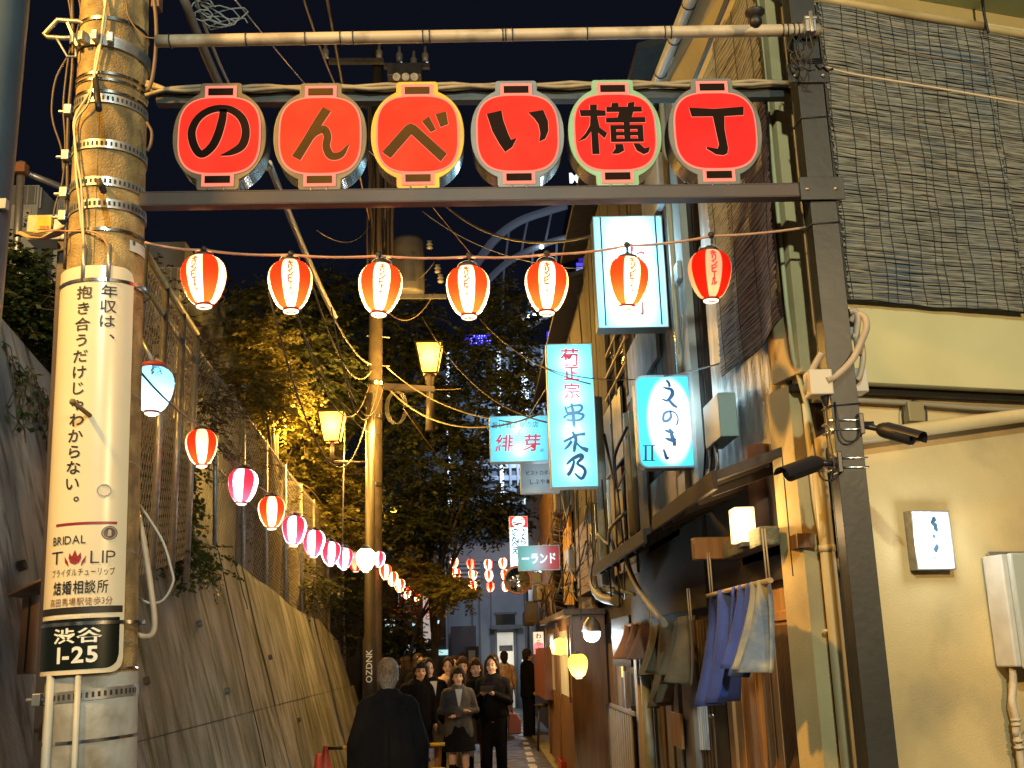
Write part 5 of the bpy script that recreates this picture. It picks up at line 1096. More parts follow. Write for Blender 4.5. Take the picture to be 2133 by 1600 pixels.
def third_bar():
    t = facade_block('bar_building', 'dark timber bar with pinkish shutter box, grey downpipes and slatted doors', 9.3, 13.2, 6.6, M_WOODD, plank_m=M_WOODD)
    f = lambda name, x0, y0, x1, y1, m, **k: fb(name, x0, y0, x1, y1, m, t, **k)
    wm = mat('pale_panel', (.40, .44, .46), (.30, .33, .35), 6, .6)
    f('white_strip', 1335, 350, 1372, 470, wm, proud=.05, t=.05, bevel=.003)
    # window with dark frames
    f('window_pane', 1262, 700, 1300, 820, M_GLASSD, proud=.02, t=.02)
    for x in (1258, 1279, 1300): f('window_frame', x, 690, x + 4, 830, M_WOODD, proud=.05, t=.04)
    for y in (694, 742, 792): f('window_rail', 1258, y, 1304, y + 5, M_WOODB, proud=.06, t=.03)
    # pieces of tin and board
    for i, (x0, y0, x1, y1, m) in enumerate(((1264, 985, 1300, 1200, mat('rusty_tin', (.16, .10, .075), (.28, .20, .15), 8, .6, st=(1, 1, .2), bump=.4, bs=30, c3=(.10, .14, .17), s3=3)), (1304, 850, 1318, 1200, M_WOODG), (1258, 830, 1296, 980, mat('blue_tin', (.14, .18, .22), (.22, .25, .27), 6, .5)), (1320, 800, 1345, 1130, M_WOODD))):
        f('sheet_panel', x0, y0, x1, y1, m, proud=.04 + .005 * i, t=.02)
    # shutter box: horizontal boards, projecting
    X = 1.28; Ya, Yb = YX(1236, 1150, X), YX(1200, 1150, X); za, zb = atX(1216, 1085, X).z, atX(1216, 1238, X).z
    g = G(); g.bb((X + .02, Ya, zb), (FX, Yb, za)); g.build('shutter_box', M_WOODD, t)
    n = 9
    for i in range(n):
        g = G(); g.bb((X + .003 * (i % 2), Ya, zb + (za - zb) * i / n + .006), (X + .02, Yb, zb + (za - zb) * (i + 1) / n)); g.build('board', M_WOODP, t, .002)
        g = G(); g.bb((X + .02, Ya - .02, zb + (za - zb) * i / n + .006), (FX, Ya - .001, zb + (za - zb) * (i + 1) / n)); g.build('board', M_WOODP, t, .002)
    # downpipes
    bp = mat('blue_grey_pipe', (.36, .42, .45), (.26, .31, .34), 7, .45)
    for x, r_, yt, yb in ((1252, .050, 1000, 1225), (1243, .026, 1050, 1210), (1234, .020, 1090, 1180), (1266, .016, 1000, 1210)):
        a, b = atX(x, yt, 1.22), atX(x, yb, 1.22); b = V((a.x, a.y, b.z)); g = G(); g.tube([a + V((0, 0, .8 if r_ > .03 else 0)), b] + ([b + V((.03, -.03, -.10)), b + V((.15, -.25, -.16))] if r_ < .045 else []), r_, 12); g.build('downpipe', bp, t)
    g = G(); g.ball(atX(1236, 1070, 1.25), (.10, .10, .12), 12); g.build('pipe_cowl', mat('dark_lagging', (.10, .12, .13), rough=.7), t)
    for x, r_ in ((1313, .035), (1322, .022)): a = atX(x, 985, 1.30); g = G(); b = atX(x - 6, 1150, 1.30); g.tube([a + V((0, 0, .5)), V((a.x, a.y, b.z))], r_, 10); g.build('downpipe', mat('khaki_pipe', (.34, .33, .26), rough=.5), t)
    # ground floor: slats, posts, lit panes
    rnd = random.Random(3)
    x = 1252
    cols = [M_WOODG, M_WOODB, mat('pale_slat', (.42, .36, .28), (.30, .25, .2), 6, .6), M_WOODD, M_WOODG]
    while x < 1386:
        w_ = rnd.choice((3, 4, 6, 8)); yt = rnd.choice((1300, 1340, 1400, 1470)); f('slat', x, yt, x + w_, 1612 - (1386 - x) * .0, rnd.choice(cols), proud=.01 + rnd.uniform(0, .05), t=.05); x += w_ + rnd.choice((2, 4, 7))
    ym = mat('yellow_lit_pane', (.8, .6, .2), rough=.4, emit=.75, ecol=(1, .62, .16))
    f('lit_pane', 1276, 1378, 1283, 1440, ym, proud=.012, t=.01); f('lit_pane', 1288, 1384, 1296, 1410, ym, proud=.012, t=.01)
    for i in range(10): xx = 1272 + 4.6 * i; f('slat', xx, 1478, xx + 2.4, 1608, mat('pale_grille', (.32, .29, .25), rough=.6), proud=.09, t=.015)
    f('grille_rail', 1270, 1474, 1320, 1482, M_WOODG, proud=.10, t=.02)
    for x, r_ in ((1331, .03), (1343, .045)): a = atX(x, 1380, FX - .10); g = G(); g.tube([(a.x, a.y, 0), (a.x, a.y, a.z + .1)], r_, 10); g.build('downpipe', bp if r_ > .04 else mat('pinkish_pipe', (.42, .33, .27), rough=.5), t)
    f('black_drape', 1275, 1285, 1312, 1388, M_BLACK, X=1.2, t=.02)
third_bar()
def fourth_bar():
    t = facade_block('bar_building', 'brown bar building with lit glass door, yellow bamboo panel and wavy tile edge', 13.2, 20.5, 6.35, M_WOODD, plank_m=None)
    f = lambda name, x0, y0, x1, y1, m, **k: fb(name, x0, y0, x1, y1, m, t, **k)
    yb = mat('yellow_bamboo_screen', (.60, .36, .09), (.40, .24, .07), 12, .6, st=(1, 6, 1))
    for i in range(5): x = 1167 + i * 5; f('bamboo_slat', x, 1020 + i * 3, x + 4, 1262, yb, proud=.03 + .01 * (i % 2), t=.02)
    f('brown_panel', 1126, 1020, 1146, 1300, M_WOODB, X=1.36, t=.1)
    # wavy edge of stacked pantiles
    tm = mat('dark_roof_tile', (.07, .05, .04), (.11, .085, .07), 8, .6)
    for i in range(24):
        p = atX(1150, 1032 + i * 11.2, 1.30); g = G(); g.sheet(lambda u, v: (p.x + .28 * u, p.y - .28 + .56 * v, p.z + .05 * math.sin(v * 6.28 + i) - .07 * u), 3, 10); o = g.build('tile', tm, t); sd = o.modifiers.new('s', 'SOLIDIFY'); sd.thickness = .02
    # bay with glass door
    bm = mat('varnished_brown', (.19, .10, .04), (.13, .065, .025), 7, .4, st=(3, 3, .3))
    X = 1.12; Ya, Yb = YX(1196, 1400, X), YX(1142, 1400, X); zt = atX(1165, 1292, X).z
    g = G(); g.bb((X, Ya, .12), (FX, Yb, zt)); g.build('bay', bm, t, .004)
    g = G(); g.bb((X - .1, Ya - .1, zt), (FX, Yb + .1, zt + .07)); g.build('bay_roof', tm, t, .01)
    W_ = Yb - Ya
    for a, b, z0_, z1_, m in ((.10, .42, 1.1, zt - .15, mat('amber_glass', (.25, .20, .08), rough=.2, emit=.30, ecol=(1, .72, .28))), (.6, .9, 1.1, zt - .15, mat('amber_glass2', (.2, .16, .07), rough=.2, emit=.12, ecol=(1, .72, .28)))):
        g = G(); g.bb((X - .006, Ya + W_ * a, z0_), (X, Ya + W_ * b, z1_)); g.build('pane', m, t)
        g = G(); g.bb((X - .03, Ya + W_ * a - .05, z0_ - .05), (X - .0065, Ya + W_ * a, z1_ + .05)); g.build('pane_frame', bm, t); g = G(); g.bb((X - .03, Ya + W_ * b, z0_ - .05), (X - .0065, Ya + W_ * b + .05, z1_ + .05)); g.build('pane_frame', bm, t)
        g = G(); zb_ = (z1_ + z0_) / 2 + .25; g.lathe([(0, 0), (.1, .02), (.12, .12), (.06, .2), (0, .22)], (X - .06, Ya + W_ * (a + b) / 2, z1_ - .3), 12); 
        if a < .2: g.build('globe_lamp', glow('amber_lamp', (1, .62, .14), 1.3), t); light('lamp_light', (X - .3, Ya + W_ * .26, z1_ - .2), 30, WARM, t, .08)
    for a in (.0, .5, .96): g = G(); g.bb((X - .03, Ya + W_ * a, .14), (X + .0, Ya + W_ * a + .08, zt - .02)); g.build('bay_post', bm, t, .004)
    g = G(); g.bb((.86, Ya - .5, 0), (1.4, Ya + 1.3, .14)); g.build('step', mat('concrete_step', (.16, .14, .12), (.24, .22, .19), 6, .8, bump=.3, bs=30), t, .01)
    # menu boards and meters
    for x0, y0, x1, y1, m in ((1208, 1250, 1240, 1310, M_WOODG), (1206, 1310, 1250, 1475, M_WOODB), (1190, 1460, 1200, 1560, M_WOODB), (1232, 1300, 1240, 1560, mat('strip_yellow', (.5, .36, .12), rough=.5))): f('board', x0, y0, x1, y1, m, proud=.06, t=.04)
    for x in (1225, 1246): a = atX(x, 1480, FX - .1); g = G(); g.tube([(a.x, a.y, 0), (a.x, a.y, 1.4)], .05, 10); g.build('downpipe', _mc['blue_grey_pipe'], t)
fourth_bar()
def fifth():
    t = facade_block('bar_building', 'far bar building in shadow with hanging signs and white goods in front', 20.5, 31, 5.9, mat('shadow_brown_wall', (.10, .08, .065), (.06, .05, .04), 5, .8))
    f = lambda name, x0, y0, x1, y1, m, **k: fb(name, x0, y0, x1, y1, m, t, **k)
    f('red_brown_door', 1113, 1350, 1134, 1450, mat('red_brown_panel', (.20, .07, .04), (.15, .05, .03), 5, .5), X=1.0, t=.5)
    f('cyan_lit_strip', 1088, 1375, 1096, 1450, mat('cyan_light', (.5, .8, .9), emit=.4, ecol=(.45, .8, .95)), X=1.4, t=.06)
    for i in range(3): f('window', 1104 + i * 9, 1180, 1110 + i * 9, 1225, M_GLASSD, proud=.03, t=.02)
    rnd = random.Random(8)
    for i in range(9):
        y = 14 + i * 1.7; z = rnd.uniform(2.3, 4.4); g = G(); g.box((FX - .16, y, z), (.28, rnd.uniform(.3, .6), rnd.uniform(.25, .5))); tag(g.build('wall_unit', mat('wall_unit_%d' % (i % 3), ((.3, .3, .28), (.2, .16, .12), (.12, .12, .13))[i % 3], rough=.5), bevel=.02), 'small service box on the bar fronts, ' + ('lowest near the lit bay', 'above the lit bay', 'by the wavy tiles', 'over the red shop sign', 'beside the mirror', 'near the slim red-topped sign', 'past the mirror', 'by the small pink sign', 'farthest by the grey building')[i], 'service box')
fifth()

# cable clutter along the facades
def clutter():
    rnd = random.Random(12); mats = [M_BLACK, mat('cable_dark_brown', (.05, .035, .025), rough=.6), mat('cable_grey2', (.2, .2, .19), rough=.6)]
    for i in range(46):
        Y = rnd.uniform(7, 19); L = rnd.uniform(.5, 3.0); X = rnd.uniform(1.12, 1.42); z = rnd.uniform(2.35, 2.8) if i < 26 else rnd.uniform(2.8, 4.8)
        pts = [V((X, Y, z)), V((X - .05, Y + L * .3, z - rnd.uniform(.05, .35))), V((X + .02, Y + L * .7, z - rnd.uniform(.0, .4))), V((X, Y + L, z + rnd.uniform(-.1, .3)))]
        g = G(); g.tube([tuple(p) for p in cat_pts(pts, 6)], rnd.choice((.006, .009, .014)), 6); tag(g.build('facade_cable', rnd.choice(mats)), 'one of the dark cables sagging along the bar fronts', 'cable', 'dark cables tangled along the bar fronts')
    for i in range(14):
        Y = rnd.uniform(8, 16); X = 1.2; z = rnd.uniform(3, 5.5); g = G(); g.tube([(X, Y, z), (X + rnd.uniform(-.05, .05), Y + rnd.uniform(-.2, .2), z - rnd.uniform(.8, 2))], .008, 6); tag(g.build('vertical_cable', rnd.choice(mats)), 'one of the thin cables running up the bar fronts', 'cable', 'thin cables running up the bar fronts')
    cable('bent_pipe', 'thick grey bent hose sweeping from the downpipes under the shutter box', [atX(1233, 1180, 1.2), atX(1236, 1215, 1.2), atX(1250, 1243, 1.2), atX(1285, 1252, 1.25)], .045, mat('grey_hose', (.22, .23, .23), rough=.6), cat='hose')
    cable('bent_pipe', 'tan hose sloping down under the second canopy', [atX(1302, 1150, 1.15), atX(1312, 1190, 1.15), atX(1335, 1235, 1.15), atX(1385, 1300, 1.15)], .022, mat('tan_hose', (.3, .26, .2), rough=.6), cat='hose')
clutter()

# ================================================================== projecting signs
CYAN = (.22, .68, .84)
def boxsign(name, label, x0, y0, x1, y1, Y, col=CYAN, e=.3, depth=.16, lights=4, power=6, oval=None, round_=0, pm=None, lcol=(.9, .97, 1)):
    cx, cy = (x0 + x1) / 2, (y0 + y1) / 2
    a, b = atY(x0, cy, Y).x, atY(x1, cy, Y).x; z0, z1 = atY(cx, y1, Y).z, atY(cx, y0, Y).z
    t = thing(name, label, 'sign', ((a + b) / 2, Y, (z0 + z1) / 2))
    pl = Plane(((a + b) / 2, Y, (z0 + z1) / 2)); w_, h_ = (b - a) / 2, (z1 - z0) / 2
    def out(i):
        r = max(round_ - i, 0); W2, H2 = w_ - i, h_ - i
        if r <= 0: return [(-W2, -H2), (W2, -H2), (W2, H2), (-W2, H2)]
        o = []
        for sx, sy, s0 in ((-1, -1, math.pi), (1, -1, 1.5 * math.pi), (1, 1, 0), (-1, 1, .5 * math.pi)):
            for k in range(7): o.append((sx * (W2 - r) + r * math.cos(s0 + k * math.pi / 12), sy * (H2 - r) + r * math.sin(s0 + k * math.pi / 12)))
        return o
    g = G(); g.ring(out(0), out(.008 if not round_ else .014), pl, -depth, .004); g.prism(out(.002), pl, -depth, -depth + .004)
    g.build('housing', mat('sign_housing', (.30, .42, .46), (.40, .5, .52), 5, .5, bump=.1), t, .002)
    if pm is None: pm = lightbox('sign_' + label[:40], col, e, oval)
    g = G(); PP = out(.009 if not round_ else .015); g.add([pl.w(a, b, -.003) for a, b in PP], [tuple(range(len(PP)))]); g.build('panel', pm, t)
    for i in range(lights):
        light('tube_light', pl.w(0, h_ * (1.3 * (i + .5) / lights * 2 - 1.3) * .75 if lights > 1 else 0, -depth * .55), power / lights, lcol, t, .02)
    if power: light('sign_glow', pl.w(0, 0, .3), power * .7, (.6, .88, 1), t, .12)  # added point light in front carries the sign's glow onto nearby walls
    return t, pl, w_, h_
def signs():
    # A tall white and cyan sign behind the sixth lantern
    t, pl, w_, h_ = boxsign('shop_sign', 'large square-topped white and cyan lit sign behind a striped lantern, red and brown strokes showing', 1240, 450, 1386, 683, 7.6, (.30, .72, .86), .30, lights=3, power=17)
    bars_m = M_NAVY; g = G()
    for s_ in (-.78, .80): g.prism([(w_ * s_ - .006, -h_ + .02), (w_ * s_ + .006, -h_ + .02), (w_ * s_ + .006, h_ - .01), (w_ * s_ - .006, h_ - .01)], pl, .0, .008)
    g.build('edge_strip', M_BLACK, t)
    g = G(); k = pl.px(1400, 560)[0] - pl.px(1300, 560)[0]; k /= 100
    def bp(L, m_=1): return [(*pl.px(x, y), w2 * k) for x, y, w2 in L]
    brush(g, bp([(1315, 508, 4), (1316, 520, 6), (1314, 532, 3)]), pl, .006); brush(g, bp([(1325, 530, 3), (1336, 526, 5), (1342, 530, 4)]), pl, .0065); brush(g, bp([(1328, 536, 6), (1334, 542, 3)]), pl, .006)
    g.build('lettering', M_REDINK, t)
    g = G(); brush(g, bp([(1338, 628, 5), (1339, 645, 5), (1338, 655, 5), (1330, 648, 2)]), pl, .006); brush(g, bp([(1293, 641, 4), (1318, 637, 5), (1330, 636, 4)]), pl, .006); brush(g, bp([(1294, 642, 4), (1294, 652, 4)]), pl, .0065); g.build('lettering', mat('brown_brush_ink', (.25, .06, .04), rough=.5, emit=.35), t)
    # B
    t, pl, w_, h_ = boxsign('shop_sign', 'tall narrow cyan lit sign with red and dark blue brush kanji in one column', 1143, 716, 1240, 1015, 9.6, (.17, .62, .82), .42, lights=4, power=12)
    for ch, x, y, s_, m_ in (('菊', 1186, 745, 46, M_REDINK), ('正', 1190, 778, 38, M_REDINK), ('宗', 1191, 815, 40, M_REDINK)):
        g = G(); kk = (pl.px(1240, 800)[0] - pl.px(1140, 800)[0]) / 100; put(g, ch, pl, *pl.px(x, y), s_ * kk * .9, .018, d=.007); g.build('lettering', M_REDINK if m_ is M_REDINK else m_, t)
    kk = (pl.px(1240, 800)[0] - pl.px(1140, 800)[0]) / 100; Z_ = 4.85
    def zz(L): return [(*pl.px(1120 + x / Z_, 700 + y / Z_), w2 / Z_ * kk) for x, y, w2 in L]
    g = G(); zz0 = zz; zz = lambda L: zz0([(x, y, w2 * 1.45) for x, y, w2 in L])
    for L in ([(275, 710, 12), (290, 760, 16), (310, 800, 16)], [(280, 735, 8), (360, 705, 16), (440, 705, 20), (425, 760, 18), (300, 780, 14)], [(262, 830, 22), (300, 800, 14), (400, 785, 16), (462, 800, 20), (420, 850, 18), (290, 850, 14)], [(340, 680, 18), (355, 760, 22), (365, 880, 24), (368, 935, 6)],
              [(260, 1070, 16), (330, 1035, 22), (400, 1000, 20), (480, 990, 26)], [(350, 965, 20), (385, 1040, 26), (375, 1110, 26), (368, 1175, 18)], [(345, 1060, 24), (310, 1110, 22), (268, 1150, 10)], [(385, 1070, 14), (430, 1120, 18), (500, 1155, 34), (512, 1160, 8)],
              [(290, 1300, 14), (350, 1245, 26), (430, 1205, 30), (450, 1230, 26), (400, 1290, 22), (460, 1330, 24), (480, 1380, 24), (440, 1440, 24), (370, 1385, 12)], [(370, 1255, 18), (355, 1320, 26), (325, 1380, 28), (300, 1410, 22)]): brush(g, zz(L), pl, .006 + .0002 * len(g.f) / 50)
    g.build('lettering', M_NAVY, t)
    # C
    t, pl, w_, h_ = boxsign('shop_sign', 'small wide cyan lit sign with red kanji below a line of small dark writing', 1020, 866, 1142, 962, 12.5, (.2, .64, .82), .45, lights=2, power=4)
    kk = (pl.px(1140, 900)[0] - pl.px(1040, 900)[0]) / 100
    g = G(); text_row(g, '旨い酒と肴の店', pl, pl.px(1073, 885)[0], pl.px(1073, 885)[1], 98 * kk, 14 * kk, bold=.01, d=.006, slant=.15); put(g, 'ひ', pl, *pl.px(1079, 938), 9 * kk, d=.006); put(g, 'め', pl, *pl.px(1129, 938), 9 * kk, d=.006); g.build('lettering', M_NAVY, t)
    g = G(); put(g, '緋', pl, *pl.px(1051, 923), 38 * kk, .015, d=.006, slant=.1); put(g, '芽', pl, *pl.px(1108, 922), 38 * kk, .015, d=.006, slant=.1); g.build('lettering', M_REDINK, t)
    # D unlit
    gm = mat('faint_glow_grey', (.22, .22, .24), (.30, .30, .31), 3, .6, emit=.06, ecol=(.3, .32, .36))  # board is unlit; a faint glow is put into its grey
    t, pl, w_, h_ = boxsign('shop_sign', 'unlit grey board below the small cyan sign with two lines of dark katakana', 1084, 960, 1165, 1026, 13.4, lights=0, pm=gm)
    kk = (pl.px(1140, 1000)[0] - pl.px(1040, 1000)[0]) / 100; g = G(); text_row(g, 'ビストロダルブ', pl, *pl.px(1128, 985), 66 * kk, 10 * kk, bold=.01, d=.006); text_row(g, 'しぶや本店', pl, *pl.px(1130, 1003), 56 * kk, 12 * kk, bold=.01, d=.006); g.build('lettering', M_INK, t)
    # E rounded
    t, pl, w_, h_ = boxsign('shop_sign', 'rounded cyan lit sign with a white oval and dark blue hiragana beside a roman two', 1326, 781, 1465, 975, 6.9, (.085, .64, .90), 1.0, lights=0, power=0, depth=.12, round_=.06, oval=(.145, .285, 0, 0))
    light('sign_glow', pl.w(0, .05, .25), 6, (.6, .9, 1), t, .1)  # added light in front spreads this sign's glow
    Z_ = 6.667; kk = (pl.px(1440, 880)[0] - pl.px(1340, 880)[0]) / 100
    def ez(L): return [(*pl.px(1300 + x / Z_, 760 + y / Z_), w2 / Z_ * kk) for x, y, w2 in L]
    g = G()
    for i, L in enumerate(([(585, 215, 30), (620, 260, 36), (630, 310, 36)], [(540, 315, 14), (590, 330, 34), (650, 345, 46), (670, 400, 58), (640, 460, 50), (590, 500, 34), (520, 475, 16)], [(620, 490, 36), (680, 560, 44), (735, 595, 30)],
                           [(660, 640, 14), (600, 655, 34), (550, 690, 34), (548, 780, 38), (610, 775, 40), (650, 720, 36), (640, 660, 26), (700, 665, 22), (745, 740, 20), (735, 820, 24), (710, 850, 6)],
                           [(560, 910, 14), (600, 925, 36), (660, 940, 50), (690, 940, 12)], [(625, 885, 20), (650, 930, 44), (665, 1000, 54), (690, 1060, 56), (700, 1130, 44)], [(560, 1015, 10), (620, 1040, 44), (680, 1050, 50), (725, 1030, 14)],
                           [(545, 1175, 24), (565, 1230, 36), (590, 1300, 44), (625, 1285, 14)])): brush(g, ez(L), pl, .006 + .0002 * i)
    g.build('lettering', M_NAVY, t)
    g = G()
    for x in (300, 390): g.prism([ez([(x - 15, 1130, 0)])[0][:2], ez([(x + 15, 1130, 0)])[0][:2], ez([(x + 15, 1330, 0)])[0][:2], ez([(x - 15, 1330, 0)])[0][:2]], pl, 0, .004)
    for y in (1122, 1330): g.prism([ez([(258, y - 6, 0)])[0][:2], ez([(432, y - 6, 0)])[0][:2], ez([(432, y + 6, 0)])[0][:2], ez([(258, y + 6, 0)])[0][:2]], pl, 0, .0045)
    g.build('lettering', mat('dark_navy_print', (.02, .03, .07), rough=.5, emit=.25), t)
    # F slim far sign
    t, pl, w_, h_ = boxsign('shop_sign', 'slim bright white vertical sign with red top and round crest, far down the alley', 1062, 1075, 1101, 1203, 17.5, (.75, .92, .98), .95, lights=2, power=3)
    g = G(); g.prism([(-w_ + .01, h_ * .62), (w_ - .01, h_ * .62), (w_ - .01, h_ - .01), (-w_ + .01, h_ - .01)], pl, 0, .006); g.build('red_top', mat('red_sign_top', (.8, .03, .05), emit=.8, ecol=(.9, .03, .06)), t)
    g = G(); g.prism([(w_ * .7 * math.cos(i * .35), h_ * .8 + w_ * .62 * math.sin(i * .35)) for i in range(18)], pl, .006, .009); g.build('crest', glow('crest_white', (.9, .95, 1), 1.1), t)
    g = G(); rr = random.Random(4)
    for i in range(7): x, y = rr.uniform(-.5, .5) * w_, h_ * .8 + rr.uniform(-.4, .4) * w_; brush(g, [(x - .03, y, .012), (x, y + .012, .02), (x + .03, y - .01, .01)], pl, .0095)
    for i, ch in enumerate('さくら'): put(g, ch, pl, w_ * .45, h_ * (.48 - .16 * i), .12, .03, d=.008)
    for i, ch in enumerate('のんべえ'): put(g, ch, pl, -w_ * .4, h_ * (.48 - .2 * i), .14, .03, d=.008)
    text_row(g, '3407-3631', pl, 0, -h_ * .88, w_ * 1.7, .07, bold=.02, d=.008); g.build('lettering', M_NAVY, t)
    # G red/green ランド
    gr = bpy.data.materials.new('faded_gradient_sign'); gr.use_nodes = True; N = gr.node_tree.nodes; L = gr.node_tree.links; b = N['Principled BSDF']; tc = N.new('ShaderNodeTexCoord'); sp = N.new('ShaderNodeSeparateXYZ'); cr = N.new('ShaderNodeValToRGB'); mr = N.new('ShaderNodeMapRange')
    L.new(tc.outputs['Object'], sp.inputs[0]); L.new(sp.outputs[0], mr.inputs[0]); mr.inputs[1].default_value = -.32; mr.inputs[2].default_value = .32; L.new(mr.outputs[0], cr.inputs[0]); e = cr.color_ramp.elements
    e[0].color = (.06, .22, .22, 1); e[1].color = (.20, .012, .012, 1); q = cr.color_ramp.elements.new(.30); q.color = (.10, .28, .30, 1); q = cr.color_ramp.elements.new(.5); q.color = (.20, .20, .24, 1); q = cr.color_ramp.elements.new(.75); q.color = (.26, .04, .05, 1)
    L.new(cr.outputs[0], b.inputs['Base Color']); L.new(cr.outputs[0], b.inputs['Emission Color']); b.inputs['Emission Strength'].default_value = .55
    t, pl, w_, h_ = boxsign('shop_sign', 'dim green to red sign with pale katakana in front of the slim white sign', 1079, 1136, 1166, 1188, 14.5, lights=0, pm=gr, depth=.12)
    kk = (pl.px(1180, 1160)[0] - pl.px(1080, 1160)[0]) / 100
    g = G(); text_row(g, 'ーランド', pl, *pl.px(1123, 1163), 76 * kk, 24 * kk, bold=.04, d=.006); g.build('lettering', mat('pale_glow_ink', (.6, .65, .68), rough=.5, emit=.45), t)
    # H
    t, pl, w_, h_ = boxsign('shop_sign', 'small pale and pink lit sign with brush hiragana above the red-brown panel', 1111, 1316, 1133, 1363, 18.5, (1, .62, .42), .95, lights=0, depth=.1)
    g = G(); g.prism([(-w_ + .01, -h_ + .01), (w_ - .01, -h_ + .01), (w_ - .01, 0), (-w_ + .01, 0)], pl, 0, .003); g.build('pink_half', mat('pink_sign', (.9, .1, .1), emit=.9, ecol=(1, .12, .14)), t)
    g = G()
    for i, ch in enumerate('わらふ'): put(g, ch, pl, .0, h_ * (.62 - .6 * i), .10, .03, d=.006)
    g.build('lettering', M_INK, t)
    # mirror
    c = atY(1079, 1208, 16.5); t = thing('convex_mirror', 'round orange-rimmed traffic mirror below the slim white sign', 'mirror', tuple(c)); M = Matrix.Rotation(rad(90), 3, 'X')
    g = G(); g.lathe([(0, .05), (.08, .045), (.15, .025), (.2, 0)], c, 24, M); g.build('mirror_face', mat('mirror', (.8, .8, .8), rough=.05, metal=1), t)
    g = G(); g.lathe([(.2, -.02), (.2, .02), (.215, .02), (.22, -.0), (.2, -.02)], c, 24, M); g.build('rim', mat('orange_rim', (.5, .16, .06), rough=.4), t)
    g = G(); g.tube([c, c + V((.55, .1, -.1))], .02, 8); g.build('bracket', M_GALV, t)
    # yellow lantern by the doors, with globe lamp
    c = atY(1206, 1412, 11.5); lantern(c + V((0, 0, .0)), 1.02, 0, P_YEL, 1.6, (1, .8, .3), 'glowing yellow lantern hanging at the bar doors', None, text=None, hoop=False)
    c = atX(1233, 1320, 1.15); t = thing('globe_lamp', 'small bright bluish round lamp above the yellow lantern', 'lamp', tuple(c)); g = G(); g.ball(c, .085, 14); g.build('bulb_glass', glow('cool_globe', (.75, .95, 1), 5), t); g = G(); g.lathe([(.03, .16), (.08, .10), (.10, .02)], c, 16); g.build('shade', M_GALV, t); light('lamp_light', c - V((.12, .05, .05)), 25, (.75, .92, 1), t, .05)
    c = atX(1192, 1320, 1.15); g = G(); g.tube([c + V((0, 0, .12)), c - V((0, .04, .12))], .03, 10); tag(g.build('fan_ornament', mat('red_blue_white', (.6, .15, .2), (.2, .35, .7), 14, .5, emit=.25)), 'small red, white and blue striped ornament above the yellow lantern', 'ornament')
    p = atZ(1238, 1590, .12); t = thing('plastic_crate', 'small red plastic crate at the foot of the slatted bar front', 'crate', (1.2, 14.6, 0)); g = G(); g.bb((1.05, 14.3, 0), (1.4, 14.9, .02)); 
    for s_ in (0, 1): g.bb((1.05, 14.3 + .58 * s_, .02), (1.4, 14.32 + .58 * s_, .28)); g.bb((1.05 + .33 * s_, 14.32, .02), (1.07 + .33 * s_, 14.88, .28))
    g.build('body', mat('red_plastic', (.30, .03, .02), rough=.4), t)
signs()

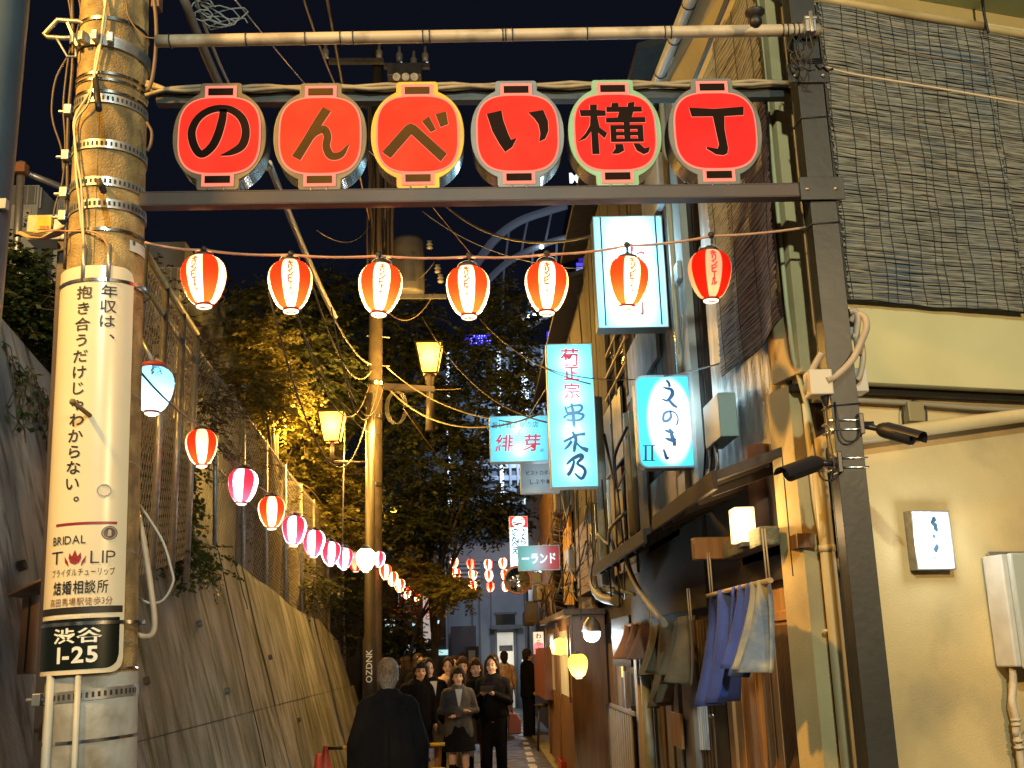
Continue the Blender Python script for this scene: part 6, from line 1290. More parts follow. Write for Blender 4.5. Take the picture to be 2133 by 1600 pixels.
# ================================================================== far utility pole, steel lamp posts, cables
def far_pole():
    Y = 18.0; X = atY(776, 1500, Y).x
    t = thing('utility_pole', 'tall concrete utility pole with transformer and crossarms standing beyond the fence lanterns', 'utility pole', (X, Y, 0))
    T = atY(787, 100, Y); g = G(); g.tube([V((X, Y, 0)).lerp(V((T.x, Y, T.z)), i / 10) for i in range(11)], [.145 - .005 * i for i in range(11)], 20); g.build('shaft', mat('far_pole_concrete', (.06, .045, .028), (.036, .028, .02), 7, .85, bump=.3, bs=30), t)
    def P(x, y, dY=0): return atY(x, y, Y + dY)
    dk = mat('dark_metal', (.12, .12, .13), (.08, .08, .085), 8, .5, .4)
    for (x0, x1, y) in ((685, 800, 128), (800, 895, 138)):
        g = G(); g.bar(P(x0, y, -.25), P(x1, y, -.25), .09); g.build('crossarm', dk, t)
    for x, y in ((832, 118), (886, 118), (678, 110), (790, 112), (862, 128)):
        g = G(); p = P(x, y + 10, -.25); g.lathe([(0, 0), (.06, 0), (.05, .05), (.07, .07), (.05, .10), (.07, .12), (.05, .16), (.03, .2), (.03, .3), (0, .3)], p, 14); g.build('insulator', mat('porcelain', (.25, .25, .26), rough=.25), t)
    g = G(); a, c = P(808, 168, -.3), P(878, 142, -.3); g.bb((a.x, Y - .5, a.z), (c.x, Y - .1, c.z)); g.build('switch_box', dk, t, .01)
    g = G()
    for x in (826, 845, 863): g.tube([P(x, 160, -.52), P(x, 160, -.6)], .07, 12)
    g.build('bushings', M_GALV, t)
    for x0, x1, y in ((700, 760, 175), (705, 830, 210)): g = G(); g.bar(P(x0, y), P(x1, y + 30), .05); g.build('brace', dk, t)
    # wrap of dark cables on the pole
    rnd = random.Random(5)
    for i in range(16):
        g = G(); x = 765 + i * 3.6; pts = [P(x + rnd.uniform(-4, 4), y, -.2 - rnd.uniform(0, .12)) for y in (200, 300, 400, 480, 560 + rnd.uniform(-30, 30))]; g.tube([tuple(p) for p in cat_pts(pts, 4)], rnd.uniform(.015, .04), 6); g.build('riser_cable', M_BLACK if i % 2 else mat('brown_riser', (.07, .05, .04), rough=.7), t)
    # transformer
    c = P(855, 560, -.35); top, bot = P(852, 500, -.35), P(852, 612, -.35)
    g = G(); R = .27; g.lathe([(0, 0), (R * .9, 0), (R, .03), (R, top.z - bot.z - .05), (R * .95, top.z - bot.z), (0, top.z - bot.z + .03)], bot, 28); g.build('transformer', mat('transformer_grey', (.07, .07, .085), (.05, .05, .06), 4, .5), t)
    g = G()
    for i in range(14): a = -math.pi * .95 + i * .14; g.bb(bot + V((math.cos(a) * R, math.sin(a) * R, .12)), bot + V((math.cos(a) * R * 1.12 + .008, math.sin(a) * R * 1.12 + .008, .62)))
    g.build('cooling_fins', _mc['transformer_grey'], t)
    for i, (x, y) in enumerate(((912, 570), (918, 590), (895, 520))): g = G(); g.lathe([(.03, 0), (.06, .03), (.03, .06), (.06, .09), (.03, .12), (.05, .15), (0, .17)], P(x, y, -.5), 12); g.build('insulator', _mc['porcelain'], t)
    g = G(); g.bar(P(800, 618, -.3), P(930, 618, -.3), .07); g.build('platform', dk, t)
    for y in (640, 700, 760): g = G(); g.tube([P(765, y), P(812, y + 3)], .012, 6); g.ball(P(766, y), .02, 6); g.build('step_bolt', M_GALV, t)
    for y in (800, 870, 1010, 1180): g = G(); p = V((X + (T.x - X) * (P(790, y).z) / T.z, Y, P(790, y).z)); g.tube([p - V((0, 0, .03)), p + V((0, 0, .03))], .146, 20, False); g.build('band', M_STAIN, t)
    # coil
    for k in range(4): g = G(); c = P(822, 850, -.35); g.tube([c + V((.16 * math.cos(i * .5) + .02 * k, -.01 * k, .28 * math.sin(i * .5))) for i in range(13)], .008, 5); g.build('cable_coil', M_BLACK, t)
far_pole()
def lamp_posts():
    pm = mat('brown_post_paint', (.035, .025, .022), (.025, .02, .018), 5, .5, .2)
    def head(t, c, s_, power):
        fr = mat('lamp_frame_black', (.004, .0035, .003), rough=.8, spec=.1)
        gl = lightbox('sodium_glass', (1, .44, .07), .9); light('bulb_light', c + V((0, 0, .27 * s_)), 24, (1, .75, .4), t, .05)
        g = G(); w0, w1, h_ = .115 * s_, .20 * s_, .46 * s_
        P = [V((sx * w0, sy * w0, 0)) for sx, sy in ((-1, -1), (1, -1), (1, 1), (-1, 1))] + [V((sx * w1, sy * w1, h_)) for sx, sy in ((-1, -1), (1, -1), (1, 1), (-1, 1))]; P = [c + p for p in P]
        g.add(P, [(0, 1, 5, 4), (1, 2, 6, 5), (2, 3, 7, 6), (3, 0, 4, 7)]); g.build('glass', gl, t)
        g = G()
        for i in range(4): g.bar(P[i], P[i + 4], .022 * s_); g.bar(P[i], P[(i + 1) % 4], .025 * s_); g.bar(P[4 + i], P[4 + (i + 1) % 4], .022 * s_)
        g.build('frame', fr, t)
        g = G(); k = c + V((0, 0, h_)); q = [k + V((sx * w1 * 1.08, sy * w1 * 1.08, .012)) for sx, sy in ((-1, -1), (1, -1), (1, 1), (-1, 1))]; g.add(q + [k + V((0, 0, .13 * s_))], [(0, 1, 4), (1, 2, 4), (2, 3, 4), (3, 0, 4), (3, 2, 1, 0)]); g.build('cap', fr, t)
        g = G(); g.ball(c + V((0, 0, h_ * .22)), .035 * s_, 12); g.build('bulb', glow('sodium_bulb', (1, .85, .5), 22), t)
        for dx, dy in ((-.7, 0), (.7, 0), (0, -.7), (0, .7)): light('lamp_light', c + V((dx * s_, dy * s_, h_ * .55)), power / 4, SOD, t, .1)
    Y = 16.6
    X = atY(770, 1500, Y).x
    t = thing('street_lamp', 'brown steel lamp post with white graffiti and a lit trapezoid lantern', 'street lamp', (X, Y, 0))
    top = atY(768, 820, Y)
    g = G(); g.tube([V((X, Y, 0)), V((X, Y, 1.9)), V((X, Y, 1.93)), V((X, Y, top.z))], [.105, .105, .085, .07], 16); g.build('post', pm, t)
    c = atY(692, 922, Y - .1); z = c.z - .06
    g = G(); g.tube([(X, Y, z - .25), (c.x, Y - .1, z - .25)], .025, 8); g.tube([(c.x, Y - .1, z - .27), (c.x, Y - .1, z + .08)], .035, 8); g.build('arm', pm, t)
    head(t, c, 1.0, 1050)
    g = G(); pl = Plane((X, Y - .108, 0))
    for i, ch in enumerate('OZDNK'): put(g, ch, pl, 0, atY(765, 1415 - i * 14, Y - .1).z, .13, .01, rot=math.pi / 2)
    g.build('graffiti', M_WHITEINK, t)
    g = G(); g.tube([atY(718, 880, Y), atY(712, 1200, Y - .02)], .012, 5); g.build('hanging_wire', M_GALV, t)
    Y = 17.2; c = atY(895, 780, Y)
    t = thing('street_lamp', 'lit trapezoid lantern on a brown arm before the trees beside the utility pole', 'street lamp', (c.x, Y, 0))
    g = G(); g.tube([(c.x, Y, c.z - .95), (c.x, Y, c.z - .02)], [.08, .05], 12); g.build('post', pm, t); g = G(); g.bar(atY(800, 805, Y), atY(905, 812, Y), .12, .09); g.build('arm', pm, t); g = G(); g.lathe([(.09, 0), (.06, -.2), (.05, -.3)], c, 12); g.build('collar', pm, t)
    head(t, c, 1.08, 500)
    Y = 27; c = atY(826, 1090, Y); t = thing('street_lamp', 'small distant yellow street lamp glinting through the leaves', 'street lamp', (c.x, Y, 0)); g = G(); g.tube([(c.x, Y, 0), (c.x, Y, c.z)], .05, 8); g.build('post', pm, t); head(t, c, .7, 120)
lamp_posts()
def sky_cables():
    m1 = mat('aerial_cable', (.10, .09, .08), rough=.6); m2 = mat('lit_aerial_cable', (.16, .105, .055), (.08, .055, .03), 5, .6); m3 = mat('grey_aerial_cable', (.24, .27, .28), rough=.5)  # lit copy puts yellow lamplight into the cable colour
    L = [
     ((560, 340, 6.5), (700, 660, 14), .028, m3, .05, 'thick pale aerial cable descending behind the second letter sign'), ((560, 350, 6.4), (775, 760, 17.8), .016, m1, .3, 'dark aerial cable twisted along the thick pale one'),
     ((380, -10, 4.9), (560, 350, 6.5), .030, m1, .1, 'thick dark aerial cable at the top left of the gate'), ((405, -10, 5), (480, 180, 6), .012, m3, .03, 'thin aerial cable at the top left of the gate'),
     ((630, -10, 8), (700, 180, 12), .016, m2, .05, 'yellow-lit aerial cable crossing the bamboo pipe'), ((680, -10, 8), (770, 460, 17.8), .018, m2, .1, 'second yellow-lit aerial cable crossing the bamboo pipe'), ((490, 0, 6), (800, 340, 17.5), .007, m3, .1, 'hair-thin wire between the first letter signs'),
     ((640, 560, 9), (775, 770, 17.8), .014, m2, .5, 'upper lit cable sagging into the utility pole from the second lantern'), ((600, 590, 8), (770, 800, 17.8), .012, m2, .8, 'middle lit cable sagging into the utility pole'), ((560, 610, 7.5), (775, 815, 17.8), .012, m2, 1.3, 'lower lit cable sagging into the utility pole'), ((690, 640, 10), (790, 790, 17.8), .011, m2, .9, 'short lit cable looping at the utility pole joint'), ((700, 700, 11), (800, 800, 17.8), .010, m2, .7, 'thin lit cable looping below the pole joint'),
     ((800, 760, 17.6), (1075, 880, 12), .012, m2, .2, 'lit cable from the utility pole to the small cyan sign'), ((800, 800, 17.6), (1130, 860, 11), .016, m2, .4, 'thick lit cable from the pole passing below the wood lamp'), ((830, 800, 17.6), (960, 810, 17.4), .010, m2, .05, 'straight lit wire below the right street lamp'),
     ((880, 660, 15), (1140, 880, 10), .012, m2, .3, 'long lit cable crossing behind the right street lamp'), ((1000, 665, 12), (1230, 800, 8), .008, m2, .12, 'thin lit wire from the lowest lantern to the tall cyan sign'), ((1120, 760, 9.2), (1500, 757, 6.2), .007, m1, .12, 'dark wire sagging in front of the cyan signs'),
     ((930, 430, 14), (1240, 490, 9), .02, m1, .25, 'thick black cable curving under the gate beam towards the tall sign'), ((900, 430, 14), (990, 540, 16), .008, m2, .0, 'thin slanting lit wire under the third letter sign'), ((880, 440, 16), (1210, 560, 11), .008, m3, .2, 'thin grey wire under the gate beam'),
     ((840, 850, 17), (1060, 1100, 24), .010, m2, .2, 'thin lit guy wire down through the tree crown'), ((1000, 985, 20), (1100, 1060, 22), .010, m2, .05, 'short lit guy wire below the grey board'), ((660, 480, 9), (770, 470, 17.8), .006, m1, .2, 'thin black wire left of the utility pole'),
     ((615, 655, 9), (790, 905, 17.8), .007, m1, .3, 'thin dark wire hanging from the second lantern'), ((805, 560, 17.6), (905, 545, 17.4), .012, m1, .3, 'black jumper cable beside the transformer'), ((800, 640, 17.6), (905, 610, 17.4), .012, m2, .35, 'lit jumper loop below the transformer'), ((1050, 950, 14), (1150, 790, 10), .01, M_BLACK, 0, 'black guy bracket wire of the small cyan sign')]
    for p, q, r, m, s_, lab in L:
        g = G(); g.tube(sag(atY(*p), atY(*q), s_, 20), r * (.7 if r < .025 else .85), 6); tag(g.build('aerial_cable', m), lab, 'cable')
    # tangle top left
    rnd = random.Random(2)
    for k in range(5):
        c = atY(420 + 12 * k, 10, 5.1); g = G(); g.tube([c + V((.06 * math.cos(i * .8 + k) * (1 + .2 * k), .02 * k, .05 * math.sin(i * .8) - .02 * i * .4)) for i in range(12)], .004, 5); tag(g.build('wire_tangle', m3), 'one loop of the small wire tangle at the top left above the bamboo pipe', 'wire', 'loops of the wire tangle at the top')
sky_cables()

# ================================================================== foliage
def leaves_mesh(name, C, D, size, m, parent, up=None):
    """C centres (N,3), D leaf directions (N,3): one folded leaf-shaped face pair each"""
    N = len(C); D = D / (np.linalg.norm(D, axis=1, keepdims=True) + 1e-9)
    R = np.random.normal(size=(N, 3)) * .45 + np.array([0, 0, 1.0]) if up is None else up
    Sd = np.cross(D, R); Sd /= (np.linalg.norm(Sd, axis=1, keepdims=True) + 1e-9); Nn = np.cross(Sd, D)
    L = (size * np.random.uniform(.7, 1.3, N))[:, None]; W_ = L * .30
    a = C; b = C + D * L * .5 + Sd * W_ + Nn * L * .06; c = C + D * L; d = C + D * L * .5 - Sd * W_ + Nn * L * .06
    vs = np.stack([a, b, c, d], 1).reshape(-1, 3); o0 = origin(parent); vs = vs - np.array(o0)
    me = bpy.data.meshes.new(name); me.vertices.add(4 * N); me.vertices.foreach_set('co', vs.astype(np.float32).ravel())
    me.loops.add(4 * N); me.loops.foreach_set('vertex_index', np.arange(4 * N, dtype=np.int32)); me.polygons.add(N)
    me.polygons.foreach_set('loop_start', np.arange(0, 4 * N, 4, dtype=np.int32)); me.update(calc_edges=True); me.validate()
    o = bpy.data.objects.new(name, me); COL.objects.link(o); me.materials.append(m)
    if parent: o.parent = parent
    return o
def leafmat(name, c1, c2):
    if name in _mc: return _mc[name]
    m = mat(name, c1, c2, 3.0, .55, spec=.3); N = m.node_tree.nodes; L = m.node_tree.links; b = N['Principled BSDF']; out = N['Material Output']
    tr = N.new('ShaderNodeBsdfTranslucent'); tr.inputs[0].default_value = (c1[0] * 1.6, c1[1] * 1.5, c1[2], 1); mx = N.new('ShaderNodeMixShader'); mx.inputs[0].default_value = .35
    L.new(b.outputs[0], mx.inputs[1]); L.new(tr.outputs[0], mx.inputs[2]); L.new(mx.outputs[0], out.inputs[0]); return m
LF1 = leafmat('leaf_green', (.050, .060, .018), (.024, .034, .012)); LF2 = leafmat('leaf_yellow_green', (.125, .11, .024), (.055, .058, .016)); LF3 = leafmat('ivy_leaf', (.045, .075, .025), (.025, .045, .016))
def sprays(centres, radii, n, L=.45, k=9, droop=.25, flat=.5):
    """twigs with paired leaves in ellipsoids; returns leaf centres, directions and twig segments"""
    C = []; D = []; T = []
    for c, r, m_ in zip(centres, radii, n):
        P = np.random.normal(size=(m_, 3)); P /= np.linalg.norm(P, axis=1, keepdims=True); P *= np.random.uniform(.35, 1, (m_, 1)) ** .5 * np.array(r)
        for p in P:
            d = p / (np.array(r) + 1e-9) + np.random.normal(size=3) * .5; d[2] = d[2] * flat - droop; d /= np.linalg.norm(d) + 1e-9
            s = np.cross(d, [0, 0, 1]); s /= np.linalg.norm(s) + 1e-9; l = L * np.random.uniform(.6, 1.3); o = np.array(c) + p
            T.append((o, o + d * l))
            for i in range(k):
                q = o + d * l * (i + 1) / k + np.array([0, 0, -.06 * l * (i / k) ** 2])
                for sg in (1, -1): C.append(q + np.random.normal(size=3) * .01); D.append(d * .5 + s * sg + np.array([0, 0, -.25]) + np.random.normal(size=3) * .2)
    return np.array(C), np.array(D), T
def tree(name, label, base, height, clumps, n, size, m, L=.45, group=None, trunk_r=.16, limbs=True, k=9, cat='tree'):
    t = thing(name, label, cat, tuple(base), group)
    cs = [c for c, r in clumps]; rs = [r for c, r in clumps]
    C, D, T = sprays(cs, rs, n, L, k); o = leaves_mesh('crown', C, D, size, m, t)
    if limbs:
        g = G(); b = V(base); pts = [b, b + V((.05, .0, height * .25)), b + V((-.05, .1, height * .5))]; g.tube([tuple(p) for p in cat_pts(pts, 4)], [trunk_r * (1 - .05 * i) for i in range(9)], 10); g.build('trunk', M_BARK, t)
        for c, r in clumps: 
            g = G(); a = b + V((0, 0, height * random.uniform(.2, .5))); c = V(c); mid = (a + c) / 2 + V((0, 0, .3)); g.tube([tuple(p) for p in cat_pts([a, mid, c], 5)], [trunk_r * .5 * (1 - .08 * i) for i in range(11)], 7); g.build('limb', M_BARK, t)
    g = G()
    for a, b in T[::3]: g.tube([a, b], .005, 3, False)
    stuff(g.build('twigs', M_BARK, t))
    return t
def clump(x, y, Y, rx, ry, rz=None, dy=1.0):     # picture centre and radii (in photo px) at depth Y
    c = atY(x, y, Y); s = Y / F; return (tuple(c), (rx * s, dy, (rz or ry) * s))
def greenery():
    # broad zelkova right of the pole
    cl = [clump(900, 960, 22, 110, 60, dy=1.6), clump(1000, 880, 22, 90, 45, dy=1.5), clump(960, 1045, 23, 110, 32, dy=1.5), clump(1040, 740, 22, 70, 45, dy=1.2), clump(860, 850, 21, 60, 70, dy=1.3), clump(1060, 640, 22, 40, 45, dy=1.0), clump(1010, 1082, 23, 70, 12, dy=1.2), clump(950, 760, 23, 70, 50, dy=1.4), clump(860, 1100, 22, 50, 30, dy=1.4), clump(1090, 800, 21, 50, 30)]
    tree('broadleaf_tree', 'dark spreading tree right of the far utility pole, lit yellow by the street lamps', (atY(900, 1400, 22).x, 22.5, 0), 7, cl, [300, 260, 300, 180, 220, 120, 180, 220, 220, 100], .10, LF1, L=.55, trunk_r=.09)
    cl = [clump(690, 720, 21, 60, 60, dy=1.4), clump(640, 640, 21, 60, 45, dy=1.2), clump(700, 820, 20, 90, 60, dy=1.4), clump(560, 660, 18, 60, 35, dy=1.2), clump(640, 760, 18, 60, 60, dy=1.2), clump(700, 620, 22, 60, 40), clump(840, 680, 22, 60, 70, dy=1.3), clump(850, 770, 22, 50, 60)]
    tree('broadleaf_tree', 'dark feathery tree behind the fence and left of the utility pole', (atY(640, 1100, 21).x, 21, 2.2), 7, cl, [200, 180, 260, 140, 220, 150, 220, 180], .10, LF1, L=.55)
    cl = [clump(575, 820, 16.5, 32, 45, dy=.7), clump(550, 720, 16, 34, 45, dy=.7), clump(610, 930, 18.3, 50, 45, dy=.9), clump(680, 1010, 19.5, 60, 45, dy=1.1), clump(700, 1100, 19, 60, 40, dy=1.1), clump(540, 800, 13, 30, 35, dy=.7)]
    tree('young_tree', 'yellow-lit young tree with paired leaflets leaning over the fence beside the sodium lamp', (atY(600, 1150, 16).x - .3, 16.6, 2.4), 4, cl, [200, 150, 220, 200, 200, 110], .085, LF2, L=.5, trunk_r=.07)
    cl = [clump(850, 1192, 21, 50, 18, dy=.8), clump(915, 1208, 20, 40, 10, dy=.6), clump(815, 1290, 22, 36, 32, dy=.8), clump(960, 1228, 19, 26, 8, dy=.4), clump(845, 1340, 23, 30, 34, dy=.6)]
    tree('broadleaf_tree', 'low branchy tree whose leaves hang in front of the far lantern rows', (atY(830, 1500, 22).x, 22.4, 0), 4, cl, [150, 90, 130, 50, 120], .09, LF2, L=.36, trunk_r=.1)
    cl = [clump(700, 1230, 19.5, 45, 40, dy=.8), clump(690, 1310, 20, 35, 45, dy=.8), clump(740, 1290, 21, 30, 60, dy=.8), clump(650, 1210, 17, 30, 25, dy=.6)]
    tree('shrub', 'leafy shrub growing over the far end of the concrete wall', (atY(700, 1400, 20).x, 20.8, 1.2), 1.8, cl, [90, 90, 80, 50], .07, LF1, L=.35, trunk_r=.05, cat='shrub')
    # ivy hanging over the wall beside the utility pole
    t = thing('ivy', 'dark ivy tumbling over the concrete wall beside the utility pole', 'ivy', tuple(atP(340, 1020, WO, WN)))
    cl = [(tuple(atP(x, y, WO, WN) + V((.06, 0, 0))), (.15, .35, ry)) for x, y, ry in ((330, 960, .3), (345, 1030, .3), (310, 1080, .25), (350, 1120, .22), (300, 1000, .25), (370, 1150, .10), (345, 1170, .12), (420, 1150, .05), (430, 1185, .06))]
    C, D, T = sprays([c for c, r in cl], [r for c, r in cl], [110, 110, 80, 60, 80, 24, 24, 10, 12], .22, 6, droop=.9); leaves_mesh('foliage', C, D, .055, LF3, t); g = G(); [g.tube([a, b], .003, 3, False) for a, b in T[::2]]; stuff(g.build('vine_stems', M_BARK, t))
    # bank vegetation left edge
    t = thing('shrub', 'dark bushy shrub on top of the wall at the left picture edge', 'shrub', tuple(atY(50, 640, 7.5)))
    cl = [clump(20, 580, 8, 60, 60, dy=.5), clump(80, 620, 8.2, 45, 70, dy=.5), clump(60, 680, 8, 45, 35, dy=.4), clump(10, 640, 7.8, 40, 50, dy=.4), clump(100, 740, 8.6, 20, 45, dy=.4)]
    C, D, T = sprays([c for c, r in cl], [r for c, r in cl], [150, 150, 80, 90, 60], .25, 6, droop=.3); leaves_mesh('foliage', C, D, .06, LF3, t); g = G(); [g.tube([a, b], .004, 3, False) for a, b in T[::2]]; stuff(g.build('stems', M_BARK, t))
    t = thing('creeper', 'bare-stemmed creeper trailing down the wall top at the left picture edge', 'creeper', tuple(atP(30, 760, WO, WN)))
    rnd = random.Random(6); C = []; D = []
    for i in range(16):
        x = rnd.uniform(-20, 95); y0 = 674 + .87 * x + 60 + rnd.uniform(-20, 30); pts = [atP(x, y0, WO, WN) + WN * .03]
        for q in range(5): x += rnd.uniform(-7, 12); y0 += rnd.uniform(12, 34); pts.append(atP(x, y0, WO, WN) + WN * rnd.uniform(.01, .05))
        g = G(); g.tube([tuple(p) for p in cat_pts(pts, 4)], .004, 5); g.build('stem', M_BARK, t)
        for p in cat_pts(pts, 3):
            if rnd.random() < .7: C.append(p + np.random.normal(size=3) * .02); D.append(np.random.normal(size=3) + np.array([.3, 0, -.6]))
    leaves_mesh('foliage', np.array(C), np.array(D), .05, LF3, t)
    # climbing plants on the fence
    t = thing('creeper', 'sparse brown creeper climbing the chain-link fence above the striped lanterns', 'creeper', tuple(atX(440, 900, -2.7)))
    cl = [(tuple(atX(x, y, -2.75)), (.08, .4, .35)) for x, y in ((330, 640), (370, 720), (430, 800), (450, 870), (420, 900), (520, 950), (600, 1060), (660, 1100))]
    C, D, T = sprays([c for c, r in cl], [r for c, r in cl], [26, 30, 40, 40, 30, 30, 40, 40], .3, 6, droop=.2); leaves_mesh('foliage', C, D, .05, leafmat('dry_leaf', (.10, .07, .03), (.05, .05, .02)), t); g = G(); [g.tube([a, b], .004, 3, False) for a, b in T]; stuff(g.build('stems', M_BARK, t))
    # far dark wood beyond
    cl = [clump(x, y, 27, 90, 60, dy=1.5) for x, y in ((600, 1000), (520, 900), (740, 950), (720, 1180), (830, 1000), (640, 1120), (780, 1120), (560, 780))]
    C, D, T = sprays([c for c, r in cl], [r for c, r in cl], [150] * 8, .7, 7); t = thing('hedge', 'dense dark mass of shrubs on the bank behind the young tree', 'hedge', (-5, 27, 2)); o = leaves_mesh('foliage', C, D, .12, LF1, t)
greenery()

# ================================================================== far buildings
def panel_building():
    Y = 34; A = atY(935, 1450, Y); B = atY(1190, 1450, Y); z1 = atY(1030, 1135, Y).z
    gm = mat('blue_grey_wall', (.20, .22, .25), (.16, .18, .21), 1.2, .7, bump=.15, bs=10); dm = mat('slate_trim', (.09, .09, .10), (.07, .07, .08), 3, .6)
    t = thing('end_building', 'blue-grey building closing the alley with a lit doorway behind the lanterns', 'building', (0, Y, 0))
    g = G(); g.bb((A.x, Y, 0), (B.x + 4, Y + 6, z1 - .5)); g.build('wall', gm, t)
    g = G(); g.bb((A.x - .3, Y - .5, z1 - .55), (B.x + 4, Y + 6, z1)); g.build('parapet', mat('parapet_grey', (.24, .23, .25), rough=.6), t, .01)
    g = G(); g.bb((A.x + .05, Y - .3, z1 - 1.6), (atY(1000, 1200, Y).x, Y - .02, z1 - .56)); g.build('dark_soffit', dm, t)
    for i in range(7): g = G(); zz = atY(970, 1168 + i * 9, Y - .3).z; g.bb((atY(955, 1170, Y).x, Y - .36, zz), (atY(1000, 1170, Y).x, Y - .305, zz + .06)); g.build('louvre', mat('louvre_grey', (.3, .32, .35), rough=.5), t)
    g = G(); a, b = atY(938, 1305, Y - .6), atY(995, 1480, Y - .6); g.bb((a.x, Y - .6, 0), (b.x, Y - .5, a.z)); g.build('dark_shutter', mat('plum_shutter', (.03, .02, .022), rough=.5), t)
    a, b = atY(1035, 1318, Y - .02), atY(1073, 1460, Y - .02); g = G(); g.bb((a.x, Y - .03, 0), (b.x, Y - .01, a.z)); g.build('lit_doorway', mat('doorway_light', (.8, .75, .62), (.45, .42, .38), 1.4, .6, emit=.22, ecol=(.95, .88, .70)), t)
    for x in (a.x - .09, b.x): g = G(); g.bb((x, Y - .10, 0), (x + .09, Y - .002, a.z + .1)); g.build('door_jamb', dm, t)
    g = G(); g.bb((a.x - .2, Y - .35, a.z + .1), (b.x + .25, Y - .002, a.z + .22)); g.build('door_hood', dm, t)
    a2, b2 = atY(1032, 1280, Y), atY(1073, 1308, Y); g = G(); g.bb((a2.x, Y - .05, b2.z), (b2.x, Y - .002, a2.z)); g.build('window', M_GLASSD, t); g = G(); g.bb((a2.x - .05, Y - .09, a2.z), (b2.x + .05, Y - .01, a2.z + .06)); g.build('window_head', dm, t)
    for x in (985, 1000, 1024): p = atY(x, 1400, Y); g = G(); g.bb((p.x, Y - .04, 0), (p.x + .05, Y - .001, z1 - .56)); g.build('wall_joint', dm, t)
    g = G(); p = atY(1095, 1250, Y - .2); g.tube([(p.x, Y - .15, 0), (p.x, Y - .15, z1 - .6)], .06, 8); g.build('downpipe', dm, t)
    for x, y in ((1105, 1330), (1012, 1420)): p = atY(x, y, Y); g = G(); g.bb((p.x, Y - .25, p.z), (p.x + .5, Y - .01, p.z + .4)); g.build('meter_box', M_WHITEP, t, .02)
    p, q = atY(1040, 1345, Y - .05), atY(1068, 1356, Y - .05); g = G(); g.bb((p.x, Y - .06, q.z), (q.x, Y - .04, p.z)); g.build('notice', M_BLACK, t)
    light('end_light', (A.x + 1.6, Y - 3.0, 3.6), 130, (.75, .85, 1), t, .3)
    light('door_glow', ((a.x + b.x) / 2, Y - .5, 1.6), 8, (1, .92, .75), t, .3)
    t2 = thing('framed_board', 'dark notice board with a pale sheet in front of the blue-grey building', 'board', (atY(950, 1420, 30).x, 30, 0)); g = G(); a, b = atY(976, 1355, 30), atY(990, 1378, 30); g.bb((a.x, 30, b.z), (b.x, 30.03, a.z)); g.build('sheet', M_WHITEP, t2)
    g = G(); g.bb((a.x - .1, 30.03, 0), (b.x + .1, 30.08, a.z + .1)); g.build('board', M_BLACK, t2)
panel_building()
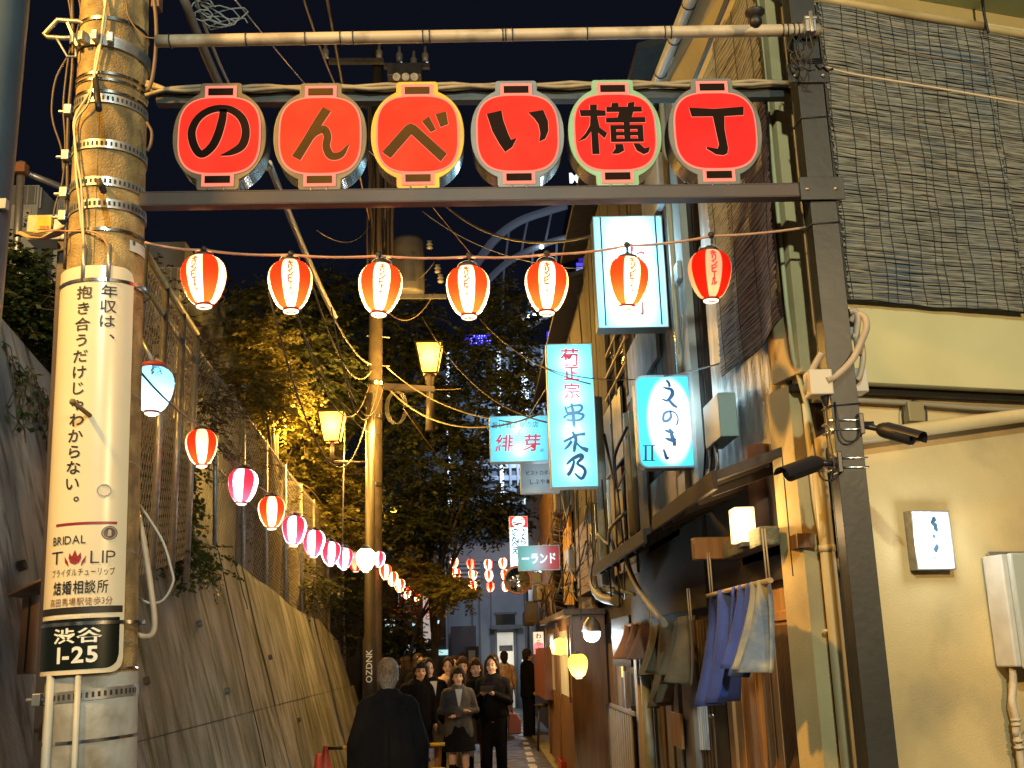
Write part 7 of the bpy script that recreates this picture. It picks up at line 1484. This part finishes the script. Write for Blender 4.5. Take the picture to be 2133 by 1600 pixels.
def tower():
    # louvred block with lit vertical mullions above the alley end
    Y = 48; lm = glow('mullion_light', (.75, .88, 1), 1.3); gm = mat('louvre_block', (.10, .13, .17), (.07, .09, .12), 2, .5)
    x0, x1 = atY(1000, 900, Y).x, atY(1200, 900, Y).x; z1 = atY(1060, 725, Y).z
    t = thing('office_block', 'dark louvred office block with bright vertical mullions seen through the trees', 'building', (x0, Y, 0))
    g = G(); g.bb((x0 - 3, Y, 0), (x1 + 6, Y + 8, z1)); g.build('wall', gm, t)
    z = 8.0
    while z < z1: g = G(); g.bb((x0, Y - .25, z), (x1 + 5, Y - .02, z + .22)); g.build('louvre', mat('louvre_blade', (.22, .27, .33), rough=.4, metal=.3), t); z += .55
    for x in (1036, 1084, 1092, 930): p = atY(x, 800, Y); zb = atY(x, 870 if x < 1090 else 980, Y).z; g = G(); g.bb((p.x, Y - .5, 8), (p.x + .16, Y - .26, z1 - .3)); g.build('lit_mullion', lm, t)
    for x in (1055, 1070, 1110, 1128): p = atY(x, 800, Y); g = G(); g.bb((p.x, Y - .4, 8), (p.x + .1, Y - .26, z1)); g.build('mullion', mat('mullion_grey', (.35, .42, .5), rough=.4), t)
    light('facade_light', (x0 + 2, Y - 5, z1 - 4), 1200, (.65, .8, 1), t, .5)
    # steel arches
    t = thing('arched_canopy', 'curved white steel arches of a rooftop park canopy far above the trees', 'structure', (atY(1050, 600, 60).x, 60, 12))
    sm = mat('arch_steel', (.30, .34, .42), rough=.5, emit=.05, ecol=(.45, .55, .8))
    def arc(L, r, Y=60): g = G(); g.tube([tuple(p) for p in cat_pts([atY(x, y, Y) for x, y in L], 6)], r, 8); g.build('arch', sm, t)
    arc([(985, 560), (1030, 500), (1080, 462), (1140, 440), (1180, 428)], .26); arc([(1000, 600), (1060, 545), (1130, 510), (1180, 495)], .20); arc([(1050, 690), (1090, 660), (1140, 635), (1185, 622)], .22); arc([(1030, 720), (1090, 690), (1150, 655), (1190, 645)], .12)
    for a, b in (((1062, 470), (1050, 560)), ((1100, 455), (1085, 530)), ((1150, 436), (1135, 510)), ((1050, 560), (1045, 690)), ((1110, 525), (1100, 655)), ((1160, 500), (1155, 630))): g = G(); g.tube([atY(*a, 60), atY(*b, 60)], .07, 6); g.build('strut', sm, t)
    for x, y in ((1128, 514), (1180, 510), (1100, 658), (1115, 656), (1150, 652), (1170, 652)): g = G(); g.ball(atY(x, y, 59.5), .13, 8); g.build('spotlight', glow('spot_white', (.9, .95, 1), 9), t)
    # blue-lit tower
    Y = 70; t = thing('blue_tower', 'dark tower with a blue-lit glazed facade behind the tall white sign', 'building', (atY(1210, 600, Y).x, Y, 0)); a, b = atY(1190, 430, Y), atY(1330, 900, Y)
    g = G(); g.bb((a.x, Y, 0), (b.x, Y + 8, atY(1210, 400, Y).z)); g.build('wall', mat('night_navy', (.02, .02, .05), rough=.3), t)
    rnd = random.Random(1)
    for i in range(15): 
        y = 425 + i * 9.5; p, q = atY(1196 + rnd.choice((0, 4, 9)), y, Y), atY(1196 + rnd.uniform(22, 46), y + 6, Y); g = G(); g.bb((p.x, Y - .1, q.z), (q.x, Y - .02, p.z)); g.build('lit_window', glow('blue_window_%d' % (i % 3), ((.05, .03, .55), (.10, .08, .8), (.3, .35, .9))[i % 3], (.6, .9, .8)[i % 3]), t)
    g = G(); pl = Plane(atY(1200, 371, 69)); put(g, 'M', pl, -.1, 0, 1.0, .05); put(g, 'A', pl, .85, 0, 1.0, .05); a = Plane(atY(1200, 371, 69.05)); tag(g.build('lit_letters', glow('white_letters', (.9, .95, 1), 1.2)), 'white lit capital letter sign between the fourth and fifth round signs', 'sign')
    # LED dot panels
    for (x0, y0, x1, y1, lab) in ((968, 697, 1024, 718, 'wide blue dotted light panel above the tree crown'), (1140, 690, 1166, 712, 'small blue dotted light panel beside the tall cyan sign')):
        Y = 44; t = thing('led_panel', lab, 'light panel', tuple(atY(x0, y1, Y))); a, b = atY(x0, y1, Y), atY(x1, y0, Y); g = G(); g.bb((a.x, Y, a.z), (b.x, Y + .2, b.z)); g.build('panel', glow('led_blue', (.03, .02, .5), .9), t)
        g = G(); n = int((b.x - a.x) / .11)
        for i in range(n):
            for j in range(4):
                if random.random() < .75: c = V((a.x + (i + .5) * .11 + .03 * (j % 2), Y - .02, a.z + (j + .5) * (b.z - a.z) / 4)); g.box(c, (.03, .02, .03))
        stuff(g.build('led_dots', glow('led_dot', (.35, .35, 1), 4), t))
tower()
def left_buildings():
    # bluish steel column at the left edge
    p, q = atY(-12, 500, 3.9), atY(27, 0, 3.9); 
    t = thing('steel_column', 'thick pale blue-grey steel column at the left picture edge', 'pole', (p.x, 3.9, 0))
    cx = p.x - .055; g = G(); g.tube([(cx, 3.9, 0), (cx, 3.9, 2.4), (cx, 3.9, 6.5)], .10, 28); g.build('shaft', mat('blue_grey_column', (.05, .08, .12), (.035, .055, .08), 2.5, .45, .2, bump=.1, bs=20), t)
    for z in (3.35, 2.95): g = G(); g.box((cx + .10, 3.85, z), (.03, .03, .04)); g.build('lug', M_GALV, t)
    # scaffold pipes
    t = thing('pipe_frame', 'galvanised pipe frame on the roof behind the junction box', 'pipe frame', tuple(atY(40, 500, 9))); g = G(); g.tube([atY(45, 338, 9), atY(28, 640, 9)], .035, 10); g.build('pipe', M_GALV, t); g = G(); g.tube([atY(22, 348, 9), atY(160, 402, 9.4)], .03, 10); g.build('pipe', M_GALV, t); g = G(); g.box(atY(44, 352, 8.95), (.10, .1, .09)); g.build('clamp', mat('rust_clamp', (.2, .08, .04), rough=.7), t)
    # rooftop condenser units
    um = mat('condenser_white', (.42, .44, .45), (.34, .36, .37), 3, .5); um2 = mat('condenser_grille', (.16, .17, .18), rough=.5)
    def unit(x0, y0, x1, y1, Y, lab, d=1.2):
        a, b = atY(x0, y1, Y), atY(x1, y0, Y); t = thing('condenser_unit', lab, 'condenser unit', (a.x, Y, a.z), 'rooftop condenser units'); g = G(); g.bb((a.x, Y, a.z - 1.2), (b.x, Y + d, b.z)); g.build('casing', um, t, .01)
        w_ = b.x - a.x; h_ = b.z - a.z; n = max(4, int(w_ / .10)); g = G()
        g.bb((a.x + .02, Y - .012, b.z - .36 * h_), (b.x - .02, Y - .004, b.z - .02)); g.build('grille', um2, t)
        for i in range(n): x = a.x + .03 + (w_ - .06) * i / (n - 1); g = G(); g.bb((x - .006, Y - .03, b.z - .36 * h_), (x + .006, Y - .013, b.z - .02)); g.build('slat', um, t)
        for i in range(n): yy = Y + .05 + (d - .1) * i / (n - 1); g = G(); g.bb((b.x + .002, yy - .008, b.z - .40 * h_), (b.x + .02, yy + .008, b.z - .02)); g.build('slat', um, t)
        g = G(); g.bb((a.x + .25 * w_, Y - .02, b.z - .62 * h_), (a.x + .8 * w_, Y - .004, b.z - .45 * h_)); g.build('panel', M_WHITEP, t)
    unit(14, 385, 82, 500, 13, 'large white condenser unit on the roof left of the junction box', 2.4); unit(112, 398, 142, 500, 13, 'white condenser unit partly hidden behind the concrete pole'); unit(318, 556, 376, 700, 14.5, 'tall white condenser unit behind the first striped lantern', .5)
    # buildings behind bank
    t = thing('grey_building', 'low grey wall of a building behind the shrubs on the left', 'building', (-9, 15, 3)); g = G(); a, b = atY(-60, 900, 15), atY(300, 505, 15); g.bb((a.x - 4, 15.0, 2), (b.x + .6, 19, b.z)); g.build('wall', mat('mottled_blue_wall', (.16, .18, .22), (.10, .11, .14), 2, .8, bump=.3, bs=12), t)
    t = thing('plant_room', 'grey rooftop plant room behind the trees with a ribbed face and drum pipes', 'building', (-7, 26, 0)); gm2 = mat('dusk_blue_metal', (.16, .19, .25), (.12, .14, .19), 3, .5)
    a, b = atY(455, 1000, 26), atY(505, 755, 26); g = G(); g.bb((a.x, 26, a.z - 4), (b.x, 28, b.z)); g.build('wall', mat('pinkish_wall', (.25, .20, .18), rough=.7), t); g = G(); g.bb((a.x - 1.2, 25.7, b.z), (b.x + .2, 28, b.z + .22)); g.build('roof', gm2, t)
    for L, r in ((((400, 668), (500, 668)), .22), (((420, 690), (495, 740)), .16), (((495, 610), (498, 750)), .24), (((480, 660), (482, 740)), .05)): g = G(); g.tube([atY(*L[0], 25.4), atY(*L[1], 25.4)], r, 14); g.build('duct', gm2, t)
    t = thing('brown_box', 'small brown roofed box on the concrete wall behind the pole foot', 'box', tuple(atY(60, 1320, 5.4))); g = G(); a, b = atY(34, 1405, 5.4), atY(92, 1240, 5.4); bmx = mat('brown_box_paint', (.20, .13, .10), (.16, .10, .08), 4, .5); g.bb((a.x, 5.4, a.z), (b.x, 5.6, b.z)); g.build('case', bmx, t, .004)
    g = G(); g.par((a.x - .05, 5.34, b.z - .005), (b.x - a.x + .1, 0, .09), (0, .3, 0), (0, 0, .014)); g.build('lid', bmx, t, .002)
    g = G(); g.bb((a.x + .035, 5.392, a.z + .01), (a.x + .04, 5.399, b.z - .01)); g.build('seam', M_BLACK, t)
left_buildings()
def far_bits():
    # advertising board on a far pole, and a low dark building left of the alley end
    t = thing('pole_advertisement', 'narrow white advertising board on the dark pole below the far lanterns', 'sign', tuple(atY(890, 1300, 24))); pl = Plane(atY(890, 1300, 23.8)); w_ = .15
    a, b = pl.px(882, 1355); c, d = pl.px(899, 1240); g = G(); g.prism([(a, b), (c, b), (c, d), (a, d)], pl, -.03, 0); g.build('board', mat('far_board', (.7, .66, .58), emit=.32, ecol=(1, .85, .75)), t)
    g = G()
    for i, ch in enumerate('酒処魚と'): put(g, ch, pl, (a + c) / 2, d - .1 - .12 * i, .12, .03, d=.005)
    g.build('lettering', mat('red_print2', (.5, .03, .03), emit=.2), t); g = G(); g.prism([(a + .02, b + .02), (c - .02, b + .02), (c - .02, b + .15), (a + .02, b + .15)], pl, 0, .004); g.build('dark_plate', M_INK, t)
    t = thing('utility_pole', 'dark slim pole behind the narrow white advertising board', 'utility pole', (atY(876, 1400, 24).x, 24.1, 0)); x = atY(880, 1400, 24.1).x; g = G(); g.tube([(x, 24.1, 0), (x, 24.1, atY(876, 1130, 24.1).z)], [.15, .12], 14); g.build('shaft', mat('dark_pole', (.09, .06, .05), rough=.8), t)
    t = thing('shop_building', 'dim shop with pale blue lit strips left of the alley end', 'building', (-6, 30, 0)); a = atY(800, 1400, 30).x; b = atY(930, 1400, 30).x; z = atY(870, 1180, 30).z
    g = G(); g.bb((a - 2, 30, 0), (b, 33, z)); g.build('wall', mat('night_wall', (.035, .038, .045), (.05, .052, .06), 2, .7), t)
    rnd = random.Random(9)
    for i in range(12): x = a + (b - a) * rnd.random(); zz = rnd.uniform(1.5, z - .4); g = G(); g.bb((x, 29.93, zz), (x + rnd.uniform(.1, .5), 29.99, zz + rnd.uniform(.06, .22))); g.build('lit_strip', glow('strip_%d' % (i % 3), ((.5, .85, .9), (.7, .9, 1), (1, .75, .4))[i % 3], .8), t)
far_bits()

# ================================================================== people
SKIN = mat('skin', (.66, .42, .30), (.60, .37, .26), 12, .5); HAIRB = mat('black_hair', (.012, .009, .008), (.03, .02, .015), 30, .75, st=(4, 4, 1), spec=.25); HAIRR = mat('dark_brown_hair', (.045, .02, .012), (.02, .01, .008), 30, .75, st=(4, 4, 1), spec=.25); HAIRG = mat('grey_hair', (.30, .30, .31), (.10, .10, .11), 38, .6, st=(3, 3, .8), bump=.8, bs=60)
BLK = mat('black_wool', (.004, .004, .005), (.007, .007, .009), 30, .95, bump=.3, bs=90, spec=.15); NVY = mat('midnight_coat', (.003, .0035, .006), (.006, .0065, .010), 5, .9, bump=.35, bs=9, spec=.15); GRY = mat('grey_blazer', (.085, .082, .082), (.06, .06, .06), 24, .9, bump=.3, bs=90); PEACH = mat('peach_top', (.55, .38, .27), rough=.8); WHT = mat('white_shirt', (.6, .6, .6), rough=.8)
LIP = mat('lips', (.35, .08, .06), rough=.5); EYE = mat('eyes', (.01, .008, .008), rough=.2)
class Body:
    """capsules and ellipsoids in a standing frame (x right, y forward, z up), fused into one skin by a voxel remesh"""
    def __init__(s, loc, face, h): s.o = V(loc); s.M = Matrix.Rotation(face, 3, 'Z'); s.k = h / 1.65
    def P(s, p): return s.o + s.M @ (V(p) * s.k)
    def cap(s, g, pts, rs): g.tube([s.P(p) for p in pts], [r * s.k for r in rs], 10); [g.ball(s.P(p), r * s.k, 8) for p, r in zip(pts, rs)]
    def ell(s, g, c, r): g.ball(s.P(c), tuple(q * s.k for q in r), 12, s.M)
    def make(s, g, name, m, t, vox=.014, smooth=6):
        o = g.build(name, m, t); md = o.modifiers.new('fuse', 'REMESH'); md.mode = 'VOXEL'; md.voxel_size = vox; md.use_smooth_shade = True
        sm = o.modifiers.new('soft', 'SMOOTH'); sm.factor = .5; sm.iterations = smooth; return o
def person(label, px, Y, h, face, coat=BLK, hair='long', hm=HAIRB, lower='skirt', lm=BLK, coat_len=.78, tilt=0, arms='down', shirt=None, socks=True, mode=None, tilth=0, X=None, group=None):
    x = atY(px, 1450, Y).x if X is None else X
    t = thing('person', label, 'person', (x, Y, 0), group); b = Body((x, Y, 0), face, h)
    hz = 1.50; hd = V((tilt * .1, .02, hz)); tl = V((tilt * .05, 0, 0))
    # arms
    if arms == 'down': A = [[(.165 * s_, 0, 1.29), (.22 * s_, -.01, 1.08), (.23 * s_, .05, .86)] for s_ in (1, -1)]
    elif arms == 'crossed': A = [[(.165 * s_, 0, 1.29), (.235 * s_, .03, 1.08), (-.05 * s_, .19, 1.05 + .03 * s_)] for s_ in (1, -1)]
    elif arms == 'phone': A = [[(.165 * s_, 0, 1.29), (.22 * s_, .02, 1.07), (.07 * s_, .26, 1.17)] for s_ in (1, -1)]
    elif arms == 'bag': A = [[(.165, 0, 1.29), (.22, -.01, 1.08), (.2, .05, .84)], [(-.165, 0, 1.29), (-.23, .0, 1.08), (-.24, .08, .85)]]
    g = G(); b.ell(g, hd + V((0, -.012, .055)), (.078, .094, .092)); b.ell(g, hd + V((0, .025, -.01)), (.062, .066, .082)); b.ell(g, hd + V((0, .045, -.072)), (.036, .034, .028)); b.ell(g, hd + V((0, .092, -.005)), (.012, .016, .020)); b.ell(g, hd + V((0, .082, .028)), (.009, .012, .03))
    for s_ in (1, -1): b.ell(g, hd + V((.076 * s_, -.005, 0)), (.010, .018, .03)); b.ell(g, hd + V((.038 * s_, .062, -.025)), (.022, .02, .02))
    b.cap(g, [hd + V((0, -.01, -.05)), (0, -.01, 1.34)], [.046, .052])
    b.cap(g, [(0, 0, 1.32), (0, 0, 1.1), (0, 0, .92)], [.12, .11, .13]); b.cap(g, [(-.145, 0, 1.30), (.145, 0, 1.30)], [.055, .055])
    for s_, a in zip((1, -1), A):
        b.cap(g, a, [.045, .036, .026]); e = V(a[2]); d = (V(a[2]) - V(a[1])).normalized(); side = V((s_, 0, 0)) if arms == 'down' or arms == 'bag' else V((0, 0, 1)); nn = d.cross(side).normalized()
        pc = e + d * .05; b.cap(g, [e, pc], [.024, .030])
        for q in range(4): f0 = pc + nn * (.030 - .020 * q); f1 = f0 + d * (.040 - .004 * abs(q - 1)); f2 = f1 + d * .025 + side.cross(d).cross(d) * .0 - side * .012 * s_; b.cap(g, [f0, f1, f2], [.0095, .009, .008])
        b.cap(g, [pc - d * .02 + nn * .03, pc + nn * .052, pc + nn * .055 + d * .022], [.011, .010, .009])
    st = .10 if mode == 'walk' else .02
    for s_ in (1, -1):
        f = st * s_; b.cap(g, [(.085 * s_, 0, .90), (.09 * s_, f * .6 + .01, .50), (.09 * s_, f, .10)], [.088, .055, .037]); b.cap(g, [(.09 * s_, f - .02, .05), (.10 * s_, f + .11, .035)], [.036, .03])
    b.make(g, 'body', SKIN, t, .011, 4)
    # face details
    for s_ in (1, -1):
        g = G(); b.ell(g, hd + V((.029 * s_, .0785, .018)), (.0135, .006, .0062)); g.build('eye', EYE, t); g = G(); b.ell(g, hd + V((.030 * s_, .080, .038)), (.018, .006, .0035)); g.build('eyebrow', hm, t)
    g = G(); b.ell(g, hd + V((0, .086, -.042)), (.019, .008, .0065)); g.build('lips', LIP, t)
    # hair
    g = G()
    if hair == 'short':
        b.ell(g, hd + V((0, -.022, .068)), (.087, .099, .092)); b.ell(g, hd + V((0, -.05, .0)), (.080, .065, .085)); b.ell(g, hd + V((0, -.06, -.06)), (.058, .04, .04))
        for s_ in (1, -1): b.ell(g, hd + V((.066 * s_, -.012, .03)), (.022, .045, .05))
    else:
        b.ell(g, hd + V((0, -.040, .074)), (.090, .096, .094)); L = {'long': .34, 'bob': .14, 'tied': .06}[hair]
        b.cap(g, [hd + V((0, -.06, .02)), hd + V((0, -.085, -.08)), hd + V((0, -.085, -L))], [.085, .085 if hair != 'tied' else .05, .06 if hair != 'tied' else .02])
        if hair != 'tied':
            for s_ in (1, -1): b.cap(g, [hd + V((.070 * s_, .0, .07)), hd + V((.090 * s_, -.005, -.01)), hd + V((.094 * s_, -.004, -min(L, .22)))], [.030, .020, .015])
        for s_ in (1, -1): b.cap(g, [hd + V((.004 * s_, .050, .132)), hd + V((.036 * s_, .062, .108)), hd + V((.064 * s_, .048, .066)), hd + V((.078 * s_, .026, .01))], [.024, .016, .013, .011])
        if hair == 'bob' or tilth:
            for q in range(-3, 4): b.cap(g, [hd + V((.014 * q, .070, .115)), hd + V((.016 * q, .088 - .0012 * q * q, .082)), hd + V((.0165 * q, .090 - .0014 * q * q, .052 + .004 * (q % 2)))], [.014, .010, .006])
    b.make(g, 'hair', hm, t, .010, 3)
    # coat
    g = G(); cz = coat_len
    b.cap(g, [(-.155, 0, 1.305), (0, .0, 1.345), (.155, 0, 1.305)], [.070, .066, .070]); b.cap(g, [(0, 0, 1.0), (0, 0, cz + .1)], [.13, .14]); b.cap(g, [(0, 0, 1.3), (0, 0, 1.1), (0, 0, .95)], [.145, .145, .155])
    for s_ in (1, -1):
        b.cap(g, [(.07 * s_, 0, 1.25), (.07 * s_, 0, 1.0), (.085 * s_, 0, cz + .08)], [.12, .115, .125])
    for a in A: b.cap(g, [a[0], a[1], tuple(V(a[2]) - (V(a[2]) - V(a[1])).normalized() * .02)], [.066, .058, .046])
    b.cap(g, [(-.045, -.02, 1.40), (0, -.045, 1.42), (.045, -.02, 1.40)], [.035, .035, .035])
    b.make(g, 'coat', coat, t, .014, 5)
    if shirt:
        g = G(); P = [(-.048, .138, 1.36), (.048, .138, 1.36), (.012, .160, 1.14), (-.012, .160, 1.14)]; g.add([b.P(p) for p in P] + [b.P((p[0], p[1] - .03, p[2])) for p in P], [(3, 2, 1, 0), (4, 5, 6, 7), (0, 1, 5, 4), (1, 2, 6, 5), (2, 3, 7, 6), (3, 0, 4, 7)]); g.build('shirt', shirt, t)
    if lower == 'skirt':
        g = G(); vs = []; n = 36; hh = ((.95, .14), (.8, .17), (.56, .215))
        g.add([b.P(((r + .008 * math.cos(k * 6)) * math.cos(2 * math.pi * k / n) * 1.05, r * .85 * math.sin(2 * math.pi * k / n), z)) for z, r in hh for k in range(n)], [(i * n + k, i * n + (k + 1) % n, (i + 1) * n + (k + 1) % n, (i + 1) * n + k) for i in range(2) for k in range(n)], True); g.build('skirt', lm, t)
        if socks:
            for s_ in (1, -1): g = G(); f = st * s_; b.cap(g, [(.09 * s_, f * .8 + .005, .40), (.09 * s_, f, .10)], [.052, .042]); b.cap(g, [(.09 * s_, f - .02, .045), (.10 * s_, f + .125, .035)], [.043, .036]); b.make(g, 'sock', BLK, t, .012, 2)
    else:
        g = G()
        for s_ in (1, -1): f = st * s_; b.cap(g, [(.08 * s_, 0, .92), (.09 * s_, f * .6 + .01, .50), (.095 * s_, f, .08)], [.108, .078, .066])
        b.make(g, 'trousers', lm, t, .014, 4)
        for s_ in (1, -1): g = G(); f = st * s_; b.cap(g, [(.09 * s_, f - .03, .04), (.10 * s_, f + .12, .035)], [.045, .038]); b.make(g, 'shoe', BLK, t, .012, 2)
    return t, b
PI = math.pi
# face: 0 looks to +Y (away from the viewer), PI looks at the viewer
t, b = person('grey-haired man seen from behind in a long black overcoat, walking into the alley', 808, 8.5, 1.63, .10, NVY, 'short', HAIRG, 'trousers', BLK, .40, mode='walk')
g = G(); b.cap(g, [(-.17, 0, 1.275), (-.09, 0, 1.325), (0, .0, 1.345), (.09, 0, 1.325), (.17, 0, 1.275)], [.078, .070, .065, .070, .078]); b.cap(g, [(0, -.01, 1.22), (0, -.01, 1.0), (0, 0, .7), (0, 0, .40)], [.15, .17, .19, .22]); b.cap(g, [(-.09, 0, 1.2), (-.12, 0, .9), (-.14, 0, .42)], [.125, .15, .16]); b.cap(g, [(.09, 0, 1.2), (.12, 0, .9), (.14, 0, .42)], [.125, .15, .16])
for s_ in (1, -1): b.cap(g, [(.165 * s_, 0, 1.255), (.24 * s_, -.01, 1.02), (.25 * s_, .06, .8)], [.078, .075, .062])
b.make(g, 'overcoat', NVY, t, .016, 6)
g = G(); b.cap(g, [(-.065, .0, 1.39), (-.04, -.045, 1.395), (0, -.06, 1.40), (.04, -.045, 1.395), (.065, .0, 1.39)], [.020, .020, .020, .020, .020]); b.make(g, 'collar', mat('coat_collar', (.012, .012, .018), rough=.8), t, .008, 2)
g = G(); g.tube([b.P(p) for p in ((0, -.115, 1.30), (0, -.175, 1.1), (0, -.205, .8), (0, -.235, .45))], .004, 5); g.build('back_seam', BLK, t)
person('girl with bobbed hair in a black coat, cheek to cheek with her friend', 868, 14.0, 1.57, PI + .15, BLK, 'bob', HAIRB, 'skirt', BLK, .72, tilt=-.5)
person('girl in a black blazer and white shirt leaning on her friend, grey skirt', 897, 14.2, 1.60, PI + .35, BLK, 'tied', HAIRB, 'skirt', mat('grey_skirt', (.10, .09, .085), rough=.9), .80, tilt=.4, shirt=WHT, socks=False)
person('smiling girl in a peach top standing behind the grey blazer girl', 935, 15.6, 1.60, PI - .1, PEACH, 'tied', HAIRR, 'skirt', BLK, .78)
person('short girl in a grey blazer with folded arms and black knee socks', 954, 13.7, 1.49, PI + .1, GRY, 'bob', HAIRB, 'skirt', BLK, .70, arms='crossed', shirt=WHT)
person('girl with fringe and dark scarf between the peach top girl and the bag carrier', 965, 15.4, 1.60, PI, mat('plum_coat', (.03, .015, .02), rough=.9), 'bob', HAIRR, 'skirt', BLK, .75, tilth=1)
t, b = person('girl with brown fringe in a black coat carrying a white plastic bag', 991, 14.4, 1.58, PI + .1, BLK, 'bob', HAIRR, 'skirt', mat('brown_skirt', (.12, .08, .04), rough=.9), .74, arms='bag', tilth=1)
bg_ = thing('plastic_bag', 'crumpled white plastic bag hanging from the hand of the brown-fringed girl', 'bag', tuple(b.P((.23, .12, .5))))
g = G(); c = b.P((.22, .10, .48)); g.ball(c, (.12, .07, .21), 14); o = g.build('body', mat('white_film', (.42, .40, .33), (.3, .28, .2), 9, .4, bump=1.0, bs=12), bg_); g = G(); g.tube([c + V((-.05, 0, .18)), c + V((-.01, 0, .33)), c + V((.03, 0, .18))], .012, 6); g.build('handles', _mc['white_film'], bg_)
t, b = person('tall long-haired young woman in black looking down at her phone', 1027, 14.1, 1.62, PI - .25, BLK, 'long', HAIRB, 'trousers', BLK, .86, arms='phone')
ph = thing('phone', 'dark phone held in both hands by the long-haired woman in black', 'phone', tuple(b.P((0, .36, 1.22)))); g = G(); c = b.P((0, .345, 1.235)); g.box(c, (.15, .012, .075), rz=PI - .25, rx=.5); g.build('body', M_BLACK, ph, .004); g = G(); g.box(c + V((0, .012, .0)), (.14, .004, .068), rz=PI - .25, rx=.5); g.build('screen', glow('phone_screen', (.7, .8, 1), .8), ph)
light('screen_light', c + V((0, .10, .04)), .25, (.8, .85, 1), ph, .03)
hb = thing('handbag', 'red-brown handbag at the hip of the long-haired woman in black', 'bag', tuple(b.P((-.24, .0, .82)))); c = b.P((-.25, -.02, .80)); g = G(); g.prism([(-.07, -.13), (.09, -.14), (.10, .02), (.04, .12), (-.05, .12)], Plane(c), -.06, .06); g.build('body', mat('russet_leather', (.20, .05, .025), rough=.5), hb, .015); g = G(); g.tube([c + V((0, 0, .1)), b.P((-.19, .02, 1.1)), b.P((-.12, .05, 1.36))], .009, 6); g.build('strap', _mc['russet_leather'], hb)
person('distant dark-haired person whose face shows above the peach top girl', 947, 19, 1.60, PI, BLK, 'long', HAIRB, 'trousers', BLK, .8)
person('distant person in black with a hood-like silhouette behind the plum coat girl', 968, 20.5, 1.66, .3, BLK, 'short', HAIRB, 'trousers', BLK, .7)
t, b = person('person seen from behind in a pale pink top before the lit doorway', 1052, 24.0, 1.66, .15, mat('pink_print_top', (.42, .22, .22), (.6, .5, .5), 14, .8), 'tied', HAIRB, 'trousers', mat('pale_trousers', (.25, .22, .25), rough=.8), .85)
person('dark figure standing at the red-brown panel near the alley end', 1100, 22.5, 1.70, -1.2, BLK, 'short', HAIRB, 'trousers', BLK, .7)
person('shadowy person with a brown jacket at the shrubs behind the grey-haired man', 845, 19.5, 1.62, 1.0, BLK, 'bob', HAIRB, 'trousers', BLK, .8)
person('shadowy long-haired person left of the narrow advertising board', 872, 18.0, 1.66, PI + .6, BLK, 'long', HAIRB, 'trousers', BLK, .8)

# ================================================================== cones with bars
def cone(label, px, top, Y):
    p = atY(px, top, Y); t = thing('traffic_cone', label, 'traffic cone', (p.x, Y, 0), 'traffic cones by the wall'); cm = mat('cone_orange', (.55, .06, .03), (.45, .05, .025), 6, .45)
    g = G(); g.bb((p.x - .17, Y - .17, 0), (p.x + .17, Y + .17, .03)); g.build('base', cm, t, .008)
    g = G(); g.lathe([(.13, .03), (.03, .68), (.028, .70), (0, .70)], (p.x, Y, 0), 24); g.build('cone', cm, t)
    g = G(); g.lathe([(.094, .30), (.070, .44)], (p.x, Y, 0), 24); g.build('stripe', mat('cone_white', (.5, .48, .45), rough=.4), t)
    return p
a = cone('red traffic cone standing a little in front, its tip lower', 664, 1541, 11.6); b_ = cone('red traffic cone just behind, with two striped bars hooked to it', 679, 1523, 12.6)
for z, lab in ((.68, 'upper yellow and black cone bar leading behind the man'), (.42, 'lower yellow and black cone bar leading behind the man')):
    t = thing('cone_bar', lab, 'barrier bar', (b_.x, 12.6, z)); 
    for i in range(8): g = G(); x = b_.x + .04 + i * .16; g.tube([(x, 12.5, z), (x + .16, 12.5, z)], .02, 10); g.build('bar_section', mat('bar_yellow', (.65, .42, .03), rough=.4) if i % 2 else M_BLACK, t)
for x, Y, lab in ((1.16, 19.2, 'tall dark bar stool by the red-brown panel'),):
    t = thing('bar_stool', lab, 'stool', (x, Y, 0)); g = G(); g.lathe([(0, .72), (.17, .72), (.18, .76), (0, .78)], (x, Y, 0), 18); g.build('seat', M_BLACK, t)
    for i in range(4): a_ = .78 + i * PI / 2; g = G(); g.tube([(x + .13 * math.cos(a_), Y + .13 * math.sin(a_), .72), (x + .19 * math.cos(a_), Y + .19 * math.sin(a_), 0)], .014, 8); g.build('leg', M_BLACK, t)
    g = G(); g.tube([(x + .17 * math.cos(i * .63), Y + .17 * math.sin(i * .63), .28) for i in range(11)], .01, 6); g.build('foot_ring', M_BLACK, t)

# ================================================================== street lamps that light the alley mouth (above and behind the camera)
arm_lamp('street_lamp', 'sodium street lamp on a mast above the retaining wall, out of view', (-4.3, 1.0, 5.9), (-3.72, 2.2, 6.1), 1450, SOD, 4.7)
arm_lamp('street_lamp', 'greenish street lamp across the street behind the viewer', (1.6, -5.4, 6.8), (.2, -4.2, 7.0), 1750, (.82, 1.0, .86), 0)
arm_lamp('street_lamp', 'warm street lamp behind the viewer near the cream wall', (4.2, -3.0, 4.2), (3.2, -1.6, 4.3), 900, (1, .69, .34), 0)  # unseen lamp added to make the cream wall warmer and brighter
